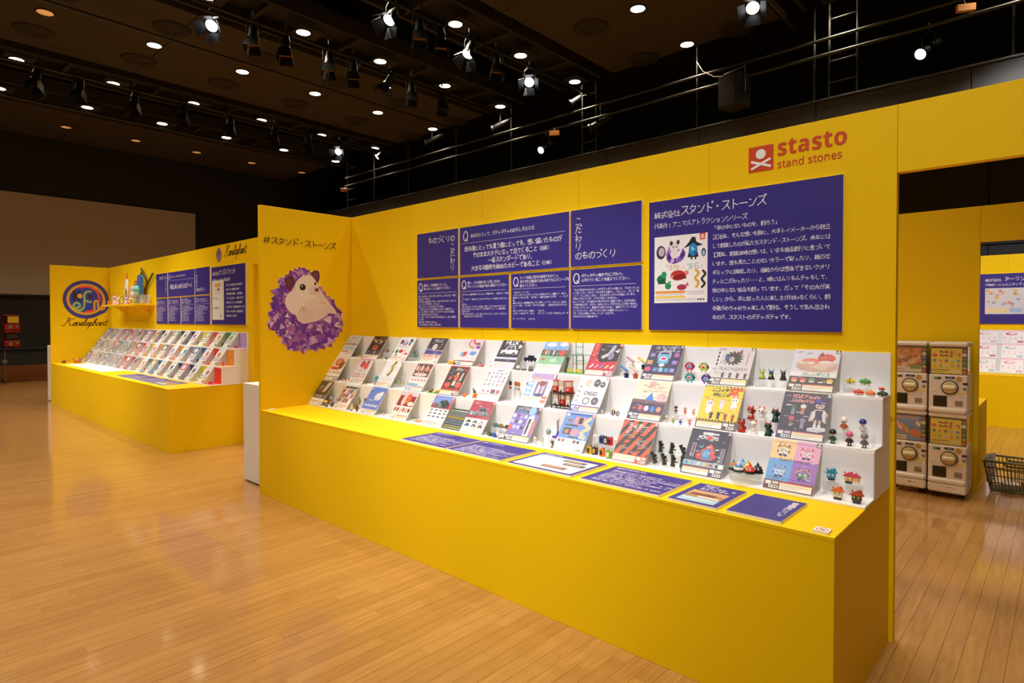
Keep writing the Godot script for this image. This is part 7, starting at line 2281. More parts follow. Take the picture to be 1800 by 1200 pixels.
	for e in [[0.2, 0.68, 0.045, "#2f2a2a", "#7a5240", "black-haired brown"], [0.52, 0.64, 0.045, "#e6a08a", "#e2765a", "coral hooded"], [0.8, 0.64, 0.045, "#ead9ce", "#e6ac78", "cream and orange"], [0.08, 0.12, 0.0, "#f0d2c0", "#ebc2ae", "pale pink"], [0.3, 0.12, 0.0, "#e9dcc8", "#8fae62", "cream and green"], [0.56, 0.06, 0.0, "#e2dede", "#3a72c8", "blue-skirted"], [0.88, 0.0, 0.0, "#e8a89c", "#e28f9c", "rose pink"]]:
		toy("baby_doll", e[5] + " small toy doll" + beside(1, 8), cell_at(1, 8, e[0], e[1], e[2]), doll_pieces(0.04, e[3], e[4], "#ecd6c8", e[4]))
	riser(1, 9, 0.0, 0.98, 0.45, 0.92, 0.058)
	for e in [[0.2, 0.7, 0.058, "#a8241f", "#e05a3c", "#d8c4a4", true, "red standing"], [0.52, 0.66, 0.058, "#ece4dc", "#d84a3c", "#f2eee8", true, "white standing"], [0.9, 0.62, 0.058, "#26332f", "#d8503a", "#3f7a6c", true, "black waving"], [0.08, 0.15, 0.0, "#b02a22", "#2a2422", "#c9523c", false, "red seated"], [0.42, 0.12, 0.0, "#efe6de", "#e04a42", "#f4efe9", false, "white seated"], [0.84, 0.05, 0.0, "#1f2c2a", "#d85a34", "#2f6a5c", false, "black seated"]]:
		toy("cat_figurine", e[7] + " toy cat" + beside(1, 9), cell_at(1, 9, e[0], e[1], e[2]), cat_pieces(0.068, e[3], e[4], e[5], e[6]))
	riser(1, 10, 0.05, 0.96, 0.45, 0.9, 0.05)
	for e in [[0.28, 0.66, 0.05, "#eeeae6", "#c9683c", "#e0d4c8", "#e8e4e0", "white-haired"], [0.72, 0.62, 0.05, "#2a3a8c", "#e2dcd6", "#d8c4b4", "#f0eeea", "blue-haired"], [0.1, 0.16, 0.0, "#1f1d20", "#2c5a3c", "#4fae52", "#22201f", "black-haired green"], [0.5, 0.1, 0.0, "#e0698e", "#4a3236", "#5a3c40", "#2a2426", "pink-haired"], [0.84, 0.04, 0.0, "#8a8a88", "#6f706e", "#9c9c98", "#5d5e5c", "all-grey"]]:
		toy("doll_figure", e[7] + " big-headed toy doll" + beside(1, 10), cell_at(1, 10, e[0], e[1], e[2]), doll_pieces(0.066, e[3], e[4], e[5], e[6]))
	# --- top step
	toy("capybara_toy", "tan toy animal with a dark face" + beside(2, 0), cell_at(2, 0, 0.45, 0.08), critter_pieces(0.034, "#e0b48a", "#5a3a2c"), 0.2)
	toy("capybara_toy", "orange toy animal lying down" + beside(2, 0), cell_at(2, 0, 0.88, 0.05), critter_pieces(0.045, "#e8a04a", "#e6c48a"), 0.2)
	toy("beetle_toy", "yellow and black round toy beetle" + beside(2, 1), cell_at(2, 1, 0.4, 0.0), turtle_pieces(0.034, "#e0b82c", "#23211f"))
	toy("beetle_toy", "black round toy beetle" + beside(2, 1), cell_at(2, 1, 0.72, 0.0), turtle_pieces(0.032, "#34363a", "#5d6064"))
	toy("flower_toy", "purple and yellow toy flower" + beside(2, 1), cell_at(2, 1, 0.3, 0.55, 0.06), [["petals", "ball", V(0, 0.012, 0), V(0.03, 0.026, 0.02), "#7a2f4c"], ["heart", "ball", V(0.004, 0.012, 0.01), V(0.012, 0.012, 0.006), "#e6c43c"], ["leaf", "ball", V(0.018, 0.004, 0), V(0.014, 0.006, 0.01), "#8aae4c"]])
	toy("spectacles_toy", "tiny dark toy spectacles on a clear stand" + beside(2, 1), cell_at(2, 1, 0.85, 0.5, 0.06), [["left_rim", "ring", V(-0.012, 0.008, 0), V(0.02, 0.012, 0.02), "#3a3430", V(PI / 2, 0, 0)], ["right_rim", "ring", V(0.012, 0.008, 0), V(0.02, 0.012, 0.02), "#3a3430", V(PI / 2, 0, 0)], ["bridge", "block", V(0, 0.009, 0), V(0.008, 0.003, 0.002), "#3a3430"]])
	riser(2, 1, 0.1, 1.0, 0.35, 0.8, 0.06)
	riser(2, 2, 0.05, 0.95, 0.05, 0.75, 0.035)
	toy("peacock_toy", "green and violet crescent-shaped toy peacock on a clear box", cell_at(2, 2, 0.4, 0.4, 0.035), [["crescent", "ring", V(0, 0.026, 0), V(0.05, 0.06, 0.05), "#7f6ab4", V(PI / 2, 0, 0)], ["body", "ball", V(-0.006, 0.014, 0.006), V(0.026, 0.03, 0.02), "#2f9a5c"], ["neck", "can", V(-0.012, 0.034, 0.008), V(0.008, 0.03, 0.008), "#2c5f86"], ["leaf_base", "ball", V(0, 0.003, 0), V(0.04, 0.007, 0.026), "#3f8a4c"]])
	toy("seahorse_toy", "small yellow toy seahorse on a clear box", cell_at(2, 2, 0.88, 0.45, 0.035), [["body", "ball", V(0, 0.016, 0), V(0.016, 0.032, 0.014), "#e0b452"], ["head", "ball", V(0.004, 0.034, 0), V(0.012, 0.012, 0.01), "#e6be62"], ["tail", "ring", V(-0.004, 0.005, 0), V(0.014, 0.012, 0.014), "#d8a844", V(PI / 2, 0, 0)]])
	toy("dog_toy", "golden toy dog lying on its belly" + beside(2, 3), cell_at(2, 3, 0.8, 0.08), critter_pieces(0.06, "#eeb23c", "#e0863c"), 0.15)
	toy("eraser_toy", "pink toy eraser" + beside(2, 4), cell_at(2, 4, 0.35, 0.05), [["block", "block", V(0, 0.01, 0), V(0.05, 0.018, 0.02), "#c9786e"], ["sleeve", "block", V(-0.012, 0.01, 0), V(0.024, 0.0186, 0.0206), "#d8948a"], ["handle", "ring", V(0, 0.022, 0), V(0.016, 0.014, 0.016), "#5a4a4c", V(PI / 2, 0, 0)]])
	toy("flask_toy", "tiny clear toy flask with a yellow foot" + beside(2, 4), cell_at(2, 4, 0.75, 0.3), [["foot_ring", "can", V(0, 0.005, 0), V(0.018, 0.01, 0.018), "#d8cc4c"], ["flask", "cone", V(0, 0.022, 0), V(0.016, 0.03, 0.016), "#e2e4e6"], ["stopper", "ball", V(0, 0.04, 0), V(0.008, 0.008, 0.008), "#8a8c8e"]])
	toy("clip_toy", "tiny blue toy clip" + beside(2, 4), cell_at(2, 4, 1.0, 0.05), [["wire", "ring", V(0, 0.01, 0), V(0.012, 0.02, 0.02), "#4f86d0", V(PI / 2, 0, 0)], ["clip_foot", "block", V(0, 0.001, 0), V(0.012, 0.002, 0.012), "#3f74bc"]])
	riser(2, 5, 0.08, 1.0, 0.35, 0.9, 0.055)
	toy("pickup_model", "navy toy pickup truck on a clear riser", cell_at(2, 5, 0.45, 0.62, 0.055), car_pieces(0.085, "#25304a", true), PI)
	for e in [[0.05, "#e0dedc", "white"], [0.36, "#c9c8c4", "silver"], [0.72, "#8f9082", "grey-green"]]:
		toy("pickup_model", e[2] + " toy pickup truck at the front of the shelf", cell_at(2, 5, e[0] + 0.1, 0.02), car_pieces(0.062, e[1], true), -0.8)
	climbing_frame()
	riser(2, 7, 0.1, 1.0, 0.45, 0.95, 0.05)
	for e in [[0.45, 0.66, 0.05, "#d8a0ac", "#e6e2e0", "pink"], [0.92, 0.6, 0.05, "#e2d06a", "#26282a", "pale yellow"], [0.42, 0.14, 0.0, "#5f92cc", "#26305c", "blue"], [0.8, 0.08, 0.0, "#ecc9b8", "#c4562f", "peach"]]:
		toy("cannon_plant_toy", e[5] + " toy cannon growing from a pot" + beside(2, 7), cell_at(2, 7, e[0], e[1], e[2]), cannon_pieces(0.078, e[3], e[4]), 0.2)
	riser(2, 8, 0.1, 0.9, 0.45, 0.95, 0.055)
	for e in [[0.24, 0.66, 0.055, "#c92f50", "#3f7ab8", "crimson"], [0.72, 0.66, 0.055, "#c4c42f", "#c23a62", "yellow-green"], [0.42, 0.12, 0.0, "#1f9a9a", "#c9405c", "teal"], [0.98, 0.08, 0.0, "#5a3a94", "#2f9a94", "purple"]]:
		toy("cartridge_robot", e[5] + " toy cartridge robot with headphones", cell_at(2, 8, e[0], e[1], e[2]), robot_pieces(0.05, e[3], e[4]))
	riser(2, 9, 0.1, 1.0, 0.2, 0.8, 0.042)
	for e in [[0.24, "#bcc23a", "#dce08a", "#8a9430", "yellow-green"], [0.5, "#25282a", "#a4c24c", "#2f8fb8", "black blue-horned"], [0.84, "#2c2729", "#4a4244", "#3a2c2c", "black brown-horned"]]:
		toy("wizard_toy", e[4] + " toy wizard on a clear riser", cell_at(2, 9, e[0], 0.5, 0.042), wizard_pieces(0.05, e[1], e[2], e[3]))
	riser(2, 10, 0.06, 0.7, 0.4, 0.9, 0.042)
	toy("sushi_turtle", "yellow and black toy sushi turtle on a clear riser", cell_at(2, 10, 0.22, 0.62, 0.042), turtle_pieces(0.044, "#e0c42c", "#23211e"))
	toy("sushi_turtle", "green toy sushi turtle on a clear riser", cell_at(2, 10, 0.58, 0.6, 0.042), turtle_pieces(0.05, "#4f9a4c", "#7ab45c"))
	toy("sushi_turtle", "red toy sushi turtle at the front of the shelf", cell_at(2, 10, 0.5, 0.12), turtle_pieces(0.044, "#d83a2f", "#e87a5c"))
	toy("sushi_turtle", "orange toy sushi turtle at the front of the shelf", cell_at(2, 10, 0.78, 0.06), turtle_pieces(0.044, "#ea7a2a", "#f0c08a"))
	toy("sushi_turtle", "dark green toy sushi turtle with orange roe", cell_at(2, 10, 1.06, 0.04), turtle_pieces(0.046, "#2f4a32", "#1f3324") + [["roe", "ball", V(-0.004, 0.036, 0), V(0.026, 0.014, 0.02), "#d8602c"]])

func toy_cart() -> void:
	var at := cell_at(1, 6, 0.55, 0.4)
	var cart := thing("wire_cart_toy", "black wire toy cart that carries toy capsule machines", "toy", at, 0.0)
	var black := hexmat("#26221f", 0.4)
	for y in [0.018, 0.096]:
		part(cart, "deck", box(Vector3(0.15, 0.003, 0.056), 0.0008), black, Vector3(0, y, 0))
	for x in [-0.072, 0.0, 0.072]:
		for z in [-0.025, 0.025]:
			part(cart, "upright", tube([Vector3(x, 0.006, z), Vector3(x, 0.1, z)], 0.0022, 6), black)
	for x in [-0.07, 0.07]:
		for z in [-0.024, 0.024]:
			part(cart, "caster", unit("can"), hexmat("#4a4644"), Vector3(x, 0.006, z), Vector3(PI / 2, 0, 0), Vector3(0.012, 0.006, 0.012))
	for e in [[-0.05, 0.0985, "#d8321f", "red, upper deck by the lilac poster"], [-0.004, 0.0985, "#e6dcd0", "white, upper deck"], [0.05, 0.0985, "#d83420", "red, upper deck by the watch poster"], [-0.046, 0.0205, "#e2dcd4", "white, lower deck by the lilac poster"], [0.0, 0.0205, "#d8301e", "red, lower deck"], [0.05, 0.0205, "#e4ddd2", "white, lower deck by the watch poster"]]:
		toy("capsule_machine_toy", "toy capsule machine on the wire cart, " + e[3], at + V(e[0], e[1], 0), [["cabinet", "block", V(0, 0.018, 0), V(0.036, 0.036, 0.036), e[2]], ["capsule_box", "block", V(0, 0.053, 0), V(0.034, 0.034, 0.034), "#d9c4ae"], ["lid", "block", V(0, 0.0715, 0), V(0.037, 0.005, 0.037), e[2]], ["dial", "can", V(0, 0.02, 0.019), V(0.014, 0.004, 0.014), "#cfc6ac", V(PI / 2, 0, 0)], ["chute", "block", V(0, 0.007, 0.018), V(0.012, 0.008, 0.004), "#3a302a"]])

func climbing_frame() -> void:
	var at := cell_at(2, 6, 0.55, 0.42)
	var o := thing("climbing_frame_toy", "green wire toy climbing frame with a tall tower on grass", "toy", at)
	part(o, "grass_base", box(Vector3(0.16, 0.004, 0.09), 0.001), hexmat("#6cb43a"), Vector3(0, 0.002, 0))
	var green := hexmat("#2f7a4c")
	var dark := hexmat("#2c3a34")
	for x in [-0.06, 0.02, 0.07]:
		for z in [-0.035, 0.035]:
			part(o, "post", tube([Vector3(x, 0.004, z), Vector3(x, 0.115, z)], 0.0018, 6), dark)
	for z in [-0.035, 0.035]:
		part(o, "top_bar", tube([Vector3(-0.06, 0.115, z), Vector3(0.07, 0.115, z)], 0.0018, 6), green)
		part(o, "handrail", tube([Vector3(-0.06, 0.06, z), Vector3(0.07, 0.06, z)], 0.0015, 6), hexmat("#d8843c"))
	for x in [-0.012, 0.04]:
		part(o, "tower_post", tube([Vector3(x, 0.004, 0), Vector3(x, 0.20, 0)], 0.002, 6), green)
	for y in [0.08, 0.125, 0.165]:
		part(o, "tower_bar", tube([Vector3(-0.012, y, 0), Vector3(0.04, y, 0)], 0.0016, 6), green)
	part(o, "slide", prism(PackedVector2Array([Vector2(-0.09, 0.004), Vector2(-0.08, 0.004), Vector2(-0.052, 0.1), Vector2(-0.06, 0.1)]), 0.02), hexmat("#5f6f62"), Vector3(0, 0, 0.02))
	for x in [-0.045, -0.015, 0.02, 0.05]:
		part(o, "rail_panel", box(Vector3(0.02, 0.022, 0.0015)), hexmat("#d8bc3c"), Vector3(x, 0.022, 0.037))

# ------------------------------------------------------------------ the far booth and what lies behind
const FAR_X := -8.03
const FAR_STEP := 0.386

const SCRIPT_PEN := {
"K": [1.75, [[0.2, 2.2], [0.5, 2.6], [0.75, 2.4], [0.45, 1.2], [0.1, 0.1], [-0.4, 0.15]], [[1.7, 2.5], [1.1, 1.9], [0.5, 1.35], [1.0, 1.0], [1.2, 0.2], [1.5, 0.05], [1.8, 0.3]]],
"e": [0.66, [[-0.05, 0.4], [0.4, 0.55], [0.55, 0.9], [0.3, 1.0], [0.1, 0.5], [0.3, 0.0], [0.68, 0.25]]],
"n": [0.74, [[-0.05, 0.3], [0.05, 1.0], [0.05, 0.0], [0.15, 0.65], [0.42, 1.0], [0.55, 0.75], [0.52, 0.1], [0.75, 0.25]]],
"l": [0.5, [[-0.05, 0.3], [0.35, 1.5], [0.36, 2.3], [0.18, 2.1], [0.12, 0.4], [0.28, 0.0], [0.52, 0.3]]],
"p": [0.8, [[0.0, 0.4], [0.15, 1.0], [0.02, -1.0]], [[0.08, 0.5], [0.4, 1.0], [0.6, 0.6], [0.4, 0.0], [0.15, 0.1], [0.82, 0.25]]],
"h": [0.76, [[-0.05, 0.3], [0.35, 1.8], [0.3, 2.35], [0.12, 1.8], [0.05, 0.0], [0.15, 0.7], [0.45, 1.0], [0.56, 0.6], [0.54, 0.1], [0.78, 0.25]]],
"a": [0.84, [[0.6, 0.85], [0.25, 1.0], [0.02, 0.4], [0.2, 0.0], [0.5, 0.4], [0.62, 0.95], [0.6, 0.1], [0.86, 0.25]]],
"t": [0.7, [[0.3, 1.9], [0.18, 0.3], [0.38, 0.0], [0.72, 0.3]], [[-0.05, 1.2], [0.6, 1.28]]]}

func script_lettering(text: String, x_height: float, weight: float) -> ArrayMesh:
	var st := begin()
	var x := 0.0
	for c in text:
		var g: Array = SCRIPT_PEN[c]
		for k in range(1, g.size()):
			var pts := PackedVector2Array()
			for q in g[k]:
				pts.append(Vector2((x + q[0]) * 1.25 + q[1] * 0.3, minf(q[1], 1.0 + (q[1] - 1.0) * 0.85)) * x_height)
			pts = smooth(pts, 5)
			for j in pts.size() - 1:
				var d := pts[j + 1] - pts[j]
				var mid := (pts[j] + pts[j + 1]) / 2
				add_box(st, Vector3(mid.x, mid.y, 0), Vector3(d.length() + weight * 0.5, weight, 0.0016), Basis(Vector3.BACK, atan2(d.y, d.x)))
		x += g[0]
	return done(st)

func emblem(label: String, at: Vector3, turn: float, w: float) -> void:
	# an oval plate with the trunk of the letter n reaching past its edge
	var h := w
	var outline := PackedVector2Array()
	for k in 40:
		var a := TAU * k / 40
		var p := Vector2(0.5 + 0.5 * cos(a), 0.5 + 0.5 * sin(a))
		if a > 5.45 and a < 6.1:
			p = Vector2(minf(p.x + 0.05, 0.999), p.y + 0.01)
		outline.append(Vector2(p.x * w, p.y * h))
	var o := MeshInstance3D.new()
	o.name = numbered("oval_emblem")
	o.mesh = prism(outline, 0.003, Rect2(0, 0, w, h))
	o.set_surface_override_material(0, prints.emblem)
	o.set_surface_override_material(1, M.white)
	o.position = at
	o.rotation.y = turn
	add_child(o)
	tag(o, label, "emblem")

func script_sign(label: String, at: Vector3, turn: float, x_height: float) -> void:
	var o := MeshInstance3D.new()
	o.name = numbered("script_sign")
	o.mesh = script_lettering("Kenelephant", x_height, x_height * 0.17)
	o.material_override = M.ink
	o.position = at
	o.rotation.y = turn
	add_child(o)
	tag(o, label, "lettering")

func build_far_booth() -> void:
	counter("long yellow display counter of the far booth with the oval emblem", FAR_X, -2.2, 0.867)
	step_shelf("stepped shelf of the far booth packed with coloured display cells", FAR_X, -2.2)
	var side := StandardMaterial3D.new()
	side.transparency = BaseMaterial3D.TRANSPARENCY_ALPHA
	side.albedo_color = Color(0.93, 0.93, 0.95, 0.42)
	side.roughness = 0.3
	var cols := [
		["#d8d4d0", "#cfcac8", "#c9b8a4", "#bfc4c4", "#dcd8d4", "#dc5a3a", "#b8432c", "#d8c8b4", "#5f7f86", "#3f6a9a", "#c08a3c", "#33407a", "#4a3a6e", "#e4d80f", "#ee3f35"],
		["#cfcccc", "#c4c0c0", "#d8a46a", "#6fa6ac", "#e6ded6", "#e69a3c", "#dd4a34", "#e2d21a", "#e8a23a", "#d8a08c", "#eaa040", "#8a8f96", "#4a72a0", "#e8403a", "#f2a030"],
		["#6a6264", "#a8a4a8", "#d8507a", "#dc5a44", "#e2d8d6", "#a8968e", "#8a8480", "#3a373c", "#d9b8a8", "#33312f", "#3a3436", "#e6d81f", "#e8503c", "#2f9a2c", "#c9a8e0"]]
	var gen := RandomNumberGenerator.new()
	gen.seed = 77
	for row in 3:
		for k in 15:
			var x := FAR_X + 0.015 + k * FAR_STEP
			var n := (row * 15 + k)
			var step_word: String = ["bottom", "middle", "top"][row]
			var where := "%s step of the far booth" % step_word
			# the card on its wedge-shaped stand
			var foot_at := Vector3(x + 0.1, SHELF_Y[row] + 0.003, SHELF_Z[row] - 0.006)
			var head := Vector3(x + 0.1, (SHELF_Y[row + 1] - 0.004) if row < 2 else 1.302, SHELF_Z[row + 1] + (0.006 if row < 2 else 0.012))
			var d := head - foot_at
			var ps := thing("card_stand", "product card on a wedge beside the %s backdrop, %s" % [colour_word(cols[row][k]), where], "poster", Vector3(x + 0.1, SHELF_Y[row] + 0.0005, SHELF_Z[row]), 0.0, "product cards on the %s" % where)
			printed(ps, "card", card(0.195, d.length(), 0.003, uv["q%d" % n]), prints.far_posters, M.foam, (foot_at + head) / 2 - ps.position, Vector3(-atan2(-d.z, d.y), 0, 0))
			part(ps, "wedge_side", prism(PackedVector2Array([Vector2(-0.008, 0.002), Vector2(d.z + 0.004, 0.002), Vector2(d.z + 0.004, d.y - 0.004)]), 0.002), side, Vector3(0.0965, 0, 0), Vector3(0, -PI / 2, 0))
			# the coloured back and floor sheet of the next cell
			var c: String = cols[row][k]
			var bd := thing("backdrop_sheet", "%s folded backdrop sheet on the %s" % [colour_word(c), where], "backdrop", Vector3(x + 0.292, SHELF_Y[row] + 0.0004, 0.0), 0.0, "coloured backdrops of the far booth")
			var tall: float = head.y - SHELF_Y[row] - 0.012
			part(bd, "back_sheet", box(Vector3(0.178, tall, 0.002)), hexmat(c, 0.6), Vector3(0, tall / 2, SHELF_Z[row + 1] + 0.011))
			part(bd, "floor_sheet", box(Vector3(0.178, 0.002, 0.126)), hexmat(c, 0.6), Vector3(0, 0.0012, SHELF_Z[row + 1] + 0.077))
			if k >= 5:
				var tc: String = ["#d83a2f", "#e0922c", "#2c2a2c", "#e6c43c", "#d8507a", "#3f6a9c", "#efe6dc"][gen.randi() % 7]
				var td: String = ["#efe0c4", "#2c2826", "#d86a3c", "#4a4a50"][gen.randi() % 4]
				var tp := Vector3(x + 0.27 + gen.randf() * 0.04, SHELF_Y[row] + 0.0028, SHELF_Z[row] - 0.05)
				var kinds := [critter_pieces(0.05, tc, td), cat_pieces(0.055, tc, td, "#efe6dc"), bird_pieces(0.055, tc, td, "#d8803c")]
				toy("mini_figure", "%s and %s mini figure before the %s backdrop, %s" % [colour_word(tc), colour_word(td), colour_word(c), where], tp, kinds[gen.randi() % 3], 0.3, "mini figures of the far booth")
	var off := -6.383
	wall_board("far booth's blue board lettered vertically down its right side", "f1", prints.far_boards, 0.995 + off, 1.493 + off, 1.787, 2.147)
	wall_board("far booth's wide blue board with one big line under a Q", "f2", prints.far_boards, 1.515 + off, 2.553 + off, 1.787, 2.147)
	wall_board("far booth's blue board lettered down its left side and along its foot", "f3", prints.far_boards, 2.567 + off, 3.083 + off, 1.787, 2.147)
	wall_board("far booth's small Q board under the vertical lettering", "f4", prints.far_boards, 0.995 + off, 1.493 + off, 1.39, 1.77)
	wall_board("far booth's small Q board with a two-line question, second in its row", "f5", prints.far_boards, 1.513 + off, 2.022 + off, 1.39, 1.77)
	wall_board("far booth's small Q board with a three-line question", "f6", prints.far_boards, 2.044 + off, 2.553 + off, 1.39, 1.77)
	wall_board("far booth's small Q board beside its large company board", "f7", prints.far_boards, 2.567 + off, 3.085 + off, 1.39, 1.77)
	wall_board("far booth's large blue company board with a tall white picture", "f8", prints.far_boards, 3.133 + off, 4.148 + off, 1.39, 2.125)
	var ps2 := thing("product_sheet", "tall white product sheet with a yellow-topped box on the far blue board", "picture", Vector3(3.34 + off, 1.70, 0.0145))
	printed(ps2, "sheet", card(0.36, 0.50, 0.0015, uv.fsheet), prints.far_boards, M.white)
	emblem("large oval blue and yellow emblem on the far wing", Vector3(FAR_X + 0.0017, 1.472, 0.695), PI / 2, 0.69)
	script_sign("brown script lettering under the oval emblem on the far wing", Vector3(FAR_X + 0.001, 1.345, 0.69), PI / 2, 0.06)
	emblem("small oval emblem above the far booth's large board", Vector3(-3.12, 2.19, 0.0017), 0.0, 0.172)
	script_sign("brown script lettering beside the small oval emblem", Vector3(-2.86, 2.245, 0.001), 0.0, 0.056)
	# paper and boards on the counter
	var paper := thing("paper_sheet", "long white paper sheet on the far counter", "paper", Vector3(-6.4, 0.7005, 0.60))
	part(paper, "sheet", box(Vector3(2.2, 0.002, 0.32)), M.white, Vector3(0, 0.001, 0))
	for k in 4:
		flat_board(["blue text board on the far counter beside the white paper", "blue text board on the far counter, second from the white paper", "blue text board on the far counter, third from the white paper", "blue board with an orange picture on the far counter"][k], ["k0", "k1", "k2", "k4"][k], -4.42 + k * 0.46, -4.0 + k * 0.46, 0.52, 0.80, 0.7005, 0.01)
	var fs := thing("touch_sign", "small white plate on the corner of the far counter", "sign", Vector3(-2.32, 0.7005, 0.80))
	printed(fs, "plate", card(0.05, 0.05, 0.008, uv.nosign), prints.booklets, M.white, Vector3.ZERO, Vector3(-PI / 2, 0, 0))
	toy("animal_figure", "orange and black four-legged figure by the far wing", Vector3(-7.75, 0.7004, 0.55), critter_pieces(0.15, "#d8863c", "#3a302a"), 0.5)
	toy("animal_figure", "small red-brown lying figure at the edge of the far counter", Vector3(-7.86, 0.7004, 0.72), critter_pieces(0.09, "#8a4a30", "#e0c4a4"), 0.5)
	# the yellow wall shelf with large toys
	var sh := thing("wall_shelf", "yellow wall shelf with colourful figures beside the far boards", "shelf", Vector3(-7.2, 1.70, 0.0005))
	part(sh, "shelf_board", box(Vector3(1.7, 0.025, 0.30), 0.002), M.yellow, Vector3(0.85, -0.0125, 0.15))
	for x in [0.25, 1.45]:
		part(sh, "bracket", prism(PackedVector2Array([Vector2(0, 0), Vector2(0.2, 0), Vector2(0, -0.14)]), 0.02), M.yellow, Vector3(x, -0.025, 0.001), Vector3(0, -PI / 2, 0))
	var s := Vector3(-7.2, 1.7004, 0.15)
	toy("slab_figure", "tall red and white pointed figure on the yellow wall shelf", s + V(0.95, 0, 0.03), [["board", "ball", V(0, 0.22, 0), V(0.12, 0.44, 0.05), "#e6e2de"], ["red_disc", "can", V(0.005, 0.19, 0.022), V(0.08, 0.012, 0.14), "#d8432a", V(PI / 2, 0, 0)], ["red_tip", "cone", V(0.01, 0.42, 0), V(0.065, 0.24, 0.04), "#d8552c"], ["foot_block", "block", V(0, 0.015, 0), V(0.09, 0.03, 0.07), "#3f5a3c"]])
	toy("box_package", "orange patterned upright package on the yellow wall shelf", s + V(1.16, 0, -0.06), [["carton", "block", V(0, 0.19, 0), V(0.13, 0.38, 0.06), "#c9743c"], ["picture", "block", V(0, 0.24, 0.03), V(0.1, 0.18, 0.006), "#8a86a0"]])
	toy("box_package", "tall blue upright package on the yellow wall shelf", s + V(1.31, 0, -0.06), [["carton", "block", V(0, 0.23, 0), V(0.12, 0.46, 0.06), "#3f72b0"], ["picture", "block", V(0, 0.2, 0.03), V(0.07, 0.2, 0.006), "#5f9ac4"]])
	toy("letter_sculpture", "dark zigzag bar sculpture at the end of the yellow wall shelf", s + V(1.42, 0, -0.12), [["left_bar", "block", V(-0.32, 0.455, 0), V(0.025, 0.17, 0.02), "#4a4630", V(0, 0, -0.9)], ["middle_bar", "block", V(-0.12, 0.46, 0), V(0.032, 0.38, 0.02), "#3a3212", V(0, 0, 0.92)], ["right_bar", "block", V(0.1, 0.35, 0), V(0.024, 0.47, 0.02), "#4f4318", V(0, 0, -1.02)], ["stand_rod", "can", V(-0.08, 0.13, 0), V(0.012, 0.26, 0.012), "#3a3212"]])
	toy("ball_figure", "pink and mint ball figure on the yellow wall shelf", s + V(1.38, 0, 0.05), [["lower_ball", "ball", V(-0.02, 0.07, 0), V(0.13, 0.14, 0.11), "#d8e2b4"], ["middle_ball", "ball", V(0.02, 0.14, 0), V(0.13, 0.13, 0.11), "#e9c4c8"], ["top_ball", "ball", V(0.0, 0.22, 0), V(0.12, 0.11, 0.1), "#e8a4b4"]])
	toy("ball_figure", "turquoise ball figure on a grey stick on the yellow wall shelf", s + V(1.54, 0, 0.06), [["ball", "ball", V(0, 0.22, 0), V(0.13, 0.12, 0.1), "#6fc4bc"], ["under_ball", "ball", V(0, 0.16, 0), V(0.1, 0.09, 0.08), "#a4d8c4"], ["stick", "can", V(0, 0.06, 0), V(0.025, 0.12, 0.025), "#8a8f94"]])
	toy("peak_figure", "lime green peaked frame figure on the yellow wall shelf", s + V(1.06, 0, 0.1), [["left_leg", "block", V(-0.03, 0.14, 0), V(0.02, 0.29, 0.02), "#b4cc2c", V(0, 0, -0.2)], ["right_leg", "block", V(0.03, 0.14, 0), V(0.02, 0.29, 0.02), "#c4d43c", V(0, 0, 0.3)], ["cross_piece", "block", V(0, 0.1, 0), V(0.07, 0.015, 0.018), "#a8c02c"]])
	for e in [[0.1, 0.1, 0.07, "#d8442c", "#efd8c0", "red"], [0.34, 0.08, 0.06, "#c9c4bc", "#4a6a9a", "grey"], [0.48, 0.1, 0.17, "#e6a4b0", "#d8503c", "pink"], [0.68, 0.1, 0.13, "#a8d0b0", "#e6c4a4", "mint"], [0.82, 0.06, 0.17, "#e04a2c", "#efe0d0", "scarlet"], [1.18, 0.12, 0.12, "#d8a4c4", "#6a3fa0", "lilac"], [1.28, 0.08, 0.14, "#5a3f9a", "#d8402c", "violet"], [1.48, 0.14, 0.08, "#d8642c", "#efd0a0", "tangerine"], [0.9, 0.15, 0.07, "#e6523c", "#f0e0d0", "coral"]]:
		toy("shelf_figure", e[5] + " rounded figure on the yellow wall shelf", s + V(e[0], 0, e[1] - 0.02), cat_pieces(e[2], e[3], e[4], "#efe2d4"), 0.4, "figures on the yellow wall shelf")
	var yb := thing("clear_box", "yellow-tinted clear box with trinkets on the yellow wall shelf", "box", s + V(1.56, 0, -0.04))
	for q in [[Vector3(0, 0.07, 0.05), Vector3(0.2, 0.14, 0.003)], [Vector3(0, 0.07, -0.05), Vector3(0.2, 0.14, 0.003)], [Vector3(-0.1, 0.07, 0), Vector3(0.003, 0.14, 0.1)], [Vector3(0.1, 0.07, 0), Vector3(0.003, 0.14, 0.1)]]:
		part(yb, "pane", box(q[1]), M.clear, q[0])
	part(yb, "trinket", unit("ball"), hexmat("#d8a42c"), Vector3(-0.03, 0.03, 0), Vector3.ZERO, Vector3(0.07, 0.06, 0.06))
	part(yb, "trinket", unit("block"), hexmat("#c98a4c"), Vector3(0.05, 0.025, 0), Vector3.ZERO, Vector3(0.05, 0.05, 0.05))
	var pd := thing("pedestal", "tall white plinth beside the emblem wing", "pedestal", Vector3(FAR_X - 0.32, 0, 0.62))
	part(pd, "plinth", box(Vector3(0.50, 0.98, 0.40), 0.004), M.pedestal, Vector3(0, 0.502, 0))
	part(pd, "foot", box(Vector3(0.46, 0.012, 0.36)), M.rubber, Vector3(0, 0.006, 0))

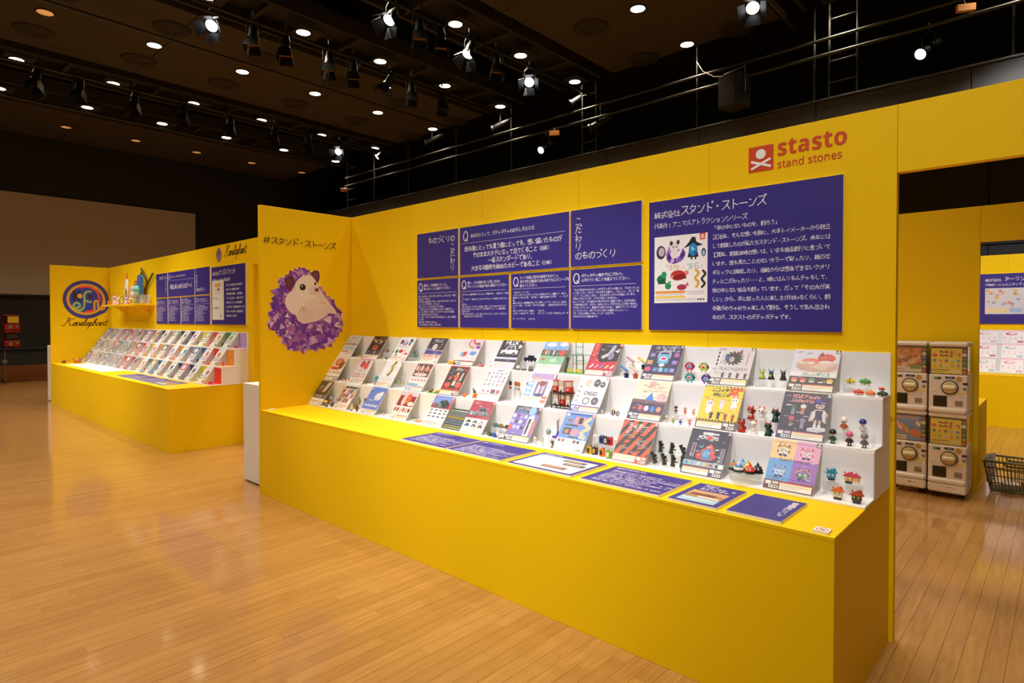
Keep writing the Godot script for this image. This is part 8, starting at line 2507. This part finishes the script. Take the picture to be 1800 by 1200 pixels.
func colour_word(c: String) -> String:
	# an everyday word for a colour, by hue and lightness
	var k := Color(c)
	var light := "dark " if k.v < 0.45 else ("pale " if k.s < 0.35 and k.v > 0.7 else "")
	if k.s < 0.16:
		return "black" if k.v < 0.3 else ("white" if k.v > 0.88 else "grey")
	var h := k.h * 360.0
	for e in [[14, "red"], [40, "orange"], [68, "yellow"], [160, "green"], [200, "teal"], [255, "blue"], [310, "purple"], [345, "pink"], [361, "red"]]:
		if h < e[0]:
			return light + e[1]
	return light + "red"

# ------------------------------------------------------------------ seen through the right doorway
func capsule_machine(at: Vector3, key: String, lower: bool, label: String, badge: String) -> void:
	# front at z = 0 of the node, looking towards +z; foot of the unit at y = 0
	var o := thing("capsule_machine", label, "capsule machine", at)
	var cream := mat(Color(0.86, 0.80, 0.74), 0.4)
	var w := 0.258
	part(o, "cabinet", box(Vector3(w, 0.30, 0.34), 0.008), cream, Vector3(0, 0.165, -0.17))
	part(o, "lip", box(Vector3(w, 0.05, 0.37), 0.016), cream, Vector3(0, 0.025, -0.165))
	if lower:
		part(o, "skirt", box(Vector3(w, 0.075, 0.36), 0.012), cream, Vector3(0, -0.03, -0.165))
		for x in [-0.09, 0.09]:
			for z in [-0.05, -0.28]:
				part(o, "caster", unit("can"), M.rubber, Vector3(x, -0.08, z), Vector3(0, 0, PI / 2), Vector3(0.045, 0.03, 0.045))
		var bd := part(o, "badge", card(0.08 if badge == "s4" else 0.075, 0.026, 0.001, uv[badge]), null, Vector3(0.03, -0.02, 0.0155))
		bd.set_surface_override_material(0, prints.machine)
		bd.set_surface_override_material(1, M.white)
	# the capsule compartment: dark inside, clear front with a card
	part(o, "capsule_bin", box(Vector3(w - 0.02, 0.225, 0.30), 0.004), hexmat("#2a241f"), Vector3(0, 0.425, -0.18))
	for k in 6:
		part(o, "capsule", unit("ball"), hexmat(["#c23a34", "#d8a43a", "#4f8a5c", "#3f6a9c", "#d8d0c4", "#b8563c"][k]), Vector3(0.104, 0.335 + 0.035 * k, -0.028 - 0.012 * (k % 2)), Vector3.ZERO, Vector3.ONE * 0.034)
	printed(o, "display_card", card(0.205, 0.205, 0.002, uv[key]), prints.machine, M.white, Vector3(-0.014, 0.425, -0.02))
	for x in [-w / 2 + 0.005, w / 2 - 0.005]:
		part(o, "corner_post", box(Vector3(0.008, 0.23, 0.32), 0.002), M.pane, Vector3(x, 0.43, -0.17))
	part(o, "front_pane", box(Vector3(w - 0.02, 0.225, 0.003)), M.pane, Vector3(0, 0.425, -0.008))
	part(o, "lid", box(Vector3(w, 0.034, 0.35), 0.01), cream, Vector3(0, 0.558, -0.17))
	# controls
	var face := 0.001
	part(o, "dial_ring", lathe([Vector2(0.048, 0.0), Vector2(0.058, 0.0), Vector2(0.058, 0.012), Vector2(0.05, 0.014), Vector2(0.048, 0.0)], 28), hexmat("#4a4234", 0.4), Vector3(0.012, 0.215, face), Vector3(PI / 2, 0, 0))
	var dial := part(o, "dial", lathe([Vector2(0.0, 0.0), Vector2(0.05, 0.0), Vector2(0.05, 0.012), Vector2(0.046, 0.016), Vector2(0, 0.016)], 28), hexmat("#cdbb8c", 0.35), Vector3(0.012, 0.215, face), Vector3(PI / 2, 0, 0))
	part(dial, "knob_bar", box(Vector3(0.085, 0.026, 0.03), 0.008), hexmat("#e0d4b8", 0.35), Vector3(0, 0.026, 0))
	part(o, "outlet", box(Vector3(0.092, 0.088, 0.01), 0.003), hexmat("#1c1917", 0.3), Vector3(-0.052, 0.10, 0.001))
	part(o, "coin_return", box(Vector3(0.05, 0.042, 0.008), 0.003), hexmat("#8a7c68"), Vector3(0.072, 0.088, 0.002))
	part(o, "coin_emblem", lathe([Vector2(0, 0), Vector2(0.02, 0), Vector2(0.02, 0.003), Vector2(0, 0.003)], 18), hexmat("#b08a4c"), Vector3(0.072, 0.283, face), Vector3(PI / 2, 0, 0))
	part(o, "coin_slot", box(Vector3(0.034, 0.018, 0.005), 0.002), hexmat("#26284a"), Vector3(0.112, 0.247, 0.002))
	part(o, "lock", lathe([Vector2(0, 0), Vector2(0.012, 0), Vector2(0.012, 0.004), Vector2(0, 0.004)], 14), M.steel, Vector3(0.108, 0.208, face), Vector3(PI / 2, 0, 0))
	for q in [["s0", 0.062, 0.018, 0.012, 0.292], ["s1", 0.056, 0.056, 0.094, 0.15], ["s2", 0.046, 0.02, -0.07, 0.285], ["s3", 0.05, 0.016, -0.088, 0.17]]:
		printed(o, "sticker", card(q[1], q[2], 0.001, uv[q[0]]), prints.machine, M.white, Vector3(q[3], q[4], 0.0002))

func build_behind_door() -> void:
	capsule_machine(Vector3(3.94, 0.115, -2.86), "m2", true, "lower capsule machine with a blue dinosaur card, left tower", "s4")
	capsule_machine(Vector3(3.94, 0.69, -2.86), "m0", false, "upper capsule machine with an orange-brown food card", "s4")
	capsule_machine(Vector3(4.214, 0.115, -2.84), "m1", true, "lower capsule machine with a yellow card, beside the wall end", "s3")
	capsule_machine(Vector3(4.214, 0.69, -2.84), "m1", false, "upper capsule machine with a yellow card, beside the wall end", "s3")
	# booth on the far side of the rear wall: only its end shows
	var o := thing("display_counter", "yellow counter end beyond the rear doorway, beside the basket", "counter", Vector3(4.36, 0, -3.30), PI)
	part(o, "body", box(Vector3(4.2, 0.684, 0.865), 0.0015), M.yellow, Vector3(2.1, 0.342, 0.433))
	part(o, "top", box(Vector3(4.2, 0.016, 0.867), 0.0015), M.yellow, Vector3(2.1, 0.692, 0.433))
	# third booth against the side of the hall
	var c := thing("display_counter", "yellow counter of the booth furthest behind the doorways", "counter", Vector3(1.0, 0, -8.196))
	part(c, "body", box(Vector3(5.2, 0.684, 0.865), 0.0015), M.yellow, Vector3(2.6, 0.342, 0.433))
	part(c, "top", box(Vector3(5.2, 0.016, 0.867), 0.0015), M.yellow, Vector3(2.6, 0.692, 0.433))
	var sh := thing("step_shelf", "white stepped shelf with pale pink cards behind the doorways", "shelf", Vector3(1.0, 0.7025, -8.198))
	for k in 3:
		part(sh, "shelf_board", box(Vector3(5.2, 0.012, 0.15), 0.001), M.white, Vector3(2.6, SHELF_Y[k] - 0.706, (SHELF_Z[k] + SHELF_Z[k + 1]) / 2))
		part(sh, "riser", box(Vector3(5.2, 0.185, 0.008)), M.white, Vector3(2.6, SHELF_Y[k] - 0.70 + 0.0925, SHELF_Z[k + 1] + 0.003))
	for row in 3:
		for k in 3:
			var x := 3.62 + k * 0.3
			var fa := Vector3(x + 0.125, SHELF_Y[row] + 0.003, SHELF_Z[row] - 0.006 - 8.2)
			var he := Vector3(x + 0.125, (SHELF_Y[row + 1] - 0.004) if row < 2 else 1.302, SHELF_Z[row + 1] + 0.01 - 8.2)
			var d := he - fa
			var ps := thing("pale_card", "pale pink product card on the shelf behind the doorways", "poster", fa, 0.0, "pale cards of the rear booth")
			printed(ps, "card", card(0.245, d.length(), 0.003, uv["q%d" % (46 + (row * 3 + k) % 9)]), prints.far_posters, M.foam, (fa + he) / 2 - fa, Vector3(-atan2(-d.z, d.y), 0, 0))
	wall_board("blue company board with a pastel picture, seen through both doorways", "f9", prints.far_boards, 3.955, 4.97, 1.39, 2.125, -8.2)
	basket()

func basket() -> void:
	var o := thing("shopping_basket", "grey-green slatted plastic basket on the floor by the rear doorway", "basket", Vector3(4.64, 0, -3.50))
	var m := mat(Color(0.42, 0.40, 0.27), 0.45)
	var tw := 0.235
	var td := 0.16
	var bw := 0.19
	var bd := 0.12
	var h := 0.255
	part(o, "base", box(Vector3(bw * 2, 0.008, bd * 2), 0.002), m, Vector3(0, 0.005, 0))
	part(o, "rim", tube([Vector3(-tw, h, -td), Vector3(tw, h, -td), Vector3(tw, h, td), Vector3(-tw, h, td)], 0.009, 8, true), m)
	part(o, "lower_band", tube([Vector3(-bw, 0.02, -bd), Vector3(bw, 0.02, -bd), Vector3(bw, 0.02, bd), Vector3(-bw, 0.02, bd)], 0.006, 6, true), m)
	var mw := (tw + bw) / 2
	var md := (td + bd) / 2
	part(o, "middle_band", tube([Vector3(-mw, 0.135, -md), Vector3(mw, 0.135, -md), Vector3(mw, 0.135, md), Vector3(-mw, 0.135, md)], 0.005, 6, true), m)
	part(o, "upper_band", tube([Vector3(-tw + 0.006, h - 0.05, -td + 0.005), Vector3(tw - 0.006, h - 0.05, -td + 0.005), Vector3(tw - 0.006, h - 0.05, td - 0.005), Vector3(-tw + 0.006, h - 0.05, td - 0.005)], 0.006, 6, true), m)
	for k in 19:
		var f := -1.0 + k / 9.0
		for s in [-1.0, 1.0]:
			part(o, "slat", tube([Vector3(f * bw, 0.01, s * bd), Vector3(f * tw, h, s * td)], 0.0035, 5), m)
	for k in 11:
		var f := -1.0 + k / 5.0
		for s in [-1.0, 1.0]:
			part(o, "slat", tube([Vector3(s * bw, 0.01, f * bd), Vector3(s * tw, h, f * td)], 0.0035, 5), m)
	for s in [-1.0, 1.0]:
		part(o, "handle", tube([Vector3(-0.1, h + 0.004, s * td * 0.9), Vector3(-0.09, h - 0.03, s * td * 0.86), Vector3(0.09, h - 0.03, s * td * 0.86), Vector3(0.1, h + 0.004, s * td * 0.9)], 0.009, 6), m)
	var fl := thing("flyer", "white printed flyer standing in the left end of the basket", "flyer", Vector3(4.445, 0.06, -3.48))
	var p := printed(fl, "sheet", card(0.16, 0.24, 0.002, uv.flyer), prints.machine, M.white, Vector3(0, 0.12, 0), Vector3(0, PI / 2, 0.16))
	p.rotation = Vector3(0, PI * 0.4, 0.0)
	for e in [["blue_packet", "blue packet lying in the basket", Vector3(4.73, 0.012, -3.47), "#3f5fc0", Vector3(0.12, 0.05, 0.08)], ["red_packet", "red packet lying in the basket", Vector3(4.70, 0.012, -3.56), "#c93a34", Vector3(0.1, 0.06, 0.07)], ["clear_packet", "pale packet lying in the basket", Vector3(4.58, 0.012, -3.5), "#c9c4b4", Vector3(0.12, 0.05, 0.1)]]:
		toy(e[0], e[1], e[2], [["pouch", "block", V(0, e[4].y / 2, 0), e[4], e[3]], ["seal", "block", V(e[4].x / 2, e[4].y / 2, 0), V(0.012, 0.006, e[4].z), e[3]]], 0.3, "packets in the basket", "packet")

# ------------------------------------------------------------------ the end of the hall
func build_back_of_hall() -> void:
	# projection screen with a dark border
	var sc := thing("projection_screen", "huge pale projection screen on the dark end wall", "screen", Vector3(-13.96, 2.07, 0.0))
	part(sc, "canvas", box(Vector3(0.02, 2.49, 7.6)), mat(Color(0.66, 0.61, 0.54), 0.9), Vector3(0, 1.245, 0.18))
	part(sc, "weight_bar", tube([Vector3(0.01, -0.02, -3.62), Vector3(0.01, -0.02, 3.98)], 0.03), M.black)
	part(sc, "border", box(Vector3(0.018, 2.7, 0.10)), M.soot, Vector3(-0.002, 1.2, -3.68))
	# wood strip along the foot of the end wall
	struct_box("baseboard_back", Vector3(-14.0, 0.0, -8.7), Vector3(-13.96, 0.34, 8.6), mat(Color(0.55, 0.30, 0.13), 0.5), 0.003)
	var bar := thing("push_bar", "small orange door bar on the dark end wall", "handle", Vector3(-13.97, 1.05, -0.28))
	part(bar, "bar", tube([Vector3(0.03, 0, -0.12), Vector3(0.03, 0, 0.12)], 0.018), mat(Color(0.8, 0.5, 0.25), 0.4))
	part(bar, "mount", box(Vector3(0.03, 0.04, 0.04)), M.black, Vector3(0.012, 0, 0.1))
	for k in 2:
		var t := thing("folding_table", ["black folding table under the red capsule machine", "black folding table beyond the one with the red machine"][k], "table", Vector3(-13.1, 0, 0.45 + 1.62 * k), 0.0)
		part(t, "tabletop", box(Vector3(0.5, 0.03, 1.5), 0.006), M.rubber, Vector3(0, 0.785, 0))
		part(t, "modesty_panel", box(Vector3(0.02, 0.34, 1.4), 0.004), M.rubber, Vector3(0.2, 0.59, 0))
		for z in [-0.5, 0.42]:
			for x in [-0.2, 0.22]:
				part(t, "leg", tube([Vector3(x, 0.05, z), Vector3(x, 0.77, z)], 0.014), M.steel)
				part(t, "caster", unit("can"), M.rubber, Vector3(x, 0.025, z), Vector3(PI / 2, 0, 0), Vector3(0.05, 0.03, 0.05))
			part(t, "foot_bar", tube([Vector3(-0.24, 0.06, z), Vector3(0.26, 0.06, z)], 0.013), M.steel)
			part(t, "hinge", box(Vector3(0.02, 0.07, 0.08), 0.004), M.steel, Vector3(0.214, 0.5, z))
	# red machine with two units
	var m := thing("red_machine", "red two-tier capsule machine standing on the black table", "capsule machine", Vector3(-13.1, 0.801, 0.72), PI / 2)
	var red := mat(Color(0.52, 0.07, 0.03), 0.4)
	for k in 2:
		var y := 0.385 * k
		part(m, "cabinet", box(Vector3(0.30, 0.17, 0.30), 0.02), red, Vector3(0, y + 0.09, 0))
		part(m, "capsule_window", box(Vector3(0.26, 0.18, 0.26), 0.03), hexmat("#2a1c14"), Vector3(0, y + 0.27, 0))
		part(m, "window_frame", box(Vector3(0.30, 0.03, 0.30), 0.012), red, Vector3(0, y + 0.37, 0))
		part(m, "back_panel", box(Vector3(0.30, 0.385, 0.06), 0.01), red, Vector3(0, y + 0.19, -0.13))
		part(m, "dial", lathe([Vector2(0, 0), Vector2(0.04, 0), Vector2(0.04, 0.02), Vector2(0, 0.025)], 18), M.steel, Vector3(-0.04, y + 0.1, 0.15), Vector3(PI / 2, 0, 0))
		part(m, "coin_plate", box(Vector3(0.05, 0.04, 0.006), 0.002), M.steel, Vector3(0.09, y + 0.11, 0.152))
	part(m, "yellow_card", box(Vector3(0.2, 0.15, 0.01), 0.003), hexmat("#c9a42c"), Vector3(0.02, 0.385 + 0.27, 0.134))
